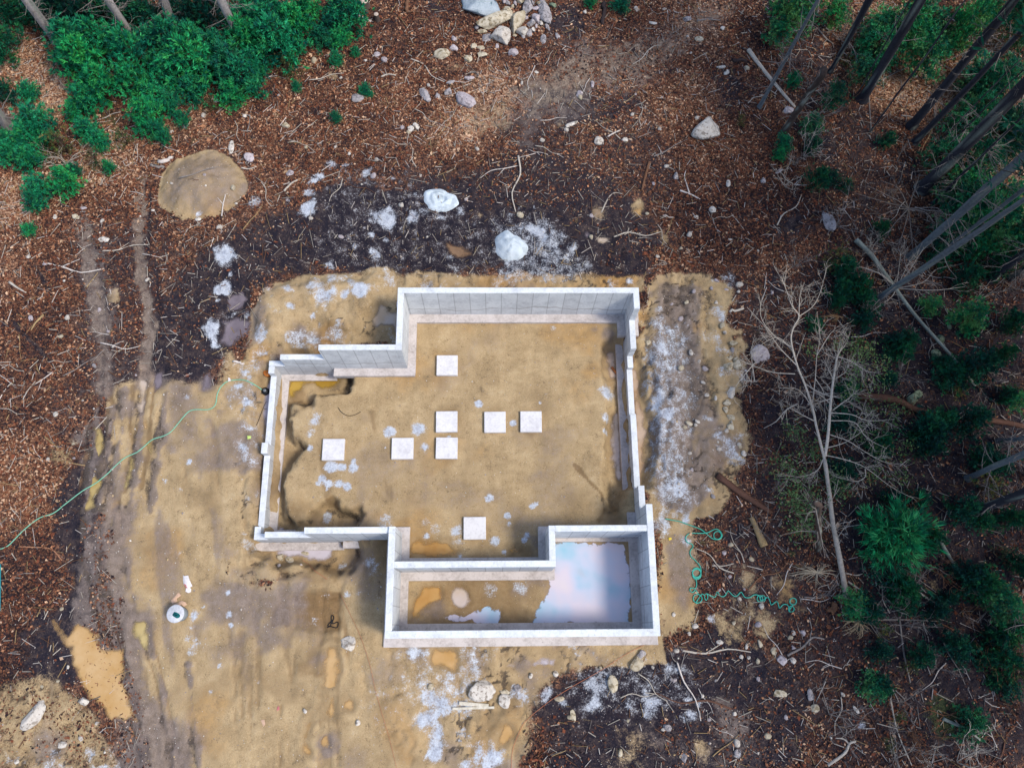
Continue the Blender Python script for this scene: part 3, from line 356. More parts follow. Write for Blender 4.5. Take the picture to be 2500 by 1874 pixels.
class MB:                                          # collects tubes, boxes and sheets for one mesh
    def __init__(s): s.V = []; s.F4 = []; s.n = 0; s.C = []
    def add(s, V, F, col=None):
        V = np.asarray(V, float); F = np.asarray(F, int)
        if F.shape[1] == 3: F = np.concatenate([F, F[:, 2:3]], 1)
        s.V.append(V); s.F4.append(F + s.n); s.n += len(V); s.C.append(np.tile(col if col is not None else (1, 1, 1), (len(V), 1)) if np.ndim(col) < 2 else col)
    def tube(s, P, R, n=6, col=None, cap=True, lump=0.0):
        P = np.asarray(P, float); m = len(P); R = np.broadcast_to(np.asarray(R, float), (m,))
        T = np.gradient(P, axis=0); T /= np.linalg.norm(T, axis=1)[:, None] + 1e-9
        ref = np.array([0, 0, 1.0]) if abs(T[0][2]) < 0.9 else np.array([1.0, 0, 0]); a = np.linspace(0, 2 * math.pi, n, endpoint=False); V = []
        for i in range(m):
            u = np.cross(T[i], ref); u /= np.linalg.norm(u) + 1e-9; v = np.cross(T[i], u); ref = np.cross(u, T[i])
            rr = R[i] * (1 + (lump * rng.uniform(-1, 1, n) if lump else 0))
            V.append(P[i] + (np.cos(a) * rr)[:, None] * u + (np.sin(a) * rr)[:, None] * v)
        V = np.concatenate(V); F = [[i * n + j, i * n + (j + 1) % n, (i + 1) * n + (j + 1) % n, (i + 1) * n + j] for i in range(m - 1) for j in range(n)]
        if cap:
            V = np.concatenate([V, P[:1], P[-1:]]); b = m * n
            F += [[b, (j + 1) % n, j, j] for j in range(n)] + [[b + 1, (m - 1) * n + j, (m - 1) * n + (j + 1) % n, (m - 1) * n + (j + 1) % n] for j in range(n)]
        s.add(V, F, col)
    def build(s, name, mat=None, smooth=False):
        V = np.concatenate(s.V); F = np.concatenate(s.F4); me = bpy.data.meshes.new(name)
        tri = F[:, 2] == F[:, 3]; ln = np.where(tri, 3, 4); idx = F.ravel()[np.stack([np.ones(len(F)), np.ones(len(F)), np.ones(len(F)), ~tri], 1).ravel().astype(bool)]
        me.vertices.add(len(V)); me.vertices.foreach_set('co', V.astype(np.float32).ravel()); me.loops.add(len(idx)); me.loops.foreach_set('vertex_index', idx.astype(np.int32))
        me.polygons.add(len(F)); me.polygons.foreach_set('loop_start', np.concatenate([[0], np.cumsum(ln)[:-1]]).astype(np.int32))
        if smooth: me.polygons.foreach_set('use_smooth', np.ones(len(F), bool))
        a = me.attributes.new('col', 'FLOAT_COLOR', 'POINT'); c = np.ones((len(V), 4), np.float32); c[:, :3] = np.concatenate(s.C); a.data.foreach_set('color', c.ravel())
        me.update(calc_edges=True); me.validate()
        if mat: me.materials.append(mat)
        return me
def smooth_path(P, k=5):
    P = np.asarray(P, float); Q = np.concatenate([[2 * P[0] - P[1]], P, [2 * P[-1] - P[-2]]]); out = []
    for i in range(1, len(Q) - 2):
        p0, p1, p2, p3 = Q[i - 1:i + 3]
        for t in np.linspace(0, 1, k, endpoint=False):
            out.append(0.5 * (2 * p1 + (p2 - p0) * t + (2 * p0 - 5 * p1 + 4 * p2 - p3) * t * t + (3 * p1 - p0 - 3 * p2 + p3) * t ** 3))
    out.append(P[-1]); return np.array(out)

# ------------------------------------------------------------------ materials
def lin(r, g, b, k=1.0):
    f = lambda c: ((c / 255 + 0.055) / 1.055) ** 2.4 if c > 10 else c / 255 / 12.92
    return (f(r) * k, f(g) * k, f(b) * k)
class NT:
    def __init__(s, name, rough=0.9):
        s.m = bpy.data.materials.new(name); s.m.use_nodes = True; s.t = s.m.node_tree; s.b = s.t.nodes['Principled BSDF']; s.b.inputs['Roughness'].default_value = rough
        s.b.inputs['Specular IOR Level'].default_value = 0.25; s.pos = s.t.nodes.new('ShaderNodeNewGeometry').outputs['Position']
    def L(s, a, b): s.t.links.new(a, b)
    def val(s, v, sock):
        if isinstance(v, (int, float)): sock.default_value = v
        elif isinstance(v, tuple): sock.default_value = (*v, 1) if len(v) == 3 and len(sock.default_value) == 4 else v
        else: s.L(v, sock)
    def noise(s, scale, detail=5, rough=0.6, vec=None, out='Fac'):
        n = s.t.nodes.new('ShaderNodeTexNoise'); n.inputs['Scale'].default_value = scale; n.inputs['Detail'].default_value = detail; n.inputs['Roughness'].default_value = rough; s.L(vec or s.pos, n.inputs['Vector']); return n.outputs[out]
    def vor(s, scale, out='Color', vec=None, feat='F1', rand=1.0):
        n = s.t.nodes.new('ShaderNodeTexVoronoi'); n.feature = feat; n.inputs['Scale'].default_value = scale; n.inputs['Randomness'].default_value = rand; s.L(vec or s.pos, n.inputs['Vector']); return n.outputs[out]
    def math(s, op, a, b=0.0, c=None):
        n = s.t.nodes.new('ShaderNodeMath'); n.operation = op; s.val(a, n.inputs[0]); s.val(b, n.inputs[1])
        if c is not None: s.val(c, n.inputs[2])
        return n.outputs[0]
    def mix(s, f, a, b, mode='MIX'):
        n = s.t.nodes.new('ShaderNodeMix'); n.data_type = 'RGBA'; n.blend_type = mode; s.val(f, n.inputs[0]); s.val(a, n.inputs[6]); s.val(b, n.inputs[7]); return n.outputs[2]
    def step(s, x, lo, hi):
        n = s.t.nodes.new('ShaderNodeMapRange'); n.interpolation_type = 'SMOOTHSTEP'; s.val(x, n.inputs[0]); n.inputs[1].default_value = lo; n.inputs[2].default_value = hi; return n.outputs[0]
    def ramp(s, x, stops):
        n = s.t.nodes.new('ShaderNodeValToRGB'); e = n.color_ramp.elements
        while len(e) < len(stops): e.new(0.5)
        for el, (p, c) in zip(e, stops): el.position = p; el.color = (*c, 1)
        s.L(x, n.inputs[0]); return n.outputs[0]
    def attr(s, name, out='Fac'):
        n = s.t.nodes.new('ShaderNodeAttribute'); n.attribute_name = name; return n.outputs[out]
    def rnd(s): return s.t.nodes.new('ShaderNodeObjectInfo').outputs['Random']
    def scaled(s, v):
        n = s.t.nodes.new('ShaderNodeVectorMath'); n.operation = 'MULTIPLY'; s.L(s.pos, n.inputs[0]); n.inputs[1].default_value = v; return n.outputs[0]
    def objco(s): return s.t.nodes.new('ShaderNodeTexCoord').outputs['Object']
    def bump(s, h, dist=0.02, st=1.0):
        n = s.t.nodes.new('ShaderNodeBump'); n.inputs['Distance'].default_value = dist; n.inputs['Strength'].default_value = st; s.L(h, n.inputs['Height']); s.L(n.outputs[0], s.b.inputs['Normal'])
    def done(s, col, rough=None):
        s.val(col, s.b.inputs['Base Color'])
        if rough is not None: s.val(rough, s.b.inputs['Roughness'])
        return s.m
M = {}
K = 0.80                                           # display value of a flat sunlit surface -> its albedo

def ground_material():
    g = NT('ground_soil', 0.95)
    nb = g.noise(0.8, 8, 0.65); nm = g.noise(3.0, 7, 0.7); nf = g.noise(16.0, 5, 0.7); nx = g.noise(45.0, 3, 0.7)
    edge = g.math('ADD', g.math('MULTIPLY', nm, 0.5), g.math('ADD', g.math('MULTIPLY', nf, 0.32), g.math('MULTIPLY', nx, 0.18)))
    streak = g.noise(1.0, 6, 0.65, g.scaled((2.6, 0.5, 1.0))); fleck = g.noise(28.0, 4, 0.75)
    def msk(a, amp, w, bias=0.0, edge=edge):
        amp *= 2.1
        return g.step(g.math('ADD', g.attr(a), g.math('MULTIPLY', g.math('SUBTRACT', edge, 0.5 - bias), amp)), 0.5 - w, 0.5 + w)
    # leaf litter and chips
    tone = g.attr('tone')
    cell = g.vor(9.0, 'Color', g.scaled((1.0, 1.6, 1.0))); cell2 = g.vor(17.0, 'Color', g.scaled((1.7, 1.0, 1.0)))
    sep = g.t.nodes.new('ShaderNodeSeparateColor'); g.L(cell, sep.inputs[0]); sep2 = g.t.nodes.new('ShaderNodeSeparateColor'); g.L(cell2, sep2.inputs[0])
    chip = g.math('ADD', g.math('ADD', g.math('MULTIPLY', sep.outputs[0], 0.32), g.math('MULTIPLY', sep2.outputs[1], 0.30)), g.math('MULTIPLY', nf, 0.36))
    chip = g.math('ADD', chip, g.math('MULTIPLY', g.math('SUBTRACT', nb, 0.5), 0.5))
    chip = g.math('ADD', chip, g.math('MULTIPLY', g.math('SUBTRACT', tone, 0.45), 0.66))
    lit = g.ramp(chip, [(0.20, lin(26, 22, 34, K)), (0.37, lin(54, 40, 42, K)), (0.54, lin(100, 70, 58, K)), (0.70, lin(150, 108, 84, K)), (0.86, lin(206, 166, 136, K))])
    # dark mud, its navy darks painted to read as deep shadow
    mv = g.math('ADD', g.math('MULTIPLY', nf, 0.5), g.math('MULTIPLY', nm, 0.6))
    mud_shadec = g.ramp(mv, [(0.34, lin(14, 18, 36, K)), (0.51, lin(36, 33, 46, K)), (0.62, lin(74, 62, 62, K)), (0.76, lin(132, 114, 106, K))])
    col = g.mix(msk('mud', 1.3, 0.16), lit, mud_shadec)
    # moss
    mossc = g.ramp(nf, [(0.3, lin(40, 52, 36, K)), (0.6, lin(84, 98, 52, K)), (0.8, lin(120, 124, 70, K))])
    col = g.mix(g.math('MULTIPLY', msk('moss', 0.9, 0.2), 0.65), col, mossc)
    # sand
    sv = g.math('ADD', g.math('ADD', g.math('MULTIPLY', nb, 0.42), g.math('MULTIPLY', nm, 0.24)), g.math('ADD', g.math('MULTIPLY', nf, 0.24), g.math('MULTIPLY', streak, 0.1)))
    sandc = g.ramp(sv, [(0.36, lin(130, 112, 88, K)), (0.45, lin(170, 146, 110, K)), (0.55, lin(194, 169, 130, K)), (0.68, lin(216, 197, 166, K))])
    fine = g.noise(70.0, 3, 0.8); sandc = g.mix(1.0, sandc, g.ramp(g.math('ADD', g.math('MULTIPLY', fine, 0.5), g.math('MULTIPLY', nx, 0.5)), [(0.36, (0.70, 0.69, 0.68)), (0.5, (1.0, 1.0, 1.0)), (0.64, (1.22, 1.22, 1.24))]), 'MULTIPLY')
    sandc = g.mix(g.math('MULTIPLY', g.step(nx, 0.60, 0.72), 0.45), sandc, lin(226, 208, 180, K))
    sandc = g.mix(g.math('MULTIPLY', g.step(edge, 0.445, 0.37), 0.7), sandc, lin(112, 94, 76, K))
    oc = g.ramp(nm, [(0.3, lin(142, 100, 52, K)), (0.6, lin(190, 146, 84, K))])
    sandc = g.mix(g.math('MULTIPLY', msk('orange', 0.8, 0.4), 0.75), sandc, oc)
    wetc = g.ramp(sv, [(0.35, lin(96, 78, 56, K)), (0.6, lin(142, 112, 74, K)), (0.75, lin(160, 130, 90, K))])
    sandc = g.mix(g.math('MULTIPLY', msk('wet', 0.9, 0.35), 0.85), sandc, wetc)
    gv = g.math('ADD', g.math('MULTIPLY', nm, 0.5), g.math('MULTIPLY', nx, 0.5))
    gravc = g.ramp(gv, [(0.30, lin(70, 64, 66, K)), (0.46, lin(118, 106, 102, K)), (0.58, lin(146, 132, 126, K)), (0.74, lin(184, 172, 168, K))])
    col = g.mix(msk('sand', 1.0, 0.22), col, sandc)
    col = g.mix(g.math('MULTIPLY', msk('grav', 0.9, 0.4), 0.85), col, gravc)
    col = g.mix(g.math('MULTIPLY', msk('crack', 1.5, 0.2, 0.0), 0.85), col, g.ramp(nf, [(0.35, lin(30, 32, 44, K)), (0.65, lin(92, 78, 62, K))]))
    # pale slurry
    limec = g.ramp(g.math('ADD', g.math('MULTIPLY', nm, 0.5), g.math('MULTIPLY', nf, 0.5)), [(0.32, lin(132, 134, 148, K)), (0.46, lin(182, 188, 202, K)), (0.58, lin(212, 220, 232, K)), (0.70, lin(230, 238, 248, K))])
    ledge = g.math('ADD', g.math('MULTIPLY', nm, 0.42), g.math('ADD', g.math('MULTIPLY', nf, 0.3), g.math('MULTIPLY', fleck, 0.28)))
    col = g.mix(msk('lime', 1.6, 0.26, -0.02, ledge), col, limec)
    # scattered light crumbs
    crumb = g.step(g.vor(13.0, 'Distance'), 0.13, 0.09); pick = g.step(sep2.outputs[2], 0.80, 0.84)
    col = g.mix(g.math('MULTIPLY', g.math('MULTIPLY', crumb, pick), 0.75), col, lin(214, 204, 196, K))
    wet = g.attr('wet'); rough = g.math('SUBTRACT', 0.95, g.math('MULTIPLY', wet, 0.35))
    h = g.math('ADD', g.math('MULTIPLY', chip, g.math('SUBTRACT', 1.0, g.attr('sand'))), g.math('ADD', g.math('MULTIPLY', nf, 0.6), g.math('MULTIPLY', nm, 0.6)))
    g.bump(h, 0.05, 0.9)
    return g.done(col, rough)
M['ground'] = ground_material()

def concrete(name, c1, c2, seam=True, dirt=0.3):
    g = NT(name, 0.85); n1 = g.noise(1.6, 7, 0.65); n2 = g.noise(11, 5, 0.7)
    col = g.ramp(g.math('ADD', g.math('MULTIPLY', n1, 0.6), g.math('MULTIPLY', n2, 0.4)), [(0.32, c2), (0.55, c1), (0.75, tuple(min(0.86, v * 1.06) for v in c1))])
    geo = g.t.nodes.new('ShaderNodeNewGeometry'); sn = g.t.nodes.new('ShaderNodeSeparateXYZ'); g.L(geo.outputs['Normal'], sn.inputs[0]); sp = g.t.nodes.new('ShaderNodeSeparateXYZ'); g.L(g.pos, sp.inputs[0])
    up = g.step(sn.outputs[2], 0.5, 0.8)
    if seam:
        isx = g.step(g.math('ABSOLUTE', sn.outputs[0]), 0.4, 0.6)
        u = g.math('ADD', g.math('MULTIPLY', sp.outputs[0], g.math('SUBTRACT', 1.0, isx)), g.math('MULTIPLY', sp.outputs[1], isx))
        fr = g.math('FRACT', g.math('DIVIDE', g.math('ADD', u, 40.0), 0.66)); ln_ = g.math('ADD', g.step(fr, 0.035, 0.015), g.step(fr, 0.965, 0.985))
        pan = g.t.nodes.new('ShaderNodeTexWhiteNoise'); pan.noise_dimensions = '1D'; g.L(g.math('FLOOR', g.math('DIVIDE', g.math('ADD', u, 40.0), 0.66)), pan.inputs['W'])
        side = g.mix(g.math('MULTIPLY', pan.outputs[0], 0.16), col, lin(150, 150, 156, 0.8))
        side = g.mix(g.math('MULTIPLY', ln_, 0.42), side, lin(110, 112, 122, 0.7))
        wav = g.math('ADD', sp.outputs[2], g.math('MULTIPLY', g.noise(0.5, 3, 0.6), 1.6)); fl = g.math('ABSOLUTE', g.math('SUBTRACT', wav, 1.62))
        side = g.mix(g.math('MULTIPLY', g.step(fl, 0.07, 0.0), 0.45), side, lin(128, 116, 112, 0.75))
        low = g.math('MULTIPLY', g.step(wav, 1.5, 1.0), 0.25); side = g.mix(low, side, lin(170, 160, 156, 0.7))
        col = g.mix(up, side, col)
    spots = g.step(n2, 0.36, 0.28); col = g.mix(g.math('MULTIPLY', spots, dirt), col, lin(120, 112, 108, 0.7))
    big = g.step(g.noise(4.0, 6, 0.7), 0.58, 0.72); col = g.mix(g.math('MULTIPLY', big, dirt * 0.75), col, lin(150, 140, 134, 0.7))
    g.bump(n2, 0.01, 0.4); return g.done(col)
M['wall'] = concrete('poured_concrete', lin(230, 235, 240, 0.84), lin(194, 200, 208, 0.80), True, 0.42)
M['footing'] = concrete('footing_concrete', lin(214, 206, 204, 0.8), lin(168, 158, 154, 0.75), False, 0.75)
M['pad'] = concrete('pad_concrete', lin(234, 233, 236, 0.82), lin(206, 204, 210, 0.78), False, 0.35)

def water(name, c1, c2, rough=0.06, sc=0.7, spec=0.5):
    g = NT(name, rough); n = g.noise(sc, 4, 0.55); n2 = g.noise(sc * 5, 5, 0.6)
    col = g.ramp(g.math('ADD', g.math('MULTIPLY', n, 0.75), g.math('MULTIPLY', n2, 0.25)), [(0.35, c1), (0.62, c2)])
    g.b.inputs['Specular IOR Level'].default_value = spec; g.bump(g.noise(7, 2, 0.5), 0.002, 0.15)
    g.L(g.math('MULTIPLY', g.step(g.math('ADD', g.attr('depth'), g.math('MULTIPLY', g.math('SUBTRACT', g.noise(9, 4, 0.6), 0.5), 0.12)), -0.04, 0.19), 0.95), g.b.inputs['Alpha']); return g.done(col)
M['w_tan'] = water('muddy_water', lin(196, 152, 88, K), lin(214, 178, 128, K))
M['w_tan2'] = water('silty_water', lin(184, 150, 110, K), lin(206, 182, 162, K))
M['w_olive'] = water('yellow_water', lin(176, 150, 92, K), lin(204, 182, 126, K))
M['w_brown'] = water('brown_water', lin(120, 92, 66, K), lin(150, 120, 92, K))
M['w_pink'] = water('pale_silt_water', lin(204, 180, 150, K), lin(214, 200, 196, K))
M['w_lilac'] = water('still_grey_water', lin(196, 184, 190, K), lin(216, 208, 218, K))
M['w_yellow'] = water('clear_yellow_water', lin(164, 126, 34, K), lin(196, 160, 70, K))
M['w_orange'] = water('rusty_water', lin(186, 134, 62, K), lin(206, 164, 100, K))
M['w_grey'] = water('dark_grey_water', lin(104, 94, 102, K), lin(146, 134, 140, K))
def pool_mat():
    g = NT('milky_sky_water', 0.08); n = g.noise(0.42, 3, 0.5); n2 = g.noise(0.33, 3, 0.5, g.scaled((1.0, 1.0, 5.0)))
    col = g.ramp(n, [(0.34, lin(160, 208, 234, K)), (0.45, lin(206, 216, 240, K)), (0.55, lin(226, 218, 234, K)), (0.68, lin(234, 224, 230, K))])  # blue-white tints paint in the sky reflection on top of milky slurry
    col = g.mix(g.math('MULTIPLY', g.step(n2, 0.60, 0.70), 0.6), col, lin(196, 178, 180, K)); g.b.inputs['Specular IOR Level'].default_value = 0.5
    g.L(g.math('MULTIPLY', g.step(g.math('ADD', g.attr('depth'), g.math('MULTIPLY', g.math('SUBTRACT', g.noise(4, 6, 0.65), 0.5), 0.5)), -0.03, 0.07), 0.97), g.b.inputs['Alpha'])
    return g.done(col)
M['w_pool'] = pool_mat()

def stone(name, c1, c2, c3, sc=5.0, patch=0.75):
    g = NT(name, 0.9); o = g.objco(); n = g.noise(sc, 6, 0.65, o); n2 = g.noise(26, 5, 0.75, o); r = g.rnd()
    col = g.ramp(g.math('ADD', g.math('MULTIPLY', n, 0.6), g.math('MULTIPLY', n2, 0.4)), [(0.36, c2), (0.52, c1), (0.7, tuple(min(.85, v * 1.1) for v in c1))])
    sp = g.t.nodes.new('ShaderNodeVectorMath'); sp.operation = 'ADD'; g.L(o, sp.inputs[0]); g.L(r, sp.inputs[1])
    pch = g.step(g.noise(sc * 1.4, 4, 0.6, sp.outputs[0]), 0.53, 0.60); col = g.mix(g.math('MULTIPLY', pch, patch), col, c3)
    col = g.mix(g.math('MULTIPLY', r, 0.35), col, c2); g.bump(g.math('ADD', n, g.math('MULTIPLY', n2, 0.5)), 0.05, 0.8); return g.done(col)
M['white'] = stone('pale_boulder', lin(226, 220, 212, K), lin(184, 174, 164, K), lin(112, 98, 84, K))
M['grey'] = stone('grey_boulder', lin(188, 182, 184, K), lin(128, 124, 128, K), lin(92, 88, 92, K))
M['tan'] = stone('buff_stone', lin(214, 204, 184, K), lin(168, 152, 124, K), lin(120, 104, 72, K))
M['lilac'] = stone('lilac_stone', lin(206, 196, 200, K), lin(160, 150, 156, K), lin(120, 110, 112, K))
M['blue'] = stone('bluish_boulder', lin(206, 216, 224, K), lin(140, 160, 172, K), lin(74, 112, 124, K), 1.4)
M['mossy'] = stone('mossy_stone', lin(150, 164, 138, K), lin(92, 108, 88, K), lin(52, 68, 44, K))
M['slurry'] = stone('hardened_slurry', lin(214, 226, 236, 0.86), lin(188, 202, 214, K), lin(146, 158, 166, K), 1.6, 0.4)

def vcol(name, rough=0.9, k=1.0, nsc=0, trans=0.0):
    g = NT(name, rough); c = g.attr('col', 'Color')
    if nsc: c = g.mix(0.55, c, g.ramp(g.noise(nsc, 5, 0.7), [(0.3, (0.35, 0.35, 0.38)), (0.7, (1.3, 1.3, 1.25))]), 'MULTIPLY')
    if trans: c = g.mix(1.0, c, g.ramp(g.rnd(), [(0.0, (0.5, 0.55, 0.75)), (0.5, (0.95, 0.95, 1.0)), (1.0, (1.35, 1.2, 0.9))]), 'MULTIPLY')
    return g.done(c)
M['leaf'] = vcol('dead_leaves'); M['twig'] = vcol('dry_wood', 0.85, 1, 20); M['pebble'] = vcol('small_stones', 0.9); M['needles'] = vcol('needles', 0.7, trans=1.0); M['bark'] = vcol('tree_bark', 0.95, 1, 9)
def plain(name, c, rough=0.6, c2=None, sc=12, metal=0.0):
    g = NT(name, rough); g.b.inputs['Metallic'].default_value = metal
    return g.done(g.ramp(g.noise(sc, 4, 0.6), [(0.35, c2 or tuple(v * 0.8 for v in c)), (0.65, c)]))
M['hose'] = plain('green_hose', lin(136, 204, 176, K), 0.45); M['tubing'] = plain('teal_tubing', lin(70, 190, 170, K), 0.4); M['string'] = plain('orange_string', lin(200, 126, 92, K), 0.8)
M['rubber'] = plain('black_rubber', lin(22, 26, 34, K), 0.5); M['steel'] = plain('dull_steel', lin(150, 156, 160, K), 0.35, None, 20, 0.6)
M['orange'] = plain('orange_plastic', lin(232, 138, 62, K), 0.4); M['wplastic'] = plain('white_plastic', lin(222, 224, 230, K), 0.45, lin(190, 192, 200, K), 9); M['bucket_grey'] = plain('bucket_plastic', lin(150, 160, 168, K), 0.5)
M['cloth'] = plain('green_rag', lin(10, 120, 120, K), 0.8, lin(6, 48, 62, K), 18); M['card'] = plain('cardboard', lin(222, 186, 160, K), 0.9); M['paper'] = plain('white_paper', lin(236, 232, 234, 0.85), 0.9); M['red'] = plain('faded_red_print', lin(206, 128, 128, K), 0.9)
M['blue_paint'] = plain('turquoise_paint', lin(50, 186, 214, K), 0.5); M['yellow_paint'] = plain('yellow_paint', lin(236, 206, 70, K), 0.5)
M['board'] = plain('pale_timber', lin(226, 220, 206, K), 0.8, lin(190, 180, 160, K), 6); M['plank'] = plain('brown_timber', lin(168, 104, 62, K), 0.8)
M['lime_plastic'] = plain('lime_plastic', lin(206, 230, 130, K), 0.5)

# ------------------------------------------------------------------ ground and water objects
ny, nx = XX.shape
_V = np.stack([XX, YY, ZZ], -1).reshape(-1, 3); _i = np.arange(ny * nx).reshape(ny, nx)
_F = np.stack([_i[:-1, :-1], _i[:-1, 1:], _i[1:, 1:], _i[1:, :-1]], -1).reshape(-1, 4)
gm = mesh_np('ground', _V, _F, M['ground'], smooth=True)
for k, a in list(MK.items()) + [('tone', TONE)]:
    t = gm.attributes.new(k, 'FLOAT', 'POINT'); t.data.foreach_set('value', a.astype(np.float32).ravel())
tag(link('ground', gm), 'muddy clearing with sand, leaf litter and pale slurry', None, None, 'structure')
def water_sheet(P, z, mat, label):
    a = np.array([p[:2] for p in P]); st = 0.08; xs = np.arange(a[:, 0].min() - 0.45, a[:, 0].max() + 0.45, st); ys = np.arange(a[:, 1].min() - 0.45, a[:, 1].max() + 0.45, st)
    X, Y = np.meshgrid(xs, ys); d = sdf_poly(X, Y, P); idx = np.arange(X.size).reshape(X.shape); keep = (d[:-1, :-1] < 0.34)
    F = np.stack([idx[:-1, :-1], idx[:-1, 1:], idx[1:, 1:], idx[1:, :-1]], -1)[keep]
    used = np.unique(F); re = np.full(X.size, -1); re[used] = np.arange(len(used)); V = np.stack([X.ravel()[used], Y.ravel()[used], np.full(len(used), z)], 1)
    me = mesh_np('puddle_water', V, re[F], M['w_' + mat]); dd = (-d.ravel()[used] - fbm(V[:, 0], V[:, 1], 1.3, 11, 4) * 0.16 - fbm(V[:, 0], V[:, 1], 0.35, 23, 3) * 0.16)
    t_ = me.attributes.new('depth', 'FLOAT', 'POINT'); t_.data.foreach_set('value', dd.astype(np.float32)); o = link('puddle_water', me); tag(o, label, None, None, 'structure')
for P in PUD: water_sheet(*P)

# ------------------------------------------------------------------ the foundation
FD = empty('concrete_foundation', (0, 6.5, 0), 'bare grey-white poured concrete house foundation with stepped walls standing in the muddy clearing', 'foundation')
def prism(axis, c0, c1, prof, bases):              # wall along an axis: prof = [(start, end, top)], bases = [(start, end, bottom)]
    top = []; bot = []
    for s, e, t in prof: top += [(s, t), (e, t)]
    for s, e, b in bases: bot += [(s, b), (e, b)]
    ring = top + bot[::-1]; bm = bmesh.new(); f = lambda u, z, c: (u, c, z) if axis == 'x' else (c, u, z)
    A = [bm.verts.new(f(u, z, c0)) for u, z in ring]; B = [bm.verts.new(f(u, z, c1)) for u, z in ring]; n = len(ring)
    bm.faces.new(A); bm.faces.new(B)
    for i in range(n): bm.faces.new((A[i], A[(i + 1) % n], B[(i + 1) % n], B[i]))
    bmesh.ops.remove_doubles(bm, verts=bm.verts, dist=1e-5); bmesh.ops.recalc_face_normals(bm, faces=bm.faces)
    bmesh.ops.bevel(bm, geom=[e for e in bm.edges if e.calc_length() > 0.15], offset=0.012, segments=1, affect='EDGES')
    return bm
def fpart(name, bm, mat):
    me = bpy.data.meshes.new(name); bm.to_mesh(me); bm.free(); me.materials.append(mat); o = link(name, me, FD); o.location = -FD.location; return o
B0 = 0.12; BL = -0.75
WALLS = [('x', 13.25, 13.5, [(-4.0, 5.94, 2.42)], [(-4.0, 5.94, B0)]),
         ('y', 5.69, 5.94, [(0.04, 4.55, 2.42), (4.55, 5.5, 1.05), (5.5, 8.7, 0.16), (8.7, 10.75, -0.1), (10.75, 11.27, 0.2), (11.27, 12.55, 1.15), (12.55, 13.25, 2.42)], [(0.04, 4.55, B0), (4.55, 12.2, BL), (12.2, 13.25, B0)]),
         ('x', -0.22, 0.04, [(-4.0, 5.94, 2.42)], [(-4.0, 5.94, B0)]),
         ('y', -4.0, -3.75, [(0.04, 3.53, 2.42), (3.53, 3.77, 2.4)], [(0.04, 3.77, B0)]),
         ('x', 2.25, 2.49, [(-3.75, 2.22, 2.39)], [(-3.75, 2.22, B0)]),
         ('y', 1.98, 2.22, [(2.49, 3.77, 2.39)], [(2.49, 3.77, B0)]),
         ('x', 3.54, 3.77, [(2.22, 5.69, 2.40)], [(2.22, 5.69, B0)]),
         ('y', -4.0, -3.75, [(10.76, 13.25, 2.42)], [(10.76, 13.25, B0)]),
         ('x', 10.76, 11.0, [(-9.58, -8.9, 0.48), (-8.9, -7.08, 1.3), (-7.08, -4.0, 2.45)], [(-9.58, -6.95, BL), (-6.95, -4.0, B0)]),
         ('y', -9.58, -9.33, [(3.77, 4.05, 0.42), (4.05, 7.0, 0.02), (7.0, 7.45, 0.5), (7.45, 10.45, 0.05), (10.45, 10.76, 0.46)], [(3.77, 10.76, BL)]),
         ('x', 3.53, 3.77, [(-9.58, -8.99, 0.42), (-8.99, -7.17, 1.05), (-7.17, -4.0, 2.3)], [(-9.58, -6.2, BL), (-6.2, -4.0, -0.35)])]
for ax, c0, c1, pr, ba in WALLS: fpart('wall', prism(ax, c0, c1, pr, ba), M['wall'])
FOOT = [('x', 12.87, 13.85, -4.35, 6.3, .15), ('y', 5.35, 6.27, 12.25, 13.8, .153), ('y', 5.352, 6.28, 4.58, 12.24, -.7), ('y', 5.345, 6.275, -.5, 4.57, .156), ('x', -.56, .30, -4.33, 6.29, .15), ('y', -4.34, -3.45, -.54, 4.03, .153),
        ('x', 1.92, 2.80, -3.9, 2.33, .158), ('y', 1.70, 2.33, 2.0, 4.0, .161), ('x', 3.40, 4.02, 1.72, 5.9, .164), ('y', -4.33, -3.42, 10.5, 13.7, .156), ('x', 10.42, 11.3, -6.9, -3.44, .159), ('x', 10.5, 11.32, -9.93, -6.92, -.7), ('y', -9.94, -9.0, 3.2, 11.25, -.703), ('x', 3.22, 4.06, -9.9, -6.2, -.706), ('x', 3.25, 4.05, -6.19, -4.0, -.3)]
for ax, c0, c1, s, e, t in FOOT: fpart('footing', prism(ax, c0, c1, [(s, e, t)], [(s, e, t - 0.3)]), M['footing'])

def pad(reg, x0, y0, x1, y1, label):
    c = at(reg, (x0 + x1) / 2, (y0 + y1) / 2, 0.16); w = 0.46; bm = bmesh.new(); a = rng.uniform(-0.01, 0.01)
    bmesh.ops.create_cube(bm, size=1.0, matrix=Matrix.Diagonal((0.90, 0.90, 0.3, 1))); bmesh.ops.bevel(bm, geom=bm.edges[:], offset=0.012, segments=1, affect='EDGES')
    me = bpy.data.meshes.new('footing_pad'); bm.to_mesh(me); bm.free(); me.materials.append(M['pad']); o = link('footing_pad', me, loc=(c[0], c[1], 0.01)); o.rotation_euler.z = a
    tag(o, label, 'concrete pad', 'square concrete pads inside the foundation')
pad('P', 1066, 868, 1117, 914, 'square white concrete pad standing alone closest to the tall panelled wall')
pad('P', 1065, 1004, 1116, 1053, 'square concrete pad with a grey-blue stain, above the touching pad pair gap')
pad('P', 1183, 1005, 1234, 1054, 'square white pad beside the small round splash of slurry, inner of that pair')
pad('P', 1271, 1004, 1322, 1053, 'square white pad of the row nearest the stepped long wall')
pad('P', 786, 1071, 841, 1122, 'square white pad with a big slurry splash below it')
pad('P', 956, 1068, 1009, 1120, 'square white pad below the round slurry splash')
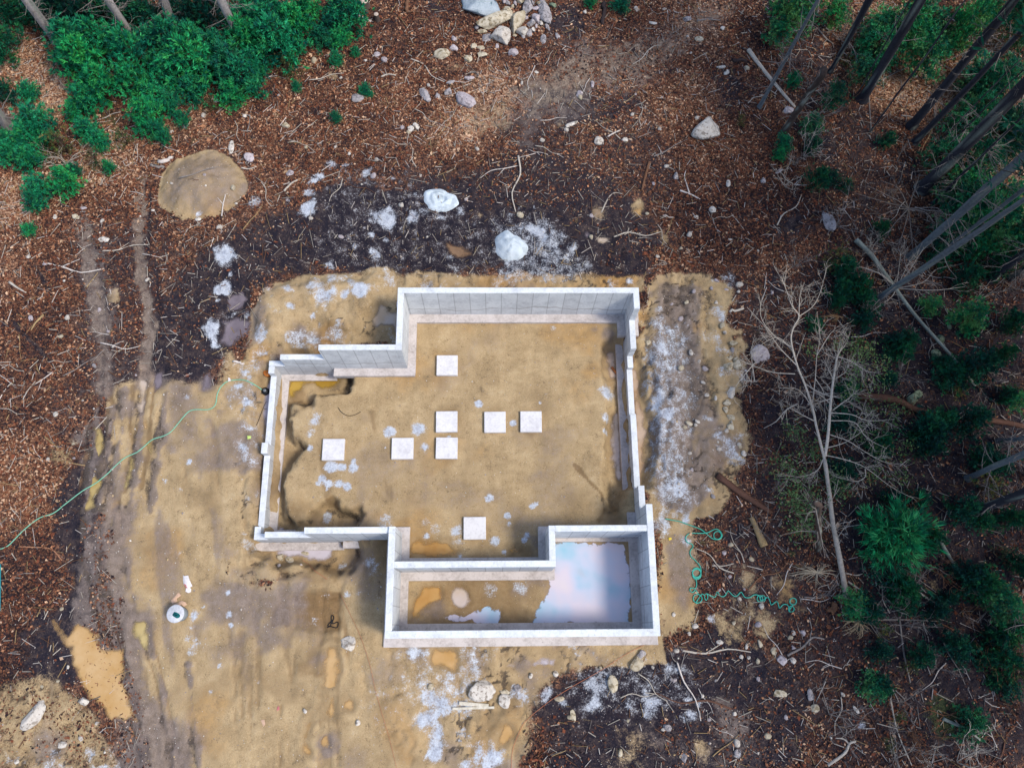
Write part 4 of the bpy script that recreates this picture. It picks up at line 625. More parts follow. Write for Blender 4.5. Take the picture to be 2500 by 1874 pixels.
pad('P', 1065, 1067, 1116, 1119, 'clean square pad directly below the stained pad')
pad('P', 1132, 1261, 1186, 1316, 'square white pad standing in the projecting bay among slurry lumps')

# ------------------------------------------------------------------ stones
def _ico(sub):
    bm = bmesh.new(); bmesh.ops.create_icosphere(bm, subdivisions=sub, radius=1.0); V = np.array([v.co[:] for v in bm.verts]); F = np.array([[v.index for v in f.verts] for f in bm.faces]); bm.free(); return V, F
ICO3, ICO2 = _ico(4), _ico(2)
def rock_mesh(name, r, sx, sy, sz, mat, cuts=9, hi=True):
    V, F = ICO3 if hi else ICO2; P = V.copy()
    for _ in range(cuts):
        n = r.normal(size=3); n /= np.linalg.norm(n); d = r.uniform(0.42, 0.88); P -= np.maximum(0, P @ n - d)[:, None] * n * 0.93
    f = r.uniform(1.2, 2.2, (3, 3)); ph = r.uniform(0, 6, 3); P *= (1 + 0.07 * np.sin(P @ f.T + ph).sum(1) / 1.5)[:, None]
    P += 0.02 * np.sin(P[:, [1, 2, 0]] * 9 + ph)
    P /= np.abs(P).max(0); return mesh_np(name, P * np.array([sx, sy, sz]), F, mat, smooth=True)
STONES = []; HEAP = []
def rock(reg, x, y, rx, ry, rot, mat, label, cat='stone', name='stone', group=None, tall=0.75, cuts=9, sink=0.35):
    p0 = gat(reg, x, y); m = mpp(reg, p0); sx, sy = rx * m, ry * m; h = tall * min(sx, sy); p = gat(reg, x, y, h * 0.5)
    seed = int(abs(x * 13 + y * 7 + ord(reg[0]) * 131)) % 99991; r = np.random.default_rng(seed)
    o = link(name, rock_mesh(name, r, sx, sy, h, M[mat], cuts, min(sx, sy) > 0.12), loc=(p[0], p[1], p[2] - h * 0.5 + h * (1 - 2 * sink) * 0.5 + 0.02)); o.rotation_euler.z = math.radians(-rot)
    tag(o, label, cat, group); STONES.append(o); return o
PILE = 'boulders heaped at the top edge'
for a in [('H', 450, 60, 370, 230, 20, 'blue', 'largest boulder of the heap, rounded and bluish, cut by the top edge', 1.0), ('H', 640, 360, 300, 135, -14, 'tan', 'long pale buff boulder lying under the bluish one', .9), ('H', 1050, 370, 125, 235, 14, 'tan', 'upright buff boulder with a brown streak leaning in the heap', 1.0),
          ('H', 770, 640, 160, 160, 30, 'white', 'squat whitish boulder at the lower edge of the heap', 1.0), ('H', 1570, 200, 120, 260, -12, 'grey', 'tall grey slab boulder at the far side of the heap', .9), ('H', 1225, 120, 90, 130, 25, 'grey', 'dark grey boulder between the upright buff one and grey slab', 1.0), ('H', 1400, 310, 105, 90, 30, 'lilac', 'blocky pale stone with a brown patch beside the grey slab', 1.0),
          ('H', 1290, 415, 70, 65, 0, 'grey', 'small grey-green stone under the blocky pale stone', 1.0), ('H', 1145, 555, 100, 95, -20, 'white', 'whitish cracked stone at the foot of the upright buff boulder', .9), ('H', 1275, 590, 50, 80, 15, 'grey', 'thin grey stone beside the whitish cracked stone', .8), ('H', 520, 660, 105, 75, -15, 'grey', 'flat grey stone beside the squat whitish boulder', .7), ('H', 430, 565, 85, 40, 5, 'tan', 'slim buff stone tucked under the long buff boulder', .8),
          ('H', 840, 170, 75, 60, -20, 'tan', 'small rounded buff stone on top of the heap', 1.0), ('H', 1590, 490, 45, 70, -20, 'grey', 'narrow grey stone below the tall grey slab', .8), ('H', 1690, 90, 60, 55, 0, 'mossy', 'grey-green stone behind the tall grey slab', .9), ('H', 1370, 150, 65, 40, 10, 'lilac', 'small lilac stone between dark boulder and grey slab', .8), ('H', 1100, 20, 80, 60, 10, 'tan', 'buff stone at the back of the heap by the top edge', .9)]:
    a = (*a[:3], a[3] * 1.12, a[4] * 1.12, *a[5:]); rock(*a[:8], 'boulder' if max(a[3], a[4]) > 110 else 'stone', 'boulder' if max(a[3], a[4]) > 110 else 'stone', PILE, a[8], 11, 0.3)
_hr = np.random.default_rng(77)
for i, (x, y, c_) in enumerate([(880, 60, 'grey'), (960, 110, 'tan'), (1010, 60, 'lilac'), (1180, 250, 'grey'), (1210, 330, 'lilac'), (920, 220, 'tan'), (1330, 60, 'grey'), (1450, 60, 'tan'), (1480, 420, 'white'), (1400, 470, 'lilac'), (1010, 640, 'tan'), (1340, 540, 'white'), (330, 480, 'grey'), (700, 820, 'lilac'), (1160, 660, 'grey'), (1640, 330, 'lilac'), (560, 30, 'grey'), (830, 20, 'lilac')]):
    o_ = rock('H', x, y, _hr.uniform(38, 62), _hr.uniform(32, 52), _hr.uniform(0, 180), c_, None, 'stone', 'stone', PILE, .9, 9, .25); HEAP.append((o_, {'grey': 'little grey', 'tan': 'little buff', 'lilac': 'little lilac', 'white': 'little white'}[c_] + ' stone wedged in the heap', PILE, 'by'))
ST = [('H', 265, 825, 62, 52, 10, 'tan', 'yellowish twin stone, smaller of the touching pair below the heap'), ('H', 415, 865, 85, 42, 10, 'tan', 'yellowish twin stone, longer of the touching pair below the heap'), ('H', 415, 985, 95, 55, 5, 'tan', 'brown-stained stone under the yellowish twin stones'), ('H', 165, 1055, 78, 78, 30, 'tan', 'round buff stone beside the brown-stained stone'), ('H', 985, 945, 95, 90, 40, 'lilac', 'square-cornered lilac stone standing apart below the heap'),
      ('H', 1525, 700, 55, 100, 10, 'grey', 'thin upright grey stone under the grey slab boulder'), ('H', 1775, 650, 40, 85, -15, 'grey', 'curved pale stone beside the dark hollow by the heap'), ('H', 1390, 1305, 45, 30, 0, 'white', 'small bright white stone on the brown dirt path below the heap'), ('H', 200, 1405, 100, 50, 0, 'lilac', 'flat pinkish stone half sunk in the litter below the heap'),
      ('R2', 655, 348, 52, 44, -30, 'tan', 'large yellowish rounded stone apart from the heap'), ('R2', 730, 308, 28, 24, 0, 'lilac', 'pale stone between the yellowish stone and heap'), ('R2', 730, 250, 18, 22, 0, 'lilac', 'small pale stone above the pale stone by the heap'), ('R2', 238, 350, 22, 17, 0, 'lilac', 'pale round stone beside a dark patch in the litter'), ('R2', 165, 388, 14, 12, 0, 'white', 'little white stone next to the green tuft'), ('R2', 285, 380, 20, 20, 0, 'lilac', 'pinkish stone next to the pale round stone'),
      ('R2', 110, 628, 45, 30, 10, 'grey', 'whitish stone beside the isolated green seedling'), ('R2', 545, 608, 58, 30, 55, 'grey', 'long faceted grey slab with splinters beside it'), ('R2', 690, 590, 27, 32, 0, 'grey', 'grey stone between the long slab and the triangular slab'), ('R2', 805, 640, 75, 48, 30, 'lilac', 'broad triangular grey slab on tan litter'), ('R2', 628, 618, 20, 28, 0, 'grey', 'small grey stone against the long faceted slab'), ('R2', 715, 530, 38, 14, -20, 'grey', 'low dark grey stone above the triangular slab'),
      ('R2', 455, 830, 21, 24, 0, 'white', 'lower stone of the white pair in the litter'), ('R2', 492, 808, 22, 27, -30, 'white', 'upper stone of the white pair in the litter'), ('R2', 1485, 797, 46, 15, -28, 'white', 'long pale stone on dark soil past the dirt path'), ('R2', 1662, 902, 32, 30, 20, 'white', 'white angular stone in brown litter near the twin sticks'), ('R2', 1620, 535, 14, 36, 0, 'lilac', 'upright sliver stone on the brown path'), ('R2', 1535, 600, 26, 24, 0, 'lilac', 'pale pointed stone under the upright sliver stone'),
      ('R2', 2010, 148, 28, 15, 0, 'white', 'flat white stone on the dirt path near the top edge'), ('R2', 1905, 60, 16, 22, 0, 'white', 'white stone on the path beside the seedling'), ('R2', 2160, 1130, 20, 28, 0, 'grey', 'round grey stone in dark litter between forked root and white stones'), ('R2', 1830, 895, 22, 18, 20, 'white', 'white lump at the end of the short stick'), ('R2', 55, 990, 16, 12, 0, 'white', 'small white stone above the slurry trail'), ('R2', 235, 1022, 15, 15, 0, 'white', 'white stone at the tip of the slurry trail'), ('R2', 2085, 58, 18, 10, -30, 'white', 'small white stone on the path by the very top edge'), ('R2', 1575, 75, 14, 16, 0, 'white', 'small white stone beside the pale stick at the top edge'), ('R2', 1170, 525, 9, 7, 0, 'white', 'tiny white pebble below the bright stone on the path'),
      ('R1', 1838, 805, 27, 19, 0, 'tan', 'round buff stone in litter above the sand mound'), ('R1', 1603, 1005, 34, 36, 20, 'lilac', 'pinkish angular stone beside the sand mound'), ('R1', 1490, 945, 22, 50, -5, 'white', 'white broken stone at the root of the sand mound'), ('R1', 1568, 742, 18, 14, 20, 'white', 'white stone under the green thicket edge'), ('R1', 1970, 945, 15, 12, 0, 'tan', 'small buff stone between sticks beyond the mound'), ('R1', 1860, 1110, 27, 21, 0, 'lilac', 'pale stone between the mound and the slurry trail'), ('R1', 1385, 645, 28, 18, 10, 'white', 'white stone half hidden by the thicket'), ('R1', 663, 1538, 36, 24, 5, 'white', 'white flat stone between the two wheel tracks'), ('R1', 485, 1387, 24, 20, 0, 'tan', 'buff stone at the edge of the track by the saplings'), ('R1', 352, 1392, 14, 18, 0, 'white', 'pale stone near the buff stone by the saplings'), ('R1', 540, 1338, 26, 12, 0, 'lilac', 'low flat stone above the buff stone'), ('R1', 1103, 846, 14, 12, 0, 'white', 'white pebble on bare earth among the saplings'), ('R1', 1515, 1308, 13, 11, 0, 'white', 'white stone on the flank of the sand mound'), ('R1', 1272, 1408, 20, 12, 0, 'white', 'white stones at the foot of the sand mound'), ('R1', 985, 1350, 14, 10, 0, 'white', 'small white stone beside the track and mound'), ('R1', 182, 1645, 14, 16, 0, 'white', 'white stone near the lower bushes'),
      ('R3', 168, 820, 102, 72, -18, 'white', 'big pale boulder with dark spots alone in brown litter', 1), ('R3', 48, 120, 28, 22, 0, 'grey', 'grey stone beside the short dark log'), ('R3', 125, 250, 30, 18, 10, 'tan', 'buff stone at the edge of the dirt path'), ('R3', 275, 182, 18, 14, -20, 'white', 'white stone next to the twisted stick'), ('R3', 265, 430, 32, 13, 0, 'white', 'flat pale stone on the dark hollow'), ('R3', 297, 465, 20, 20, 20, 'white', 'pale stone just under the flat pale stone'), ('R3', 310, 1180, 16, 28, 20, 'white', 'white pointed stone with a dark hollow beside it'), ('R3', 535, 1160, 18, 22, -20, 'grey', 'grey stone on brown litter between the boulders'), ('R3', 640, 1098, 32, 14, -20, 'grey', 'low grey stone near the dark seedlings'), ('R3', 215, 1343, 30, 25, -20, 'white', 'white angular stone below the white root'), ('R3', 105, 1395, 18, 14, 0, 'white', 'small white stone below the white angular stone'), ('R3', 962, 1412, 40, 80, -6, 'grey', 'tall grey upright boulder with a dark base among the twigs', 1), ('R3', 695, 705, 38, 28, 0, 'lilac', 'brownish stone under the end of the pale fallen pole'), ('R3', 325, 1540, 18, 9, 0, 'white', 'low white stone in litter near the sand berm'), ('R3', 2000, 1018, 24, 16, 10, 'white', 'white stone among the dark trunks'), ('R3', 1510, 495, 20, 12, 0, 'white', 'white stone among pale debris between trunks'), ('R3', 2085, 122, 22, 16, 0, 'white', 'white stone glimpsed beside the thick leaning trunk'),
      ('R5', 530, 630, 68, 72, 30, 'lilac', 'big grey-pink boulder with dark spots beside the dead tree', 1), ('R5', 1515, 915, 48, 60, 15, 'mossy', 'green lichened boulder beside the rotten log', 1), ('R5', 1675, 545, 30, 32, 0, 'mossy', 'mossy stone behind the leaning pale trunk'), ('R5', 1640, 640, 36, 34, 0, 'mossy', 'mossy stone under the leaning pale trunk'), ('R5', 1735, 470, 22, 16, 0, 'mossy', 'small mossy stone above the leaning pale trunk'), ('R5', 1718, 362, 12, 16, 0, 'mossy', 'tiny mossy stone beside the dark trunk base'),
      ('R5', 352, 567, 30, 22, 10, 'tan', 'buff stone topmost on the edge of the sandy berm'), ('R5', 370, 700, 32, 38, -20, 'tan', 'larger buff stone of the touching pair on the berm edge'), ('R5', 315, 715, 32, 34, 0, 'tan', 'darker buff stone of the touching pair on the berm edge'), ('R5', 318, 670, 20, 18, 0, 'tan', 'little buff stone above the touching pair'), ('R5', 331, 890, 26, 42, 10, 'white', 'long whitish stone on the berm edge'), ('R5', 300, 955, 28, 22, 0, 'tan', 'flat buff stone below the long whitish stone'), ('R5', 297, 1002, 20, 24, 0, 'tan', 'yellow-buff stone second below the long whitish stone'), ('R5', 327, 1048, 27, 22, 0, 'tan', 'round buff stone third below the long whitish stone'), ('R5', 330, 1098, 26, 32, 0, 'tan', 'lowest and roundest buff stone of the berm edge line'), ('R5', 413, 1280, 18, 20, 0, 'white', 'white stone in litter beside the berm'), ('R5', 73, 630, 16, 24, 10, 'white', 'white oval stone on the grey berm'), ('R5', 292, 507, 15, 13, 0, 'white', 'white round stone at the berm edge'), ('R5', 232, 312, 13, 14, 0, 'white', 'white stone at the berm corner'), ('R5', 300, 228, 16, 13, 10, 'lilac', 'lilac stone just beyond the berm corner'), ('R5', 235, 170, 20, 12, 30, 'lilac', 'buff-grey stone at the berm tip'), ('R5', 593, 248, 11, 16, 0, 'lilac', 'small pinkish stone behind the dead tree twigs'), ('R5', 172, 905, 18, 12, -10, 'white', 'white stone in the middle of the berm'), ('R5', 228, 925, 11, 18, 0, 'white', 'slim white stone in the middle of the berm'), ('R5', 123, 695, 12, 18, 20, 'white', 'pale stone beside the white oval stone'), ('R5', 60, 1085, 26, 16, 20, 'tan', 'buff stone in grey gravel of the berm'), ('R5', 110, 1075, 20, 12, 20, 'white', 'white stone next to the buff stone in gravel'), ('R5', 45, 310, 18, 12, -20, 'tan', 'buff stone lying in the berm puddle line'), ('G', 525, 800, 40, 48, 20, 'tan', 'buff stone below the top of the stepped wall'), ('G', 345, 1270, 16, 16, 0, 'tan', 'brown stone standing in the tan puddle by the wall'),
      ('R7', 930, 1165, 85, 65, 15, 'white', 'big white boulder with brown stains below the foundation', 1), ('R7', 1065, 1225, 42, 42, 20, 'white', 'brown-stained stone next to the big white boulder'), ('R7', 1053, 1172, 34, 22, 10, 'tan', 'buff stone wedged above the brown-stained stone'), ('R7', 1145, 1145, 25, 22, 10, 'grey', 'dark grey stone beside the buff wedged stone'), ('R7', 1938, 935, 28, 30, 0, 'grey', 'grey stone of the pair at the dark soil edge'), ('R7', 1905, 985, 44, 42, -30, 'tan', 'buff stone of the pair at the dark soil edge'), ('R7', 1760, 1125, 34, 55, -20, 'tan', 'flat earthy buff stone in the dark soil'), ('R7', 50, 858, 46, 48, 20, 'white', 'whitish rounded stone beside the scraped square of earth'), ('R7', 582, 1135, 20, 20, 0, 'tan', 'buff pebble beside the slurry patch'), ('R7', 1495, 1325, 18, 34, -10, 'tan', 'narrow buff stone under the orange string'), ('R7', 1385, 1055, 18, 20, 0, 'white', 'white stone in the dark soil edge'), ('R7', 1225, 1065, 14, 16, 0, 'white', 'white pebble in the dark soil edge'), ('R7', 1800, 1560, 14, 22, 0, 'tan', 'buff stone low in the dark soil'), ('R7', 2100, 1400, 28, 20, 10, 'grey', 'brown-grey stone in the dark soil'), ('R7', 2145, 672, 12, 14, 0, 'white', 'white pebble on orange earth by the wall end'), ('R7', 2165, 900, 20, 16, -20, 'white', 'pale stone on the dark soil beyond the wall end'), ('R7', 1410, 1215, 30, 16, 0, 'tan', 'buff stone between slurry patches'), ('R7', 115, 1370, 14, 20, 0, 'white', 'small white stone below the triangular puddle'),
      ('R6', 220, 1310, 100, 48, -48, 'white', 'big long white boulder beside the largest puddle', 1), ('R6', 532, 1228, 30, 28, -20, 'white', 'white stone at the edge of the largest puddle'), ('R6', 395, 1508, 28, 18, 0, 'white', 'white stone on grey earth at the bottom corner'), ('R6', 518, 1468, 14, 15, 0, 'white', 'small white stone above the grey earth'), ('R6', 110, 1618, 15, 15, 0, 'white', 'small white stone closest to the bottom corner'), ('R6', 190, 1370, 18, 16, 0, 'tan', 'buff stone touching the long white boulder'), ('R6', 435, 1010, 10, 12, 0, 'white', 'white pebble beside the largest puddle'), ('R6', 625, 1370, 11, 10, 0, 'white', 'white pebble below the largest puddle'), ('R6', 1960, 1290, 12, 14, 0, 'white', 'tiny white pebble in the dark rut'),
      ('C', 612, 1318, 44, 26, 10, 'tan', 'dark oval stone standing in the lilac puddle'), ('C', 362, 1355, 40, 36, 10, 'tan', 'buff stone on the shore of the lilac puddle'), ('C', 450, 1390, 46, 34, 20, 'tan', 'pale-topped stone on the shore of the lilac puddle'), ('C', 350, 1450, 28, 24, 0, 'grey', 'small grey stone in the pit edge below the buff stone'), ('R4', 945, 165, 14, 18, 20, 'white', 'white stone in the wheel track'), ('R4', 412, 170, 10, 10, 0, 'white', 'white pebble between the two tracks'), ('R4', 340, 1335, 0.1, 0.1, 0, 'white', '')]
ST = [s for s in ST if s[7]]
for s in ST:
    big = len(s) > 8; rock(*s[:8], 'boulder' if big else 'stone', 'boulder' if big else 'stone', None if big else 'loose stones about the clearing', 0.85 if big else 0.7, 10 if big else 8)
for a in [('R8', 655, 960, 28, 34, -20, 'lilac', 'round grey-pink boulder in the dark soil beside a forked branch'), ('R8', 605, 905, 20, 24, 0, 'tan', 'brownish stone above the round grey-pink boulder'), ('R8', 515, 860, 16, 28, -10, 'tan', 'pale upright stone at the edge of the sandy patch'), ('R8', 425, 880, 12, 22, 10, 'white', 'pale stone beside the upright stone'), ('R8', 255, 850, 22, 14, 10, 'white', 'white stone on the dark soil edge below coiled tubing'), ('R8', 100, 745, 22, 15, -10, 'white', 'white stone on sand near the berm end'), ('R8', 60, 798, 12, 15, 0, 'white', 'pale pebble pair on sand near the berm end'), ('R8', 790, 790, 16, 18, 0, 'lilac', 'pinkish stone among roots below the tubing'), ('R8', 730, 968, 20, 16, 30, 'white', 'white flake stone beside the round grey-pink boulder'), ('R8', 640, 1182, 42, 22, 10, 'tan', 'long brown stone in the dark soil'), ('R8', 838, 1188, 19, 34, 0, 'grey', 'upright pale stone among the brown leaves'), ('R8', 865, 1275, 28, 24, 0, 'tan', 'round brown stone under the upright pale stone'), ('R8', 285, 275, 15, 16, 30, 'lilac', 'square pinkish stone under the coil of tubing'), ('R8', 348, 725, 15, 14, 0, 'tan', 'buff stone on the sandy litter'), ('R8', 1045, 1185, 14, 14, 0, 'white', 'white pebble among the brown leaves'), ('R8', 1135, 1280, 14, 26, -30, 'white', 'slim white stone among the brown leaves'), ('R8', 395, 945, 14, 16, 0, 'white', 'white pebble in the dark soil'), ('R8', 730, 885, 16, 14, 0, 'lilac', 'pale stone beside the forked branch'), ('R8', 145, 1195, 10, 14, 0, 'white', 'white pebble at the grey gravel patch'), ('R8', 350, 1310, 14, 12, 0, 'white', 'white pebble in the grey gravel patch'), ('R8', 365, 1555, 16, 22, 0, 'grey', 'grey stone low in the dark soil'), ('R8', 30, 1590, 22, 30, 0, 'grey', 'grey stone at the bottom edge in dark soil')]:
    rock(*a, group='loose stones about the clearing', tall=0.7)
# two mounds of hardened slurry
def slurry(reg, x, y, rx, ry, label, ring):
    p = gat(reg, x, y); m = mpp(reg, p); n = 40; V = []; F = []; r_ = np.random.default_rng(int(x))
    ph = r_.uniform(0, 6, 5); rr = np.linspace(0, 1, 14)
    for i, t in enumerate(rr):
        for j in range(n):
            a = 2 * math.pi * j / n; k = 1 + 0.10 * math.sin(2 * a + ph[0]) + 0.07 * math.sin(3 * a + ph[1]) + 0.04 * math.sin(7 * a + ph[2])
            if ring: h = 0.30 * (1 - t) ** 0.6 * 1.0 - 0.24 * math.exp(-(t / 0.32) ** 2) + 0.07 * math.sin(t * 16 + ph[3]) * (1 - t)
            else: h = 0.34 * (1 - t ** 2) ** 0.7 + 0.03 * math.sin(5 * a + t * 7) * t * (1 - t) * 3
            xx, yy = p[0] + rx * m * t * k * math.cos(a), p[1] + ry * m * t * k * math.sin(a)
            V.append((xx, yy, gz(xx, yy) - 0.05 + 0.06 * (1 - t) + h))
    F = [[i * n + j, i * n + (j + 1) % n, (i + 1) * n + (j + 1) % n, (i + 1) * n + j] for i in range(13) for j in range(n)]
    o = link('slurry_mound', mesh_np('slurry_mound', np.array(V) - p, F, M['slurry'], smooth=True), loc=p); tag(o, label, 'concrete mound')
slurry('R2', 645, 1288, 118, 82, 'pale blue-white mound of dumped concrete with ripple rings and grey middle', True)
slurry('R2', 1095, 1580, 100, 110, 'rounded white mound of dumped concrete speckled with dark spots', False)

# ------------------------------------------------------------------ sticks, logs, boards
def log(name, cat, reg, L, r0, r1, col, label, up=0.02, group=None, n=7, lump=0.12, zs=None, k=4):
    P = np.array([gat(reg, x, y, (zs[i] if zs else 0) + up) for i, (x, y) in enumerate(L)])
    if len(P) > 2: P = smooth_path(P, k)
    else: P = np.array([P[0] + (P[1] - P[0]) * t for t in np.linspace(0, 1, 6)]) + np.concatenate([[[0, 0, 0]], rng.normal(0, r0 * 0.5, (4, 3)), [[0, 0, 0]]])
    P[:, 2] = np.maximum(P[:, 2], gz_arr(P[:, 0], P[:, 1]) + r1 * 0.6); R = np.linspace(r0, r1, len(P)); b = MB(); c = P[len(P) // 2].copy(); b.tube(P - c, R, n, None, True, lump)
    C = np.array(col); b.C = [np.clip(C * rng.uniform(0.8, 1.15, (len(b.V[0]), 1)), 0, 1)]
    o = link(name, b.build(name, M['twig'], True), loc=c); return tag(o, label, cat, group)
PALE = lin(206, 196, 184, K); WHT = lin(226, 216, 210, K); BRN = lin(128, 92, 70, K); RED = lin(104, 74, 62, K); GRY = lin(150, 142, 138, K); DRK = lin(66, 54, 54, K); YEL = lin(176, 150, 110, K); LICH = lin(150, 158, 150, K)
for a in [('R3', [(440, 320), (560, 480), (740, 690)], .11, .06, PALE, 'pale bare fallen pole slanting across the litter to a dark snag'), ('R5', [(240, 1420), (400, 1540), (580, 1655)], .15, .10, RED, 'reddish peeled log lying at the edge of the berm'), ('R5', [(1130, 910), (1380, 935), (1520, 1000), (1740, 1040)], .17, .10, RED, 'rotten red log running beside the lichened boulder'), ('R5', [(1860, 1055), (2050, 1075), (2230, 1110)], .14, .10, RED, 'second rotten log running out to the picture edge'),
          ('R8', [(455, 50), (500, 150), (540, 235)], .09, .16, YEL, 'splintered yellowish log with a split end near the coiled tubing'), ('R8', [(1650, 150), (1700, 250), (1805, 415)], .09, .06, LICH, 'lichened pole lying behind the bright green pine'), ('R8', [(1690, 1340), (1820, 1400), (1930, 1475)], .07, .04, LICH, 'pale rotting branch on the olive moss'), ('R2', [(1990, 1040), (1965, 1120), (1940, 1225)], .07, .05, BRN, 'brown split log above the small muddy puddle'), ('R2', [(430, 0), (440, 80)], .10, .09, BRN, 'short brown log at the top edge by the stumps'), ('R2', [(1700, 20), (1690, 160)], .12, .08, DRK, 'dark charred log at the top edge'), ('R1', [(1020, 1038), (1110, 1014)], .10, .08, WHT, 'short white log at the upper side of the sand mound'), ('R1', [(970, 1058), (1055, 1076)], .08, .06, GRY, 'grey log under the short white log'), ('R3', [(340, 390), (430, 395)], .09, .07, DRK, 'short dark log in litter near the dirt path'), ('R8', [(960, 655), (995, 600)], .14, .12, BRN, 'short thick brown log end among roots')]:
    log('fallen_log', 'log', *a[:5], a[5], up=a[2] * 0.5, n=9)
for a in [('R8', [(1410, 690), (1440, 930), (1480, 1110)], .04, .03, GRY, 'thin straight pole standing out on the dark forest floor'), ('R8', [(1240, 705), (1450, 705), (1660, 715)], .04, .02, GRY, 'thin pole crossing the straight pole'), ('R8', [(1350, 1205), (1400, 1430), (1490, 1640)], .04, .02, PALE, 'long thin pale branch on brown leaves'), ('R8', [(1080, 460), (1180, 530), (1270, 610)], .04, .02, PALE, 'pale branch running out from the base of the dead tree'), ('R8', [(1060, 405), (1130, 420), (1175, 410)], .035, .015, PALE, 'short white branch at the dead tree foot'), ('R8', [(690, 935), (790, 880), (850, 820), (930, 830)], .05, .03, GRY, 'crooked grey branch above the dark soil'), ('R8', [(830, 870), (840, 800), (848, 770)], .035, .02, GRY, 'stub fork of the crooked grey branch'), ('R8', [(950, 1640), (1060, 1560), (1090, 1500), (1130, 1485)], .06, .04, PALE, 'curved white branch near the bottom edge'), ('R8', [(1085, 1500), (1050, 1470), (1000, 1465)], .035, .02, PALE, 'small side branch of the curved white branch'), ('R8', [(1500, 505), (1580, 560), (1650, 602)], .05, .03, PALE, 'pale branch beyond the bare shrub'), ('R4', [(60, 180), (110, 215), (170, 250)], .06, .03, PALE, 'pale wood splinter by the side edge'), ('R4', [(280, 390), (230, 440), (200, 490)], .05, .03, YEL, 'yellowish splinter bundle in the dark litter'), ('R4', [(1497, 690), (1570, 702)], .05, .045, WHT, 'white stick beside the corner of the foundation'), ('R2', [(1680, 1365), (1720, 1280), (1760, 1240), (1815, 1245)], .035, .015, PALE, 'forked root in the dark mud'), ('R1', [(1825, 1228), (1870, 1180), (1912, 1157)], .05, .04, PALE, 'thick pale stick between mound and slurry trail'), ('R1', [(1550, 1078), (1600, 1085), (1650, 1070)], .04, .02, PALE, 'pale curved stick touching the sand mound'), ('R3', [(110, 135), (180, 125), (260, 132)], .05, .03, GRY, 'twisted grey stick beside the path'), ('R3', [(1250, 540), (1400, 460), (1540, 400)], .05, .03, GRY, 'grey fallen branch in the pale debris'), ('R3', [(890, 190), (930, 240), (985, 285)], .05, .03, GRY, 'grey branch lying at the thick dark trunk'), ('R3', [(960, 200), (1020, 250), (1085, 302)], .04, .03, GRY, 'second grey branch lying at the thick dark trunk'), ('R8', [(205, 358), (280, 360), (345, 345)], .03, .015, PALE, 'Y-shaped pale twig on sandy litter'), ('R8', [(800, 560), (900, 565), (975, 530)], .03, .015, GRY, 'curved twig beside the coiled tubing end'), ('R6', [(110, 235), (220, 240), (330, 252), (398, 325)], .03, .015, lin(190, 140, 110, K), 'reddish root on the dark mud'), ('R3', [(330, 1375), (370, 1420), (412, 1475)], .03, .015, PALE, 'thin pale stick beside the dark hollow'), ('R3', [(0, 1225), (60, 1245), (130, 1280)], .05, .03, WHT, 'white root lying in the litter'), ('R3', [(60, 1240), (30, 1140), (40, 1090)], .035, .015, WHT, 'thin upper arm of the white root'), ('R3', [(1205, 450), (1215, 640), (1230, 860)], .05, .03, GRY, 'upright-looking grey pole between trunks'), ('R3', [(1420, 742), (1500, 755)], .04, .03, GRY, 'short stick near the thick trunk base'), ('R2', [(265, 495), (310, 478), (360, 485)], .05, .03, PALE, 'bowed pale stick in the litter'), ('R2', [(240, 500), (235, 550), (258, 585)], .03, .02, WHT, 'white splinter beside the seedling'), ('R2', [(20, 40), (110, 95), (200, 140)], .05, .04, WHT, 'white pole sticking out of the bright bush'), ('R2', [(730, 578), (790, 555), (840, 537)], .03, .015, PALE, 'thin stick above the triangular slab'), ('R2', [(1720, 880), (1760, 855), (1800, 838)], .045, .035, WHT, 'short white stick by the angular stone'), ('R2', [(2075, 1385), (2145, 1398)], .03, .02, WHT, 'white stick beside the muddy puddle'), ('R5', [(320, 372), (410, 348)], .06, .05, PALE, 'pale stick at the berm rim'), ('R5', [(2015, 780), (2050, 705)], .04, .03, GRY, 'grey stick in dark undergrowth')]:
    log('fallen_branch', 'branch', *a[:5], a[5], up=a[2] * 0.6, n=6)
def board(reg, a, b, w, t, mat, name, cat, label, up=0.02):
    A = gat(reg, *a, up); B = gat(reg, *b, up); d = B - A; L = np.linalg.norm(d); bm = bmesh.new()
    bmesh.ops.create_cube(bm, size=1.0, matrix=Matrix.Diagonal((L, w, t, 1))); bmesh.ops.bevel(bm, geom=bm.edges[:], offset=t * 0.12, segments=1, affect='EDGES')
    me = bpy.data.meshes.new(name); bm.to_mesh(me); bm.free(); me.materials.append(M[mat]); o = link(name, me, loc=(A + B) / 2 + np.array([0, 0, t / 2 + 0.02])); o.rotation_euler = (0, -math.asin(d[2] / L), math.atan2(d[1], d[0])); return tag(o, label, cat)
board('R7', (765, 1240), (955, 1256), .13, .05, 'board', 'timber_board', 'board', 'wide white board lying below the big white boulder')
board('R7', (722, 1276), (992, 1268), .09, .04, 'board', 'timber_board', 'board', 'long thin white board under the wide white board')
board('B', (1672, 922), (1722, 988), .10, .05, 'plank', 'wood_plank', 'plank', 'short brown plank in the trench beside the stepped wall', 0.04)
o = board('R6', (0, 350), (-4, 650), .12, .12, 'blue_paint', 'painted_post', 'post', 'turquoise painted post with a yellow end at the picture edge')
A_ = gat('R6', 2, 656); b = MB(); b.tube([(0, 0, 0), (0, -0.03, 0.0), (0, -0.16, 0), (0, -0.17, 0)], [0.05, 0.075, 0.075, 0.05], 10); e_ = link('end_cap', b.build('end_cap', M['yellow_paint']), o)
e_.matrix_world = Matrix.Translation((A_[0] - 0.02, A_[1] + 0.06, o.location.z))

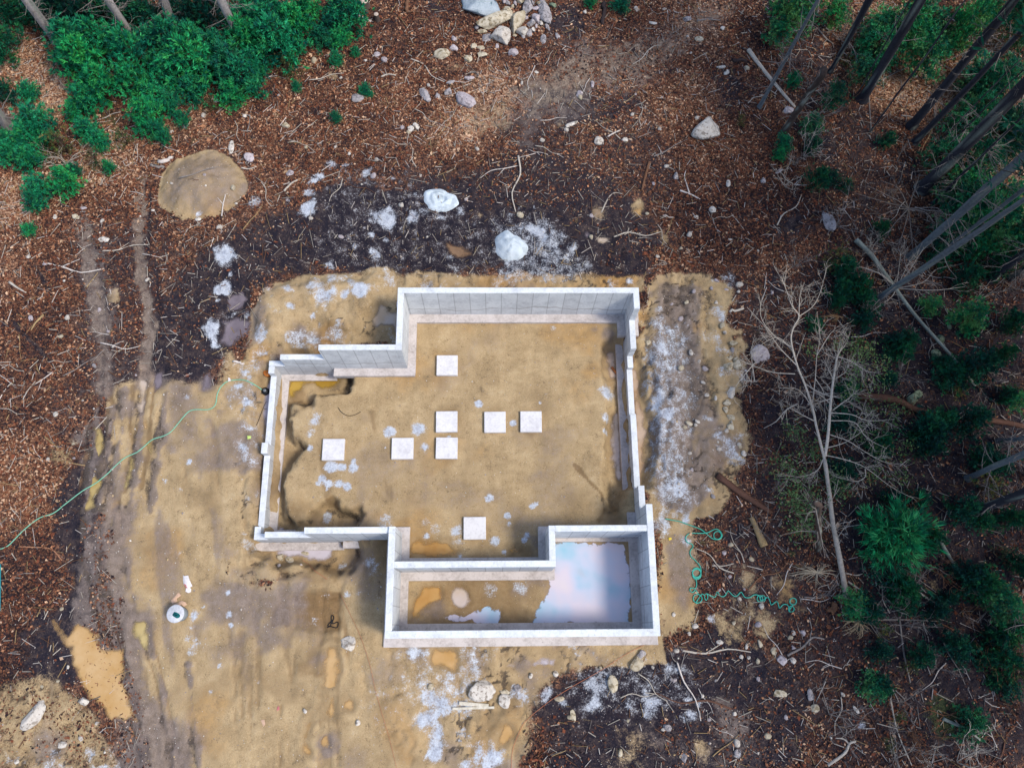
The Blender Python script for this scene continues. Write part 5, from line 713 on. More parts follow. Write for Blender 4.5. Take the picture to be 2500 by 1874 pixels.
# hoses, tubing, string, cable
def cord(name, cat, reg, L, r, mat, label, up=0.03, k=6, wave=0.0):
    P = smooth_path([at(reg, x, y, 0.12) for x, y in L], k); P[:, 2] = gz_arr(P[:, 0], P[:, 1])
    z = P[:, 2].copy()
    for _ in range(3): z[1:-1] = np.maximum(z[1:-1], (z[:-2] + z[1:-1] + z[2:]) / 3)
    P[:, 2] = z + up; c = P[0].copy(); b = MB(); b.tube(P - c, r, 6); o = link(name, b.build(name, M[mat], True), loc=c); return tag(o, label, cat)
cord('garden_hose', 'hose', 'R4', [(-40, 1880), (0, 1895), (60, 1870), (140, 1790), (250, 1700), (355, 1655), (500, 1540), (660, 1435), (800, 1310), (890, 1265), (970, 1195), (1080, 1155), (1150, 1080), (1210, 1015), (1260, 1000), (1340, 1000), (1385, 970), (1400, 900), (1425, 850), (1480, 815), (1560, 810), (1640, 840), (1690, 870)], 0.022, 'hose', 'pale green hose snaking from the pump across the sandy yard')
def loops(cx, cy, rx, ry, n, a0=0.0, drift=(0, 0), m=10):
    return [(cx + drift[0] * t / (n * m) + rx * math.cos(a0 + 2 * math.pi * t / m), cy + drift[1] * t / (n * m) + ry * math.sin(a0 + 2 * math.pi * t / m)) for t in range(int(n * m) + 1)]
cord('coiled_tubing', 'tubing', 'J', [(-210, 150), (-100, 170), (0, 190), (140, 240), (300, 300), (390, 370), (480, 440), (580, 445), (615, 380), (560, 310), (500, 305), (390, 355), (260, 360), (150, 362), (100, 395), (85, 440), (110, 490), (180, 520), (190, 560), (150, 620), (160, 690), (230, 760), (290, 830), (310, 900)] + loops(245, 920, 62, 70, 3.5, 0, (0, 40)) + [(235, 1040), (238, 1130), (210, 1160), (160, 1150), (145, 1190), (185, 1215), (225, 1180), (260, 1230)] + loops(255, 1305, 62, 62, 3.5, -1.2) + [(310, 1245), (350, 1250)] + loops(378, 1280, 24, 45, 1, -1.6) + [(400, 1240), (450, 1265), (510, 1282), (545, 1205), (590, 1270), (650, 1265), (700, 1195), (760, 1250), (820, 1272), (890, 1210), (940, 1280), (1010, 1290), (1080, 1250), (1140, 1255)] + loops(1160, 1305, 40, 45, 1, -2) + loops(1205, 1305, 38, 45, 1, 2) + [(1270, 1285), (1310, 1340), (1330, 1395), (1410, 1345), (1445, 1440), (1500, 1390), (1560, 1395), (1590, 1450)] + loops(1615, 1455, 40, 42, 2.0, 2.5) + [(1640, 1390)] + loops(1640, 1345, 48, 48, 2.3, 1.5, (5, 0)), 0.02, 'tubing', 'teal tubing in springy coils winding over the litter', 0.04, 4)
cord('coiled_tubing', 'tubing', 'J', loops(545, 390, 55, 58, 3.2, 0.5, (0, 0)) , 0.02, 'tubing', 'tight round teal coil lying inside the first loop of tubing', 0.06, 3)
cord('string_line', 'string', 'R7', [(1990, 850), (1850, 920), (1660, 1040), (1500, 1130), (1350, 1225), (1210, 1340), (1160, 1410), (1110, 1540), (1100, 1680)], 0.009, 'string', 'orange string running from the wall end over the dark soil', 0.05)
cord('string_line', 'string', 'R7', [(0, 540), (60, 660), (130, 810), (190, 990), (225, 1150), (270, 1310), (320, 1480), (370, 1680)], 0.006, 'string', 'faint orange string down the sandy yard past the triangular puddle', 0.05)
cord('string_line', 'string', 'C', [(540, 1370), (620, 1420), (720, 1500), (850, 1590)], 0.008, 'string', 'short orange string below the lilac puddle', 0.12)
cord('black_cable', 'cable', 'R6', [(2095, 755), (2120, 740), (2125, 680), (2140, 690), (2130, 730), (2165, 720), (2160, 755), (2125, 750), (2100, 740), (2140, 700)], 0.018, 'rubber', 'tangled black cable on the scraped square of earth', 0.03, 4)
cord('bent_wire', 'wire', 'A', [(950, 1325), (990, 1380), (1060, 1415), (1130, 1405), (1190, 1375)], 0.012, 'rubber', 'thin bent wire curling on the sand inside the walls', 0.02)
cord('bent_wire', 'wire', 'A', [(85, 1500), (130, 1360), (180, 1240), (195, 1310), (160, 1320)], 0.012, 'rubber', 'dark wire loop outside the low side wall', 0.03)
# pump
pp = gat('F', 270, 1070); pu = empty('sump_pump', pp, 'small black pump at the hose end in the wall-side puddle', 'pump')
b = MB(); b.tube([(0, 0, -0.1), (0, 0, 0.0), (0, 0, 0.16), (0, 0, 0.19)], [0.16, 0.17, 0.15, 0.10], 14); link('housing', b.build('housing', M['rubber'], False), pu)
b = MB(); b.tube([(0, 0, 0.18), (0, 0, 0.24), (0, 0, 0.25)], [0.07, 0.07, 0.04], 10); link('cap', b.build('cap', M['steel']), pu)
b = MB(); b.tube(smooth_path([(-0.12, 0.06, 0.1), (-0.2, 0.1, 0.14), (-0.28, 0.16, 0.1)]), 0.035, 8); link('outlet', b.build('outlet', M['rubber']), pu)
# orange drum lid
p = gat('F', 315, 655); b = MB(); b.tube([(0, 0, -0.1), (0, 0, 0.12), (0, 0, 0.16), (0, 0, 0.165)], [0.15, 0.16, 0.165, 0.12], 20); b.tube([(0, 0, 0.165), (0, 0, 0.175)], [0.12, 0.11], 20)
tag(link('orange_bucket', b.build('orange_bucket', M['orange']), loc=p), 'round orange bucket beside the low corner of the foundation', 'bucket')
# white bucket with rag
bk = gat('I', 590, 1090); BK = empty('plaster_bucket', bk, 'grey-white bucket of rubbish with a green rag in it on the sandy yard', 'bucket')
b = MB(); b.tube([(0, 0, 0), (0, 0, 0.02), (0, 0, 0.62)], [0.24, 0.26, 0.31], 28); b.tube([(0, 0, 0.62), (0, 0, 0.64), (0, 0, 0.64), (0, 0, 0.4)], [0.33, 0.33, 0.28, 0.26], 28, cap=False); link('pail', b.build('pail', M['bucket_grey'], False), BK)
b = MB(); b.tube([(0, 0, 0.645), (0, 0, 0.66), (0, 0, 0.655)], [0.335, 0.32, 0.28], 28, cap=False); [b.add(ICO2[0] * np.array([.11, .09, .06]) * rng.uniform(.7, 1.1) + np.array([.17 * math.cos(q), .17 * math.sin(q), .6]), ICO2[1]) for q in (0.4, 1.5, 2.4, 3.3, 4.2, 5.4)]; b.tube([(0, 0, 0.5), (0, 0, 0.56), (0, 0, 0.57)], [0.28, 0.27, 0.1], 20, lump=0.1); link('rim', b.build('rim', M['wplastic']), BK)
rr = np.random.default_rng(5); P = ICO2[0].copy(); P = P * (1 + 0.3 * np.sin(P @ rr.normal(0, 4, (3, 3))).sum(1) / 3)[:, None] * np.array([0.15, 0.13, 0.10]) + np.array([0.05, -0.05, 0.60]); P[:, 0] += (P[:, 1] + .05) * -.45; link('rag', mesh_np('rag', P, ICO2[1], M['cloth']), BK)
def sheet(name, reg, L, mat, label, cat, up=0.03, fold=0.08, parent=None):
    P = np.array([gat(reg, x, y, up) for x, y in L]); c = P.mean(0); n = len(P); V = np.concatenate([[c + [0, 0, fold]], P + rr.normal(0, 0.015, P.shape)]); V2 = V - [0, 0, 0.012]
    F = [[0, i + 1, (i + 1) % n + 1] for i in range(n)] + [[n + 1, n + 2 + (i + 1) % n, n + 2 + i] for i in range(n)]; Q = [[i + 1, n + 2 + i, n + 2 + (i + 1) % n, (i + 1) % n + 1] for i in range(n)]
    b = MB(); b.add(np.concatenate([V, V2]) - c, F); b.add(np.concatenate([V, V2]) - c, Q); return tag(link(name, b.build(name, M[mat]), loc=c), label, cat)
sh = sheet('paper_bag', 'I', [(595, 200), (640, 250), (740, 215), (770, 330), (820, 460), (760, 500), (800, 520), (805, 590), (740, 605), (680, 570), (700, 520), (640, 420), (610, 320)], 'paper', 'crumpled white paper bag with red print above the bucket', 'bag', 0.04, 0.1)
r1 = sheet('printed_patch', 'I', [(630, 400), (680, 430), (720, 500), (680, 525), (650, 470)], 'red', None, None, 0.12, 0.03); r1.parent = sh; r1.location = r1.location - sh.location
sheet('cardboard_piece', 'I', [(515, 610), (575, 670), (480, 740), (490, 800), (380, 850), (330, 780), (430, 690)], 'card', 'folded cardboard flap just above the bucket', 'cardboard', 0.04, 0.1)
sheet('cardboard_piece', 'I', [(380, 880), (480, 840), (580, 850), (560, 900), (430, 925)], 'card', 'narrow cardboard strip against the bucket rim', 'cardboard', 0.08, 0.06)
sheet('torn_wrapper', 'I', [(590, 780), (675, 820), (680, 880), (620, 930), (560, 880), (520, 810)], 'card', 'torn pale wrapper beside the bucket', 'wrapper', 0.06, 0.08)
sheet('paper_scrap', 'R4', [(1585, 1165), (1610, 1165), (1612, 1180), (1590, 1190)], 'lime_plastic', 'tiny lime-green scrap on the slurry outside the low wall', 'scrap', 0.04, 0.05)
sheet('paper_scrap', 'R7', [(2110, 180), (2126, 178), (2128, 192), (2112, 194)], 'yellow_paint', 'tiny yellow scrap on slurry beyond the wall end', 'scrap', 0.04, 0.04)
sheet('paper_scrap', 'R4', [(1465, 795), (1480, 795), (1482, 812), (1466, 815)], 'paper', 'cream paper scrap on the hose bend', 'scrap', 0.06, 0.04)
sheet('paper_scrap', 'R6', [(1675, 1355), (1700, 1345), (1708, 1375), (1690, 1390)], 'card', 'torn buff card scrap low on the sandy yard', 'scrap', 0.03, 0.04)
sheet('paper_scrap', 'R6', [(1780, 1265), (1798, 1262), (1800, 1285), (1784, 1288)], 'red', 'small red and white scrap low on the sandy yard', 'scrap', 0.03, 0.04)
# tree stumps
def stump(reg, x, y, r, label):
    p = gat(reg, x, y); m = mpp(reg, p); R = r * m; E0 = empty('tree_stump', p, label, 'stump'); b = MB(); b.tube([(0, 0, -0.1), (0, 0, 0.05), (0, 0, 0.3), (0, 0, 0.42)], [R * 1.45, R * 1.2, R, R * 0.98], 16, lin(92, 80, 76, K), False, 0.07); link('bark', b.build('bark', M['bark']), E0)
    b = MB(); b.tube([(0, 0, 0.36), (0, 0, 0.425), (0, 0, 0.43)], [R * 0.93, R * 0.93, R * 0.5], 16, lin(206, 190, 178, K), True, 0.03); link('cut_face', b.build('cut_face', M['twig']), E0)
stump('R2', 163, 45, 26, 'larger pale-topped tree stump at the top edge beside the bright bush'); stump('R2', 240, 132, 15, 'smaller tree stump below the larger one')

# ------------------------------------------------------------------ trees
def blades(C, D, L, nb, w, r, cone=0.9, cols=None, jitter=0.25):
    """needle tufts: nb blades fanning from each centre C along D."""
    N = len(C); C = np.repeat(C, nb, 0); D = np.repeat(D, nb, 0); d = D + r.normal(0, cone, C.shape); d /= np.linalg.norm(d, axis=1)[:, None] + 1e-9
    l = L * r.uniform(0.6, 1.2, (len(C), 1)); s = np.cross(d, r.normal(size=d.shape)); s /= np.linalg.norm(s, axis=1)[:, None] + 1e-9; tip = C + d * l; mid = C + d * l * 0.45
    V = np.stack([C, mid + s * w, tip, mid - s * w], 1).reshape(-1, 3); F = np.arange(len(V)).reshape(-1, 4)
    c = np.repeat(cols, nb, 0) * r.uniform(0.75, 1.3, (len(C), 1)); return V, F, np.repeat(c, 4, 0)
GREEN = np.array([lin(16, 138, 92, K), lin(34, 158, 104, K), lin(8, 106, 84, K), lin(52, 158, 92, K)]); OLIV = np.array([lin(96, 134, 70, K), lin(76, 118, 62, K), lin(120, 146, 84, K)]); DKG = np.array([lin(8, 74, 64, K), lin(14, 96, 74, K), lin(30, 104, 66, K)]); BRIGHT = np.array([lin(30, 156, 108, K), lin(20, 132, 92, K), lin(70, 174, 118, K), lin(10, 96, 78, K)])
def crown_mesh(name, r, R, H, z0, levels, per, step, L, nb, w, pal, shape=1.0, droop=0.0, gap=0.15, cone=0.75):
    C = []; D = []; col = []; tw = MB()
    for i in range(levels):
        t = (i + 0.5) / levels; z = z0 + (H - z0) * t; rad = R * (1 - t ** 1.4) ** shape * 0.95 + 0.08 * R
        for k in range(per):
            if r.random() < gap: continue
            a = r.uniform(0, 6.283); ln = rad * r.uniform(0.6, 1.12); up = 0.25 + 0.5 * t - droop; dr = np.array([math.cos(a), math.sin(a), up]); dr /= np.linalg.norm(dr); o = np.array([0, 0, z + r.uniform(-.1, .1)])
            m = max(2, int(ln / step)); tw.tube([o, o + dr * ln * 0.5, o + dr * ln + [0, 0, 0.03]], [0.018 * R + .004, 0.011 * R, 0.004], 3, lin(66, 56, 44, K), False)
            pc = pal[r.integers(len(pal))]
            for q in range(m):
                f = (q + 1) / m
                if f < 0.28: continue
                sd = r.normal(0, 0.10 * R * f * 1.2, 3) * [1, 1, 0.6]; C.append(o + dr * ln * f + sd); D.append(dr * 0.9 + sd / (R * .3 + .01) + [0, 0, 0.35]); col.append(pc)
    C.append(np.array([0, 0, H])); D.append(np.array([0, 0, 1.0])); col.append(pal[0])
    V, F, c = blades(np.array(C), np.array(D), L, nb, w, r, cone, np.array(col)); tw.add(V, F, c); return tw.build(name, M['needles'])
SAP = [crown_mesh('crown', np.random.default_rng(100 + i), 1.0, 1.5, 0.05, 9, 12, 0.095, 0.17, 11, 0.018, GREEN, gap=0.16) for i in range(5)]
SAPD = [crown_mesh('crown', np.random.default_rng(130 + i), 1.0, 1.4, 0.05, 8, 10, 0.10, 0.18, 10, 0.02, DKG, gap=0.15) for i in range(3)]
SAPO = [crown_mesh('crown', np.random.default_rng(150 + i), 1.0, 1.1, 0.05, 5, 8, 0.15, 0.16, 7, 0.012, np.array([lin(104, 116, 58, K), lin(60, 108, 60, K), lin(128, 120, 70, K)]), gap=0.3) for i in range(2)]
PINE = [crown_mesh('crown', np.random.default_rng(170 + i), 1.0, 1.25, 0.0, 9, 13, 0.08, 0.26, 11, 0.010, BRIGHT, 0.8, 0.0, 0.25, 0.45) for i in range(1)]
HEM = [crown_mesh('crown', np.random.default_rng(180 + i), 1.0, 1.7, 0.4, 9, 10, 0.06, 0.14, 11, 0.013, np.array([lin(16, 128, 84, K), lin(50, 150, 92, K), lin(12, 104, 80, K), lin(88, 150, 92, K)]), 0.55, 0.28, 0.28, 0.8) for i in range(4)]
_b = MB(); _b.tube([(0, 0, -0.15), (0.02, 0, 0.5), (0, 0.02, 1.0), (0, 0, 1.4)], [0.035, 0.028, 0.018, 0.006], 6, lin(88, 76, 66, K)); STEM = _b.build('trunk', M['bark'], True)
ORD = ['', 'second', 'third', 'fourth', 'fifth', 'sixth', 'seventh', 'eighth', 'ninth', 'tenth', 'eleventh', 'twelfth', 'thirteenth', 'fourteenth', 'fifteenth', 'sixteenth', 'seventeenth', 'eighteenth', 'nineteenth', 'twentieth'] + ['twenty-' + w for w in ('first', 'second', 'third', 'fourth', 'fifth', 'sixth', 'seventh', 'eighth', 'ninth')] + ['thirtieth'] + ['thirty-' + w for w in ('first', 'second', 'third', 'fourth', 'fifth', 'sixth', 'seventh', 'eighth', 'ninth')]
LMK = {}
def landmark(name, reg, x, y): LMK[name] = gat(reg, x, y)
for n_, rg, x, y in [('thick pale trunk near the corner', 'R1', 370, 270), ('slim pale trunk beside a dark one', 'R1', 890, 280), ('grey trunk in the thicket middle', 'R1', 1110, 180), ('broken thin trunk', 'R1', 1350, 130), ('stubbed pale trunk', 'R1', 1570, 310), ('pale trunk cut by the side edge', 'R1', 60, 820), ('sand mound', 'O', 433, 404), ('heap of boulders', 'H', 770, 400), ('larger tree stump', 'R2', 163, 45), ('big spotted boulder', 'R3', 168, 820), ('rippled concrete mound', 'R2', 645, 1288), ('speckled concrete mound', 'R2', 1095, 1580), ('triangular slab', 'R2', 805, 640), ('tall grey boulder', 'R3', 962, 1412), ('broken dark snag', 'R3', 650, 870), ('green lichened boulder', 'R5', 1515, 915), ('dead leaning tree', 'R8', 1070, 560), ('bright green pine', 'R8', 1400, 130), ('coiled tubing', 'J', 700, 1250), ('big white boulder by the boards', 'R7', 930, 1165), ('largest puddle', 'R6', 620, 1050), ('white bucket', 'I', 590, 1090), ('olive moss patch', 'R8', 1700, 1330), ('root ball', 'R8', 1150, 740), ('grey wheel rut', 'R4', 620, 700), ('turquoise post', 'R6', 0, 500), ('sandy berm end', 'R8', 100, 745), ('thick leaning dark trunk', 'R3', 1540, 1200), ('pale debris between trunks', 'R3', 1600, 560), ('grey gravel in the dark soil', 'R8', 340, 1410), ('forked root in the mud', 'R2', 1720, 1300), ('dirt path', 'R2', 1700, 350)]: landmark(n_, rg, x, y)
for n_, x, y in (('bluish boulder', 450, 60), ('upright buff boulder', 1050, 370), ('grey slab boulder', 1570, 200), ('squat whitish boulder', 770, 640)): landmark(n_, 'H', x, y)
PEND = list(HEAP)                                          # things labelled by their order out from a landmark
def later(o, what, group, near='by'): PEND.append((o, what, group, near))
def copy_thing(o, loc):
    c = o.copy(); COL.objects.link(c); c.location = loc
    for ch in o.children:
        d = ch.copy(); COL.objects.link(d); d.parent = c
    return c
def sapling(kind, mesh, what, cat, group):
    o = empty(kind, (0, 0, 0), None, cat); link('trunk', STEM, o); link('crown', mesh, o); return o
KINDS = {'g': [('pine_sapling', m, 'bushy green pine sapling') for m in SAP], 'd': [('pine_sapling', m, 'dark green pine sapling') for m in SAPD], 'o': [('low_shrub', m, 'sparse olive shrub') for m in SAPO], 'h': [('young_hemlock', m, 'loose feathery young evergreen') for m in HEM]}
PROTO = {}
for k, L in KINDS.items():
    PROTO[k] = [sapling(n, m, wh, 'sapling', None) for n, m, wh in L]
USED = set()
def plant(k, reg, x, y, r, hmul=1.0):
    i = int(rng.integers(len(PROTO[k]))); pr = PROTO[k][i]; p = gat(reg, x, y); R = (1.5 if k == 'h' else 1.18) * r * mpp(reg, p); h = (2.6 if k == 'h' else 1.4) * R * hmul; p = gat(reg, x, y, h * 0.45); loc = (p[0], p[1], gz(p[0], p[1]))
    if id(pr) in USED: o = copy_thing(pr, loc)
    else: USED.add(id(pr)); o = pr; o.location = loc
    hm = hmul * rng.uniform(.7, 1.45); o.rotation_euler.z = rng.uniform(0, 6.28); o.scale = (R * rng.uniform(.85, 1.1), R * rng.uniform(.85, 1.1), R * hm)
    later(o, KINDS[k][i][2], {'g': 'young pines of the green thicket', 'd': 'dark young pines under the trees', 'o': 'sparse shrubs in the litter', 'h': 'loose evergreens under the dark trunks'}[k])
for a in [('d', 20, 300, 130), ('d', 20, 600, 90), ('g', 470, 290, 150), ('g', 570, 440, 150), ('g', 640, 270, 130), ('d', 800, 260, 120), ('g', 900, 430, 150), ('g', 860, 560, 110), ('g', 1000, 330, 120), ('g', 1130, 330, 130), ('g', 1100, 480, 120), ('g', 1230, 260, 130), ('g', 1250, 440, 150), ('g', 1250, 560, 110), ('g', 1400, 330, 120), ('g', 1480, 430, 150), ('g', 1560, 520, 130), ('g', 1500, 620, 90), ('g', 1600, 300, 120), ('g', 1720, 210, 150), ('g', 1800, 310, 140), ('g', 1750, 90, 120), ('g', 1900, 200, 130), ('g', 1980, 100, 100), ('g', 2130, 170, 100), ('g', 2200, 60, 100), ('d', 1400, 120, 120), ('d', 1250, 100, 110), ('d', 1120, 60, 110), ('d', 950, 120, 110), ('d', 830, 60, 110), ('d', 690, 120, 110), ('d', 540, 120, 110), ('d', 430, 60, 110), ('d', 300, 100, 110), ('g', 1550, 130, 110), ('g', 680, 580, 110), ('g', 560, 640, 110), ('g', 480, 700, 80), ('g', 1000, 620, 110), ('g', 950, 770, 110), ('g', 1080, 640, 90), ('g', 1000, 840, 70), ('d', 180, 60, 120), ('d', 60, 60, 130), ('g', 1640, 440, 90), ('g', 2060, 250, 80), ('g', 1620, 20, 100),
          ('g', 240, 800, 120), ('g', 180, 900, 100), ('g', 60, 980, 100), ('g', 200, 1030, 100), ('g', 570, 840, 80), ('g', 640, 900, 75), ('o', 400, 930, 110), ('o', 600, 1010, 80), ('o', 800, 890, 80), ('g', 240, 1200, 110), ('g', 230, 1290, 70), ('g', 450, 1190, 85), ('g', 470, 1090, 55), ('g', 710, 1085, 45), ('g', 1170, 770, 50), ('g', 175, 1470, 50), ('g', 190, 590, 65), ('g', 1060, 890, 45), ('g', 2160, 760, 42), ('g', 1910, 560, 34), ('g', 2160, 385, 48), ('o', 1840, 430, 80), ('o', 1370, 680, 60), ('g', 20, 880, 60)]:
    plant(a[0], 'R1', *a[1:])
for a in [('g', 60, 130, 125), ('g', 160, 570, 45), ('g', 190, 605, 28), ('g', 100, 340, 30), ('g', 1610, 20, 38), ('g', 1810, 30, 58), ('g', 10, 240, 70)]: plant(a[0], 'R2', *a[1:])
for a in [('h', 730, 70, 95), ('h', 800, 20, 80), ('h', 1010, 60, 75), ('h', 1340, 110, 85), ('h', 1250, 240, 75), ('h', 1330, 360, 60), ('h', 1480, 170, 95), ('h', 1620, 110, 115), ('h', 1650, 200, 90), ('h', 1740, 250, 65), ('h', 1890, 150, 80), ('h', 1990, 60, 80), ('h', 2130, 450, 95), ('h', 2000, 560, 95), ('h', 1920, 720, 90), ('h', 2120, 830, 80), ('h', 2180, 920, 80), ('h', 1900, 1150, 110), ('h', 1820, 1260, 95), ('h', 1930, 1330, 115), ('h', 1990, 1450, 115), ('h', 1910, 1540, 95), ('g', 720, 530, 50), ('g', 670, 920, 58), ('g', 640, 1000, 48), ('d', 860, 930, 70), ('d', 880, 1160, 75), ('d', 980, 1130, 65), ('d', 1070, 1190, 55), ('o', 390, 770, 42), ('d', 1330, 900, 60), ('h', 2180, 60, 80), ('o', 1100, 390, 50), ('h', 2190, 200, 80)]: plant(a[0], 'R3', *a[1:])
for a in [('d', 1050, 130, 80), ('d', 1020, 250, 85), ('d', 1010, 330, 55), ('d', 1080, 60, 65), ('d', 1480, 550, 80), ('d', 1400, 590, 50), ('d', 1760, 760, 120), ('d', 1850, 720, 80), ('d', 1690, 690, 65), ('d', 1570, 1130, 120), ('d', 1680, 1080, 90), ('d', 1350, 800, 70), ('d', 1900, 1330, 70), ('d', 1630, 1230, 80)]: plant(a[0], 'R5', *a[1:])
for a in [('h', 2050, 540, 75), ('h', 2130, 640, 75), ('h', 2180, 790, 65), ('d', 1550, 940, 90), ('d', 1650, 640, 90), ('d', 1930, 400, 55), ('d', 1740, 560, 60), ('d', 2080, 830, 90), ('o', 1420, 1340, 50), ('d', 1180, 590, 60), ('d', 2120, 1120, 90)]: plant(a[0], 'R8', *a[1:])
for a in [(1850, 620, 60), (1945, 760, 60), (2090, 910, 80), (1900, 960, 60), (2100, 800, 90), (2010, 930, 60), (2080, 1100, 70), (2150, 1000, 80), (2010, 1160, 70), (2120, 1260, 80), (1950, 1280, 60), (2060, 1400, 70), (2160, 1420, 80), (1900, 1480, 50), (2100, 1560, 70), (1830, 840, 50), (1760, 700, 40), (2180, 700, 60), (1860, 700, 50), (1930, 1080, 60)]:
    plant('d', 'O', a[0], a[1], a[2] * .5)
_ur = np.random.default_rng(91)
for i in range(58):
    x, y = _ur.uniform(1780, 2215), _ur.uniform(430, 1500)
    if x < 1850 and y > 1150 or (x < 2000 and 1080 < y < 1260): continue
    if math.hypot(x - 1985, y - 860) < 60 or math.hypot(x - 1795, y - 480) < 60: continue
    plant(_ur.choice(['d', 'h', 'd', 'o']), 'O', x, y, _ur.uniform(18, 40))
for x, y, r_ in [(1690, 60, 26), (1730, 20, 30), (1900, 90, 34), (1960, 60, 40), (1880, 150, 26), (2010, 120, 34), (2080, 60, 34), (2140, 150, 40), (2100, 250, 34), (2190, 260, 40), (2040, 330, 30), (2120, 350, 34), (2180, 420, 40), (2110, 440, 36), (2060, 500, 34), (2190, 540, 34), (1800, 210, 20), (1760, 260, 18)]: plant('h', 'O', x, y, r_)
# the bright green pine
p = gat('R8', 1390, 160, 1.0); o = empty('young_pine', (p[0], p[1], gz(p[0], p[1])), 'bright blue-green young pine beside the dead leaning tree', 'pine'); link('trunk', STEM, o); link('crown', PINE[0], o); o.scale = (1.65, 1.65, 1.7)

def leafy(name, r, spots, stems, pal, nleaf, s, label, cat, base):
    """broad-leaved shrub: leaf clumps at the given spots on thin stems from one base."""
    E0 = empty(name, base, label, cat); b = MB()
    for sp in spots:
        e = np.array(sp[:3]) - base; m = e * 0.5 + [0, 0, 0.25]; b.tube(smooth_path([np.zeros(3), m, e], 4), np.linspace(0.022, 0.006, 9), 4, lin(128, 118, 108, K), False)
        for _ in range(5): d = r.normal(0, sp[3] * 0.5, 3) * [1, 1, .5]; b.tube([e * 0.8, e + d], [0.009, 0.003], 3, lin(128, 118, 108, K), False)
    link('stems', b.build('stems', M['bark']), E0); b = MB()
    for sp in spots:
        n = int(nleaf * sp[3] ** 2); c = np.array(sp[:3]) - base + r.normal(0, sp[3] * 0.55, (n, 3)) * [1, 1, .55]
        u = r.normal(size=(n, 3)) * [1, 1, .5]; u /= np.linalg.norm(u, axis=1)[:, None]; v = np.cross(u, r.normal(size=(n, 3)) * .5 + [0, 0, 1]); v /= np.linalg.norm(v, axis=1)[:, None]; k = s * r.uniform(0.6, 1.3, (n, 1))
        V = np.stack([c - u * k, c + v * k * .5, c + u * k, c - v * k * .5], 1).reshape(-1, 3); col = np.repeat(pal[r.integers(0, len(pal), n)] * r.uniform(.6, 1.3, (n, 1)), 4, 0); b.add(V, np.arange(4 * n).reshape(-1, 4), col)
    link('foliage', b.build('foliage', M['needles']), E0)
def spots(reg, L, z): return [(*at(reg, x, y, z), r * mpp(reg, at(reg, x, y, z))) for x, y, r in L]
leafy('leafy_shrub', np.random.default_rng(1), spots('R5', [(740, 1140, 75), (860, 1260, 75), (700, 1380, 110), (800, 1560, 120), (750, 1600, 80), (1000, 1430, 70), (1050, 1530, 60)], 1.3) + spots('R8', [(780, 130, 90), (840, 60, 60)], 1.0), None, OLIV, 520, .055, 'olive-leaved shrub at the foot of the dead leaning tree', 'shrub', gat('R5', 830, 1480))
leafy('leafy_shrub', np.random.default_rng(2), spots('R5', [(1150, 640, 95), (1220, 620, 60), (1300, 720, 65), (1010, 590, 50), (1130, 790, 75), (1270, 830, 65), (1100, 900, 65), (840, 620, 50)], 1.4), None, OLIV, 420, .05, 'olive-leaved shrub among the upper branches of the dead tree', 'shrub', gat('R5', 1120, 760))
leafy('leafy_shrub', np.random.default_rng(3), spots('R5', [(1390, 1000, 75), (1330, 1100, 65), (1300, 1250, 75), (1450, 1230, 65), (1420, 1420, 65), (1230, 1000, 75), (1150, 1150, 75), (1250, 1420, 70)], 1.0), None, OLIV * 0.8, 420, .05, 'dim olive shrub spreading under the side branches of the dead tree', 'shrub', gat('R5', 1300, 1180))
leafy('leafy_shrub', np.random.default_rng(4), spots('R8', [(1290, 420, 90), (1370, 460, 70), (1240, 390, 50)], 0.6), None, DKG * 1.2, 600, .05, 'dark small-leaved shrub just below the bright green pine', 'shrub', gat('R8', 1300, 430))

# bare branching trees
def branchy(b, path, r0, r1, r, n=8, ln=0.8, depth=2, col=PALE, side=5):
    P = smooth_path(path, 4); R = np.linspace(r0, r1, len(P)); b.tube(P, R, side, np.array(col) * r.uniform(.85, 1.1), False, 0.06)
    if depth == 0: return
    for _ in range(n):
        i = int(r.uniform(0.25, 0.97) * (len(P) - 1)); t = P[min(i + 1, len(P) - 1)] - P[max(i - 1, 0)]; t /= np.linalg.norm(t) + 1e-9
        d = t * r.uniform(.5, 1.0) + r.normal(0, .55, 3) * [1, 1, .45]; d /= np.linalg.norm(d); l = ln * r.uniform(.4, 1.1); q = P[i]; m = q + d * l * .5 + r.normal(0, l * .08, 3)
        rr_ = max(0.0055, R[i] * 0.4); branchy(b, [q, m, q + d * l + r.normal(0, l * .1, 3)], rr_, 0.004, r, max(2, n // 2), ln * .55, depth - 1, col, 4 if depth > 1 else 3)
def W5(L): return [at('R5', x, y, z) for x, y, z in L]
dr = np.random.default_rng(12); b = MB()
tr = [gat('R8', 1070, 560), at('R8', 1030, 330, .5), at('R8', 985, 100, 1.0)] + W5([(955, 1500, 1.4), (930, 1320, 1.8)]); base = tr[0].copy()
sub = lambda L: [p - base for p in L]
b.tube(smooth_path(sub(tr), 5), np.linspace(.115, .075, 21), 9, np.array(PALE) * .8, True, .08); DT = empty('dead_tree', base, 'dead leafless tree leaning with two pale limbs and many bare branches', 'dead tree')
link('trunk', b.build('trunk', M['bark'], True), DT)
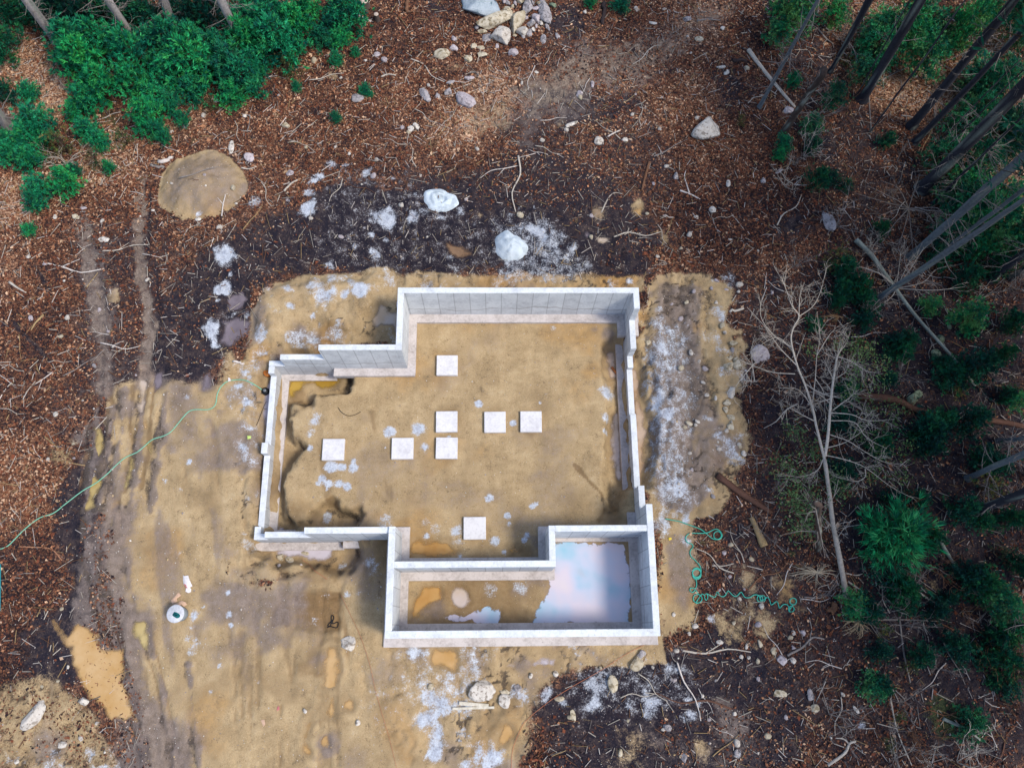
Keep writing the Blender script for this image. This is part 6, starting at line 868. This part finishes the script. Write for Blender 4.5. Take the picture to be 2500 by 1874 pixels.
for L, r0, r1 in [([(930, 1320, 1.8), (880, 1120, 2.3), (850, 980, 2.6), (800, 830, 3.0), (755, 720, 3.3), (715, 560, 3.6), (730, 470, 3.8), (765, 400, 4.0), (720, 330, 4.2), (690, 250, 4.3), (650, 140, 4.4)],   .055, .008), ([(930, 1300, 1.8), (950, 1180, 2.2), (965, 1000, 2.7), (980, 850, 3.1), (1005, 690, 3.5), (1015, 650, 3.6), (1040, 600, 3.7)], .07, .022)]:
    b = MB(); branchy(b, sub(W5(L)), r0, r1, dr, 12, 1.0, 2, PALE, 8); link('limb', b.build('limb', M['bark'], True), DT)
for L in [[(765, 400, 4), (850, 340, 4.1), (900, 250, 4.2), (940, 100, 4.3)], [(765, 400, 4), (770, 280, 4.2), (800, 180, 4.3)], [(755, 720, 3.3), (640, 600, 3.4), (540, 460, 3.5), (430, 340, 3.5)], [(720, 600, 3.5), (600, 520, 3.6), (520, 400, 3.7), (530, 270, 3.7)], [(740, 770, 3.2), (600, 760, 3.0), (480, 720, 2.8), (390, 680, 2.7)], [(480, 820, 1.2), (460, 640, 1.6), (480, 520, 1.8)], [(850, 980, 2.6), (760, 870, 2.7), (640, 860, 2.6)], [(860, 1070, 2.4), (780, 1030, 2.4), (690, 990, 2.3), (690, 1090, 2.2)], [(965, 930, 2.9), (870, 960, 2.8)], [(970, 1020, 2.7), (1100, 1030, 2.8), (1210, 1070, 2.7), (1380, 1060, 2.6)], [(970, 1070, 2.5), (1120, 1080, 2.5), (1200, 1180, 2.4), (1330, 1250, 2.3)], [(965, 1160, 2.3), (1080, 1200, 2.3), (1190, 1270, 2.2), (1300, 1330, 2.1), (1400, 1350, 2)], [(930, 1290, 1.8), (1060, 1320, 1.8), (1190, 1370, 1.7), (1350, 1490, 1.6), (1500, 1570, 1.4)], [(920, 1250, 2), (1060, 1210, 2.1), (1190, 1120, 2.2), (1250, 1030, 2.3)], [(1190, 1380, 1.7), (1190, 1430, 1.7), (1130, 1460, 1.7), (1000, 1430, 1.7)], [(920, 1320, 1.8), (880, 1390, 1.7), (770, 1430, 1.6), (640, 1410, 1.5)], [(985, 1000, 2.7), (1080, 930, 2.9), (1150, 870, 3)], [(1000, 800, 3.2), (1060, 760, 3.3), (1080, 720, 3.4)], [(1020, 660, 3.6), (1100, 690, 3.6), (1200, 750, 3.5), (1300, 770, 3.4)], [(850, 960, 2.6), (870, 800, 3), (880, 650, 3.3), (900, 540, 3.5), (880, 370, 3.7)], [(880, 650, 3.3), (960, 520, 3.5), (1000, 480, 3.6)], [(870, 800, 3), (920, 880, 2.9), (930, 980, 2.8)], [(480, 700, 2.8), (380, 820, 2.5), (330, 900, 2.2)], [(740, 640, 3.4), (640, 540, 3.4), (560, 560, 3.4), (470, 620, 3.3)]]:
    b = MB(); branchy(b, sub(W5(L)), .022, .006, dr, 9, .75, 2, np.array(PALE) * .9, 5); link('branch', b.build('branch', M['bark'], True), DT)
def bare_shrub(reg, c, tips, z, label, r0=.025, col=GRY, n=5, seed=3):
    base = gat(reg, *c); r = np.random.default_rng(seed); E0 = empty('bare_shrub', base, label, 'bare shrub')
    for x, y, h in tips:
        e = gat(reg, x, y, h); m = (base + e) / 2 + r.normal(0, .12, 3) + [0, 0, .2]; b = MB(); branchy(b, sub2([base, m, e], base), r0, .006, r, n, .8, 2, col, 5); link('branch', b.build('branch', M['bark']), E0)
def sub2(L, o): return [p - o for p in L]
bare_shrub('R3', (1470, 1340), [(1200, 1190, .8), (1290, 1160, 1), (1540, 1130, 1), (1690, 1390, .9), (1250, 1400, .8), (1350, 1470, .9), (1500, 1640, .8), (1640, 1440, 1), (1120, 1240, .8), (1300, 1560, .7), (1400, 1600, .8)], 0, 'leafless twiggy shrub fanning out below the tall grey boulder', .028, GRY, 6, 3)
bare_shrub('R5', (1390, 220), [(1180, 90, 1.2), (1080, 60, 1.2), (1480, 40, 1.4), (1560, -30, 1.3), (1240, 340, .8), (1640, 100, 1.3), (1830, 210, 1.2), (1420, -20, 1.4), (1230, 370, .8)], 0, 'leafless pale shrub where the lichened pole crosses a dark trunk', .025, PALE, 5, 4)
bare_shrub('R8', (1450, 560), [(1410, 400, .9), (1520, 400, 1), (1590, 380, 1), (1480, 460, .9), (1370, 520, .8), (1440, 640, .6)], 0, 'small leafless shrub under the dark small-leaved shrub', .02, GRY, 4, 5)
bare_shrub('R1', (430, 1060), [(250, 960, .5), (310, 1010, .5), (380, 980, .6), (580, 960, .6), (520, 1000, .5), (300, 1070, .4)], 0, 'leafless white twig bush among the lower saplings', .018, PALE, 4, 6)
bare_shrub('R1', (440, 600), [(320, 400, .6), (400, 500, .6), (340, 470, .5), (420, 430, .6), (300, 430, .5)], 0, 'leafless brown twig bush beside the thicket', .015, GRY, 4, 7)
bare_shrub('R8', (1990, 640), [(1870, 720, .6), (1950, 560, .6), (2070, 700, .6), (1900, 520, .7), (2040, 860, .6)], 0, 'leafless grey shrub in deep shade by the side edge', .018, GRY, 4, 8)
bare_shrub('R8', (1430, 740), [(1350, 745, .4), (1550, 755, .4), (1480, 780, .4), (1530, 720, .4)], 0, 'fallen bare twig spray at the pole crossing', .02, GRY, 4, 9)
BS = []
for i in range(5):
    r_ = np.random.default_rng(300 + i); b = MB()
    for _ in range(4):
        a = r_.uniform(0, 6.28); e = np.array([math.cos(a) * r_.uniform(.4, 1.0), math.sin(a) * r_.uniform(.4, 1.0), r_.uniform(.8, 1.8)]); branchy(b, [np.zeros(3), e * .5 + r_.normal(0, .08, 3), e], .013, .004, r_, 5, .6, 2, [GRY, PALE, GRY, BRN, GRY][i], 4)
    BS.append(b.build('bare_sapling', M['bark']))
_br = np.random.default_rng(310)
for i in range(64):
    x, y = (_br.uniform(1640, 2210), _br.uniform(540, 1650)) if i < 40 else (_br.uniform(1620, 2210), _br.uniform(20, 560))
    if y > 1200 and x < 1780: continue
    g_ = gat('O', x, y); o = link('bare_sapling', BS[i % 5], loc=g_); q = _br.uniform(.7, 1.5); o.scale = (q, q, q * .8); o.rotation_euler.z = _br.uniform(0, 6.28); o['category'] = 'sapling'
    later(o, ['grey twiggy bare sapling', 'pale twiggy bare sapling', 'grey twiggy bare sapling', 'brown twiggy bare sapling', 'grey twiggy bare sapling'][i % 5], 'bare saplings in the wood')
def root_fan(reg, c, tips, label, col, seed):
    base = gat(reg, *c, .2); r = np.random.default_rng(seed); b = MB()
    for x, y in tips:
        for _ in range(2):
            e = gat(reg, x + r.normal(0, 12), y + r.normal(0, 12), .1); branchy(b, sub2([base, (base + e) / 2 + r.normal(0, .06, 3) + [0, 0, .08], e], base), .025, .005, r, 3, .35, 1, col, 4)
    tag(link('root_mass', b.build('root_mass', M['twig']), loc=base), label, 'roots')
root_fan('R8', (1150, 720), [(1045, 730), (1060, 770), (1090, 790), (1120, 800), (1150, 810), (1180, 800), (1210, 780), (1225, 740), (1220, 700), (1180, 660), (1100, 740)], 'pale fan-shaped root mass lying below the dead tree', lin(190, 170, 140, K), 21)
root_fan('R8', (880, 400), [(720, 370), (690, 410), (720, 440), (770, 460), (830, 470), (900, 480), (960, 440), (970, 370), (780, 350), (900, 350), (1000, 420)], 'tangled pale root mass beside the dead tree trunk', lin(196, 182, 160, K), 22)
root_fan('R5', (1020, 400), [(940, 370), (980, 440), (1050, 420), (900, 430), (960, 420)], 'splintered tan stump shards behind the dead tree', lin(190, 150, 110, K), 23)

def tall_tree(name, reg, bx, by, tx, ty, w0, w1, H, col, label, cat='tree', crown=None, dead=4, group=None, snag=False, seed=0, rough=.08, slim=False):
    """trunk through two photo points: foot (bx,by) and a higher point (tx,ty); crown above."""
    r = np.random.default_rng(900 + seed); foot = gat(reg, bx, by); rd = ray(*ppx(reg, tx, ty)); rd = rd / np.linalg.norm(rd); o = np.array([0, 0, CAMH])
    best = None
    for h in np.arange(1.0, 26, .1):                # height on that sight line nearest above the foot
        q = o + rd * (h - CAMH) / rd[2]; d = np.hypot(*(q - foot)[:2]) / max(h, 3)
        if best is None or d < best[0]: best = (d, h, q)
    h1, q = best[1], best[2]; ax = (q - foot) / (q[2] - foot[2]); top = h1 if snag else H
    zs = np.concatenate([[-.3, 0, .15, .4], np.linspace(1, top, 14)]); P = np.array([ax * z for z in zs]); P[5:-1, :2] += np.cumsum(r.normal(0, .018, (len(P) - 6, 2)), 0)
    R = (w0 + (w1 - w0) * np.clip(zs / h1, 0, 1)) / 2 * (.84 if group == G2 else 1); R[4:] *= 1 - .75 * np.clip((zs[4:] - h1) / max(1, H - h1), 0, 1) * (0 if snag else 1); R[:4] *= [1.7, 1.55, 1.3, 1.12]
    E0 = empty(name, foot, label, cat, group); b = MB(); b.tube(P, R, 10, None, True, rough)
    cc = np.array(col) * r.uniform(.75, 1.2, (len(b.V[0]), 1)); lich = r.random(len(cc)) < .14; cc[lich] = np.array(LICH) * .8; b.C = [cc]
    link('trunk', b.build('trunk', M['bark'], True), E0)
    if dead:
        for _ in range(dead * 3):
            b = MB()
            z = r.uniform(.15, .95) * min(top, h1 * 1.2); a = r.uniform(0, 6.28); l = r.uniform(.3, 1.5) * (1 if not slim else .6); s = ax * z; e = s + np.array([math.cos(a), math.sin(a), r.uniform(-.2, .3)]) * l
            branchy(b, [s, (s + e) / 2 + r.normal(0, .05, 3), e], .018, .005, r, 4, .5, 1, GRY, 4); link('dead_branch', b.build('dead_branch', M['bark']), E0)
    if crown:
        k, cr = crown; c = link('crown', TALL[k], E0); c.location = ax * (H - cr * 2.6); c.scale = (cr, cr, cr); c.rotation_euler.z = r.uniform(0, 6)
    return h1
TALL = [crown_mesh('crown', np.random.default_rng(200 + i), 1.0, 2.9, 0.0, 9, 9, .16, .22, 8, .016, DKG, .7, .1, .2, .8) for i in range(3)]
PB = lin(168, 162, 162, K); DB = lin(56, 56, 66, K); BB = lin(78, 66, 62, K); SB = lin(108, 116, 124, K)
G1 = 'pale trunks rising from the thicket'; G2 = 'dark trunks of the wood'
for i, a in enumerate([(370, 270, 170, 0, .40, .44, PB, 'thick pale pine trunk nearest the top corner'), (705, 160, 600, 0, .36, .42, BB, 'dark pine trunk behind the slim pale one'), (890, 285, 690, 0, .26, .40, PB, 'slim pale pine trunk beside a dark one'), (1120, 190, 1050, 0, .36, .46, PB, 'grey pine trunk in the middle of the thicket'), (1350, 135, 1275, 0, .16, .15, PB, 'thin broken-branched trunk between thicker ones'), (1570, 310, 1420, 0, .30, .42, PB, 'pale pine trunk with short branch stubs over the thicket'), (65, 825, -20, 720, .40, .44, PB, 'pale pine trunk cut off by the side edge')]):
    tall_tree('pine_tree', 'R1', a[0], a[1], a[2], a[3], a[4], a[5], 17.5, a[6], a[7], 'pine', (i % 3, 1.9), 7, G1, seed=i)
for i, a in enumerate([(510, 690, 890, 0, .22, .18, SB, 'bluish lichened thin trunk with many dead twigs', 12, None), (965, 465, 1220, 0, .24, .40, DB, 'dark trunk narrow at its foot near the pale pole', 3, (0, 2.6)), (1170, 640, 1555, 0, .52, .50, DB, 'thick dark trunk with a flared foot', 4, (1, 2.9)), (1220, 850, 1680, 220, .10, .09, DB, 'thin whip-like dark trunk beside the flared one', 0, (2, 1.0)), (1130, 625, 1280, 360, .09, .08, DB, 'slender dark stem behind the flared trunk', 0, None), (1490, 810, 2140, 0, .46, .44, DB, 'straight thick dark trunk with a light side', 6, (2, 2.8)), (1510, 915, 2211, 170, .34, .26, DB, 'medium dark trunk parallel to the straight thick one', 4, (0, 2.4)), (1650, 930, 1850, 730, .10, .08, DB, 'thin leaning stem between the parallel trunks', 2, (1, 1.0)), (1560, 1210, 2211, 560, .66, .58, DB, 'thickest dark trunk of the wood', 8, (1, 2.9)), (1620, 1310, 2050, 900, .16, .12, DB, 'branching dark stem below the thickest trunk', 10, (2, 1.2)), (1600, 1060, 1830, 840, .10, .08, DB, 'thin dark stem just above the thickest trunk', 2, None), (1480, 1650, 2211, 1000, .36, .44, SB, 'stout lichened trunk crossing the needle clumps', 12, (0, 2.6)), (1640, 1650, 2230, 1200, .18, .2, SB, 'thinner bluish trunk beside the stout lichened one', 5, (2, 1.6))]):
    tall_tree('forest_tree', 'R3', a[0], a[1], a[2], a[3], a[4], a[5], 16.5 if a[4] > .2 else 12, a[6], a[7], 'tree', a[9], a[8], G2, seed=30 + i, slim=a[4] < .2)
tall_tree('dead_snag', 'R3', 655, 870, 920, 455, .42, .34, 6, BB, 'broken-off dark snag with a jagged pale top', 'snag', None, 3, G2, True, 60)
for i, a in enumerate([('R5', 1250, 300, 1690, 0, .3, .28, SB, 'bluish trunk at the bare pale shrub', (1, 1.8)), ('R5', 1990, 160, 2230, -20, .44, .42, DB, 'dark trunk on the red leaves by the side edge', (0, 2.6)), ('R5', 2120, 155, 2260, 60, .3, .28, DB, 'shorter dark trunk right against the side edge', (2, 1.8)), ('R5', 1850, 1440, 2230, 1265, .26, .30, SB, 'upper slanting trunk in the deep shade with a lit edge', (1, 2.0)), ('R5', 2050, 1205, 2230, 1178, .24, .22, SB, 'topmost short trunk stub poking from the shaded edge', (0, 2.4)), ('R5', 1900, 1650, 2230, 1530, .4, .42, DB, 'lowest slanting trunk in the deep shade', (2, 2.8)), ('R8', 2080, 750, 2260, 735, .16, .15, DB, 'thin dark trunk low in the shaded edge', (1, 1.5))]):
    tall_tree('forest_tree', a[0], a[1], a[2], a[3], a[4], a[5], a[6], 15, a[7], a[8], 'tree', a[9], 5, G2, seed=70 + i)
tall_tree('cut_trunk', 'R8', 890, 250, 870, -40, .22, .17, 3, BB, 'grey cut-off trunk standing beside the dead leaning tree', 'trunk', None, 2, None, True, 90)
log('leaning_trunk', 'fallen trunk', 'R3', [(1130, 1540), (1230, 1640), (1340, 1790), (1500, 2010), (1740, 2280), (1900, 2480)], .12, .05, LICH, 'lichened pale trunk fallen across the red leaves', 0.25, n=9)
# the wood goes on beyond the frame: unseen trees added to shade its floor
for i, (x, y, h, cr) in enumerate([(22, -4, 20, 3.1), (22.5, 1, 20, 3.2), (23.2, 5.6, 20, 3.1), (24.6, 10, 20, 3.1), (23.5, -9, 19, 3.0), (26.5, -3, 20, 3.2), (27, 3, 20, 3.2), (28.5, 8, 20, 3.2), (28.5, 13.5, 20, 3.1), (31.5, 18, 19, 3.0), (32, 0, 20, 3.2), (33, 11, 20, 3.2), (33, 25, 18, 2.8), (-28, 30, 18, 2.6), (-22, 36, 19, 2.8), (-14, 37, 19, 2.8), (-31, 22, 18, 2.6), (28, 36, 18, 2.6), (20, 38, 18, 2.6)]):
    r = np.random.default_rng(400 + i); z = gz(x, y); E0 = empty('forest_tree', (x, y, z), 'tall dark evergreen added out of view beyond the clearing to shade the wood', 'tree', 'trees of the wood around the clearing'); b = MB(); b.tube([(0, 0, -.3), (0, 0, .2), (.1, 0, h * .5), (0, .1, h)], [.34, .26, .2, .05], 9, DB, True, .08); link('trunk', b.build('trunk', M['bark'], True), E0)
    c = link('crown', TALL[i % 3], E0); c.location = (0, 0, h - cr * 2.7); c.scale = (cr, cr, cr)

# ------------------------------------------------------------------ scattered stones and sticks (each its own thing)
def free(x, y): return not (-10.2 < x < 6.5 and -.8 < y < 14) and mk_arr('wet', np.array([x]), np.array([y]))[0] < .5
def spots_in(reg_poly, n, reg='O'):
    out = []; P = reg_poly; xs = [p[0] for p in P]; ys = [p[1] for p in P]
    while len(out) < n:
        x, y = rng.uniform(min(xs), max(xs)), rng.uniform(min(ys), max(ys))
        if sdf_poly(np.array([x]), np.array([y]), P)[0] < 0:
            g = gat(reg, x, y)
            if free(g[0], g[1]): out.append((x, y, g))
    return out
VAR = {k: [rock_mesh('stone', np.random.default_rng(500 + i), 1, .78, .6, M[k], 8, False) for i in range(4)] for k in ('white', 'lilac', 'tan', 'grey')}
WORDS = {'white': 'small white stone', 'lilac': 'small pinkish stone', 'tan': 'small buff stone', 'grey': 'small grey stone'}
AREA = [[(330, 60), (1000, 150), (1400, 60), (1620, 100), (1650, 560), (1400, 580), (560, 560), (120, 640), (40, 520)], [(0, 700), (250, 640), (300, 820), (130, 1080), (150, 1500), (0, 1500)], [(1150, 1480), (1520, 1370), (1560, 1140), (1720, 1180), (1800, 1640), (1180, 1640)], [(1440, 600), (1600, 600), (1630, 1000), (1520, 1120), (1440, 1100)]]
for A_, n in zip(AREA, (52, 16, 26, 22)):
    for x, y, g in spots_in(A_, n):
        k = rng.choice(['white', 'lilac', 'tan', 'grey'], p=[.4, .28, .22, .1]); s = rng.uniform(.07, .16) * rng.uniform(.8, 1.2); o = link('stone', VAR[k][rng.integers(4)], loc=(g[0], g[1], g[2] + s * .2)); o.scale = (s, s, s); o.rotation_euler = (rng.normal(0, .2), rng.normal(0, .2), rng.uniform(0, 6.28)); o['category'] = 'stone'; later(o, WORDS[k], 'loose stones about the clearing')
STK = []
for i in range(9):
    L = 1.0; c = rng.uniform(-.12, .12, 4); P = [(t - .5, c[int(j)] * (.4 if j in (0, 3) else 1), .02) for j, t in enumerate((0, .33, .66, 1.0))]; b = MB(); b.tube(smooth_path(P, 3), np.linspace(.021, .009, 10), 5, None, True, .15)
    if i % 3 == 0: b.tube([P[1], (P[1][0] + .25, P[1][1] + .2, .03)], [.012, .005], 4)
    colr = [WHT, PALE, PALE, BRN, YEL, GRY, PALE, RED, WHT][i]; b.C = [np.tile(np.array(colr), (len(v), 1)) for v in b.V]; STK.append((b.build('stick', M['twig'], True), ['white', 'pale', 'pale', 'brown', 'yellowish', 'grey', 'pale', 'reddish', 'white'][i]))
AREA2 = [[(330, 60), (1000, 150), (1400, 60), (1700, 100), (1700, 560), (1400, 560), (900, 380), (560, 480), (120, 640), (40, 520)], [(0, 700), (250, 640), (300, 820), (130, 1080), (0, 1150)], [(1300, 1460), (1540, 1360), (1540, 1140), (1740, 1180), (2200, 1300), (2200, 1640), (1300, 1640)], [(1680, 300), (2200, 560), (2200, 1000), (1660, 1000), (1640, 560)], [(1900, 60), (2200, 0), (2200, 560), (1950, 420)]]
for A_, n in zip(AREA2, (90, 22, 50, 40, 40)):
    for x, y, g in spots_in(A_, n):
        i = int(rng.integers(9)); s = rng.gamma(3.5, .28) + .25; o = link('stick', STK[i][0], loc=(g[0], g[1], g[2] + .02)); o.scale = (s, s * .8, 1.1); o.rotation_euler.z = rng.uniform(0, 6.28); o['category'] = 'stick'; later(o, STK[i][1] + (' long' if s > 1.1 else ' short') + ' stick', 'sticks strewn over the litter')
_by = {}
for o, what, group, near in PEND:
    p = np.array(o.location); nm = min(LMK, key=lambda k: np.hypot(*(LMK[k] - p)[:2])); _by.setdefault((nm, what), []).append((np.hypot(*(LMK[nm] - p)[:2]), o, group))
for (nm, what), L in _by.items():
    L.sort(key=lambda t: t[0])
    for i, (d, o, group) in enumerate(L):
        o['label'] = f"{what} next out from the {nm}" if i == 0 else f"{what}, {ORD[min(i, len(ORD) - 1)]} out from the {nm}"; o['group'] = group

# ------------------------------------------------------------------ uncountable litter: leaves, wood chips, pebbles
def scatter(n, dens, seed):
    r = np.random.default_rng(seed); X = []; tot = 0
    while tot < n:
        x = r.uniform(-26, 28.5, n); y = r.uniform(-6, 31.5, n)
        vis = (np.abs(x) < 19.5 + (y + 5) * .27) & ~((x > -10.1) & (x < 6.4) & (y > 3) & (y < 11.5)) & ~((x > -4.4) & (x < 6.4) & (y > -.7) & (y < 14))
        k = vis & (r.random(n) < dens(x, y)); X.append(np.stack([x[k], y[k]], 1)); tot += k.sum()
    return np.concatenate(X)[:n], r
def dens_leaf(x, y): return np.clip(1.05 - mk_arr('sand', x, y) * 1.3 - mk_arr('mud', x, y) * 1.12 - mk_arr('lime', x, y) * 1.2 - mk_arr('wet', x, y), 0.0, 1) * (0.55 + 0.6 * (fbm(x, y, 2.2, 66, 3) > -.1))
Q, r = scatter(270000, dens_leaf, 31); n = len(Q); c = np.stack([Q[:, 0], Q[:, 1], gz_arr(Q[:, 0], Q[:, 1]) + r.uniform(.01, .05, n)], 1)
u = r.normal(size=(n, 3)) * [1, 1, .35]; u /= np.linalg.norm(u, axis=1)[:, None]; v = np.cross(u, r.normal(0, .45, (n, 3)) + [0, 0, 1]); v /= np.linalg.norm(v, axis=1)[:, None]; s = r.gamma(3.2, .0105, (n, 1)) + .010; e = r.uniform(.35, .8, (n, 1))
V = np.stack([c - u * s, c + v * s * e + [0, 0, .01], c + u * s, c - v * s * e + [0, 0, .012]], 1).reshape(-1, 3)
pal = np.array([lin(42, 32, 38, K), lin(84, 56, 48, K), lin(130, 86, 64, K), lin(178, 128, 96, K), lin(214, 178, 148, K), lin(122, 70, 50, K)]); t = np.clip(mk_arr('tone', Q[:, 0], Q[:, 1]) * 1.15 - .12 + fbm(Q[:, 0], Q[:, 1], 1.1, 71, 4) * .35 + r.normal(0, .27, n), 0, .99); pc = pal[np.clip((t * 5).astype(int), 0, 4)]; rd = r.random(n) < .22; pc[rd] = pal[5]
tag(link('leaf_litter', mesh_np('leaf_litter', V, np.arange(4 * n).reshape(-1, 4), M['leaf'], np.repeat(pc * r.uniform(.7, 1.2, (n, 1)), 4, 0))), 'brown dead leaves covering the soil around the clearing', 'leaf litter', None, 'stuff')
Q, r = scatter(11000, lambda x, y: (.3 + .9 * (mk_arr('tone', x, y) > .62)) * np.clip(1.0 - mk_arr('sand', x, y) * 1.1 - mk_arr('lime', x, y) - mk_arr('wet', x, y), .0, 1), 32); b = MB(); n = len(Q); z = gz_arr(Q[:, 0], Q[:, 1]); a = r.uniform(0, 6.28, n); l = r.gamma(2.2, .055, n) + .05; w = r.uniform(.008, .018, n)
d = np.stack([np.cos(a), np.sin(a), r.normal(0, .12, n)], 1); s = np.stack([-np.sin(a), np.cos(a), np.zeros(n)], 1); c = np.stack([Q[:, 0], Q[:, 1], z + .04], 1); up = np.array([0, 0, 1.0])
A1 = c - d * l[:, None]; A2 = c + d * l[:, None]; sw = s * w[:, None]; V = np.stack([A1 - sw, A1 + sw, A1 + up * w[:, None] * 1.6, A2 - sw, A2 + sw, A2 + up * w[:, None] * 1.6], 1).reshape(-1, 3)
base_i = np.arange(n)[:, None] * 6; F = np.concatenate([base_i + np.array([[0, 3, 5, 2]]), base_i + np.array([[1, 2, 5, 4]]), base_i + np.array([[0, 1, 4, 3]])]); pal = np.array([PALE, WHT, BRN, YEL, GRY, RED, PALE]); pc = pal[r.integers(0, 7, n)] * r.uniform(.6, 1.1, (n, 1))
tag(link('wood_debris', mesh_np('wood_debris', V, F, M['leaf'], np.repeat(pc, 6, 0))), 'pale splinters and twigs strewn through the leaf litter', 'wood debris', None, 'stuff')
def peb(n, dens, seed, name, label, smin, smax, inside=False):
    if inside:
        r = np.random.default_rng(seed); Q = np.stack([r.uniform(-8.9, 5.3, n), r.uniform(.4, 12.8, n)], 1); k = ((Q[:, 1] > 4.1) & (Q[:, 1] < 10.3)) | ((Q[:, 0] > -3.3)); Q = Q[k]; Q = Q[mk_arr('wet', Q[:, 0], Q[:, 1]) < .6]
    else: Q, r = scatter(n, dens, seed)
    n = len(Q); s = (r.pareto(2.5, n) * .35 + 1) * smin; s = np.minimum(s, smax)[:, None]; c = np.stack([Q[:, 0], Q[:, 1], gz_arr(Q[:, 0], Q[:, 1])], 1); O6 = np.array([(1, 0, 0), (0, 1, 0), (-1, 0, 0), (0, -1, 0), (0, 0, .8), (0, 0, -.6)]); a = r.uniform(0, 6.28, n)
    rot = np.stack([np.stack([np.cos(a), -np.sin(a)], 1), np.stack([np.sin(a), np.cos(a)], 1)], 1); W6 = O6[None] * r.uniform(.55, 1.2, (n, 6, 1)); xy = np.einsum('nij,nkj->nki', rot, W6[:, :, :2]); V = (np.concatenate([xy, W6[:, :, 2:]], 2) * s[:, None] + c[:, None]).reshape(-1, 3)
    f8 = np.array([(0, 1, 4), (1, 2, 4), (2, 3, 4), (3, 0, 4), (1, 0, 5), (2, 1, 5), (3, 2, 5), (0, 3, 5)]); F = (np.arange(n)[:, None, None] * 6 + f8).reshape(-1, 3); pal = np.array([lin(228, 222, 214, K), lin(200, 188, 180, K), lin(206, 180, 140, K), lin(170, 160, 158, K)]); pc = pal[r.integers(0, 4, n)] * r.uniform(.75, 1.05, (n, 1))
    tag(link(name, mesh_np(name, V, F, M['pebble'], np.repeat(pc, 6, 0))), label, 'pebbles', None, 'stuff')
peb(9000, lambda x, y: np.clip(.25 + mk_arr('grav', x, y) * .6 + mk_arr('mud', x, y) * .35 - mk_arr('wet', x, y) * .4, .02, 1), 33, 'pebbles', 'tiny pale pebbles sprinkled over the yard and dark soil', .022, .075)
peb(1100, None, 34, 'pebbles', 'tiny pale pebbles on the sand inside the foundation', .018, .05, True)
for pl in PROTO.values():
    for o in pl:
        if id(o) not in USED:
            for ch in list(o.children): bpy.data.objects.remove(ch)
            bpy.data.objects.remove(o)
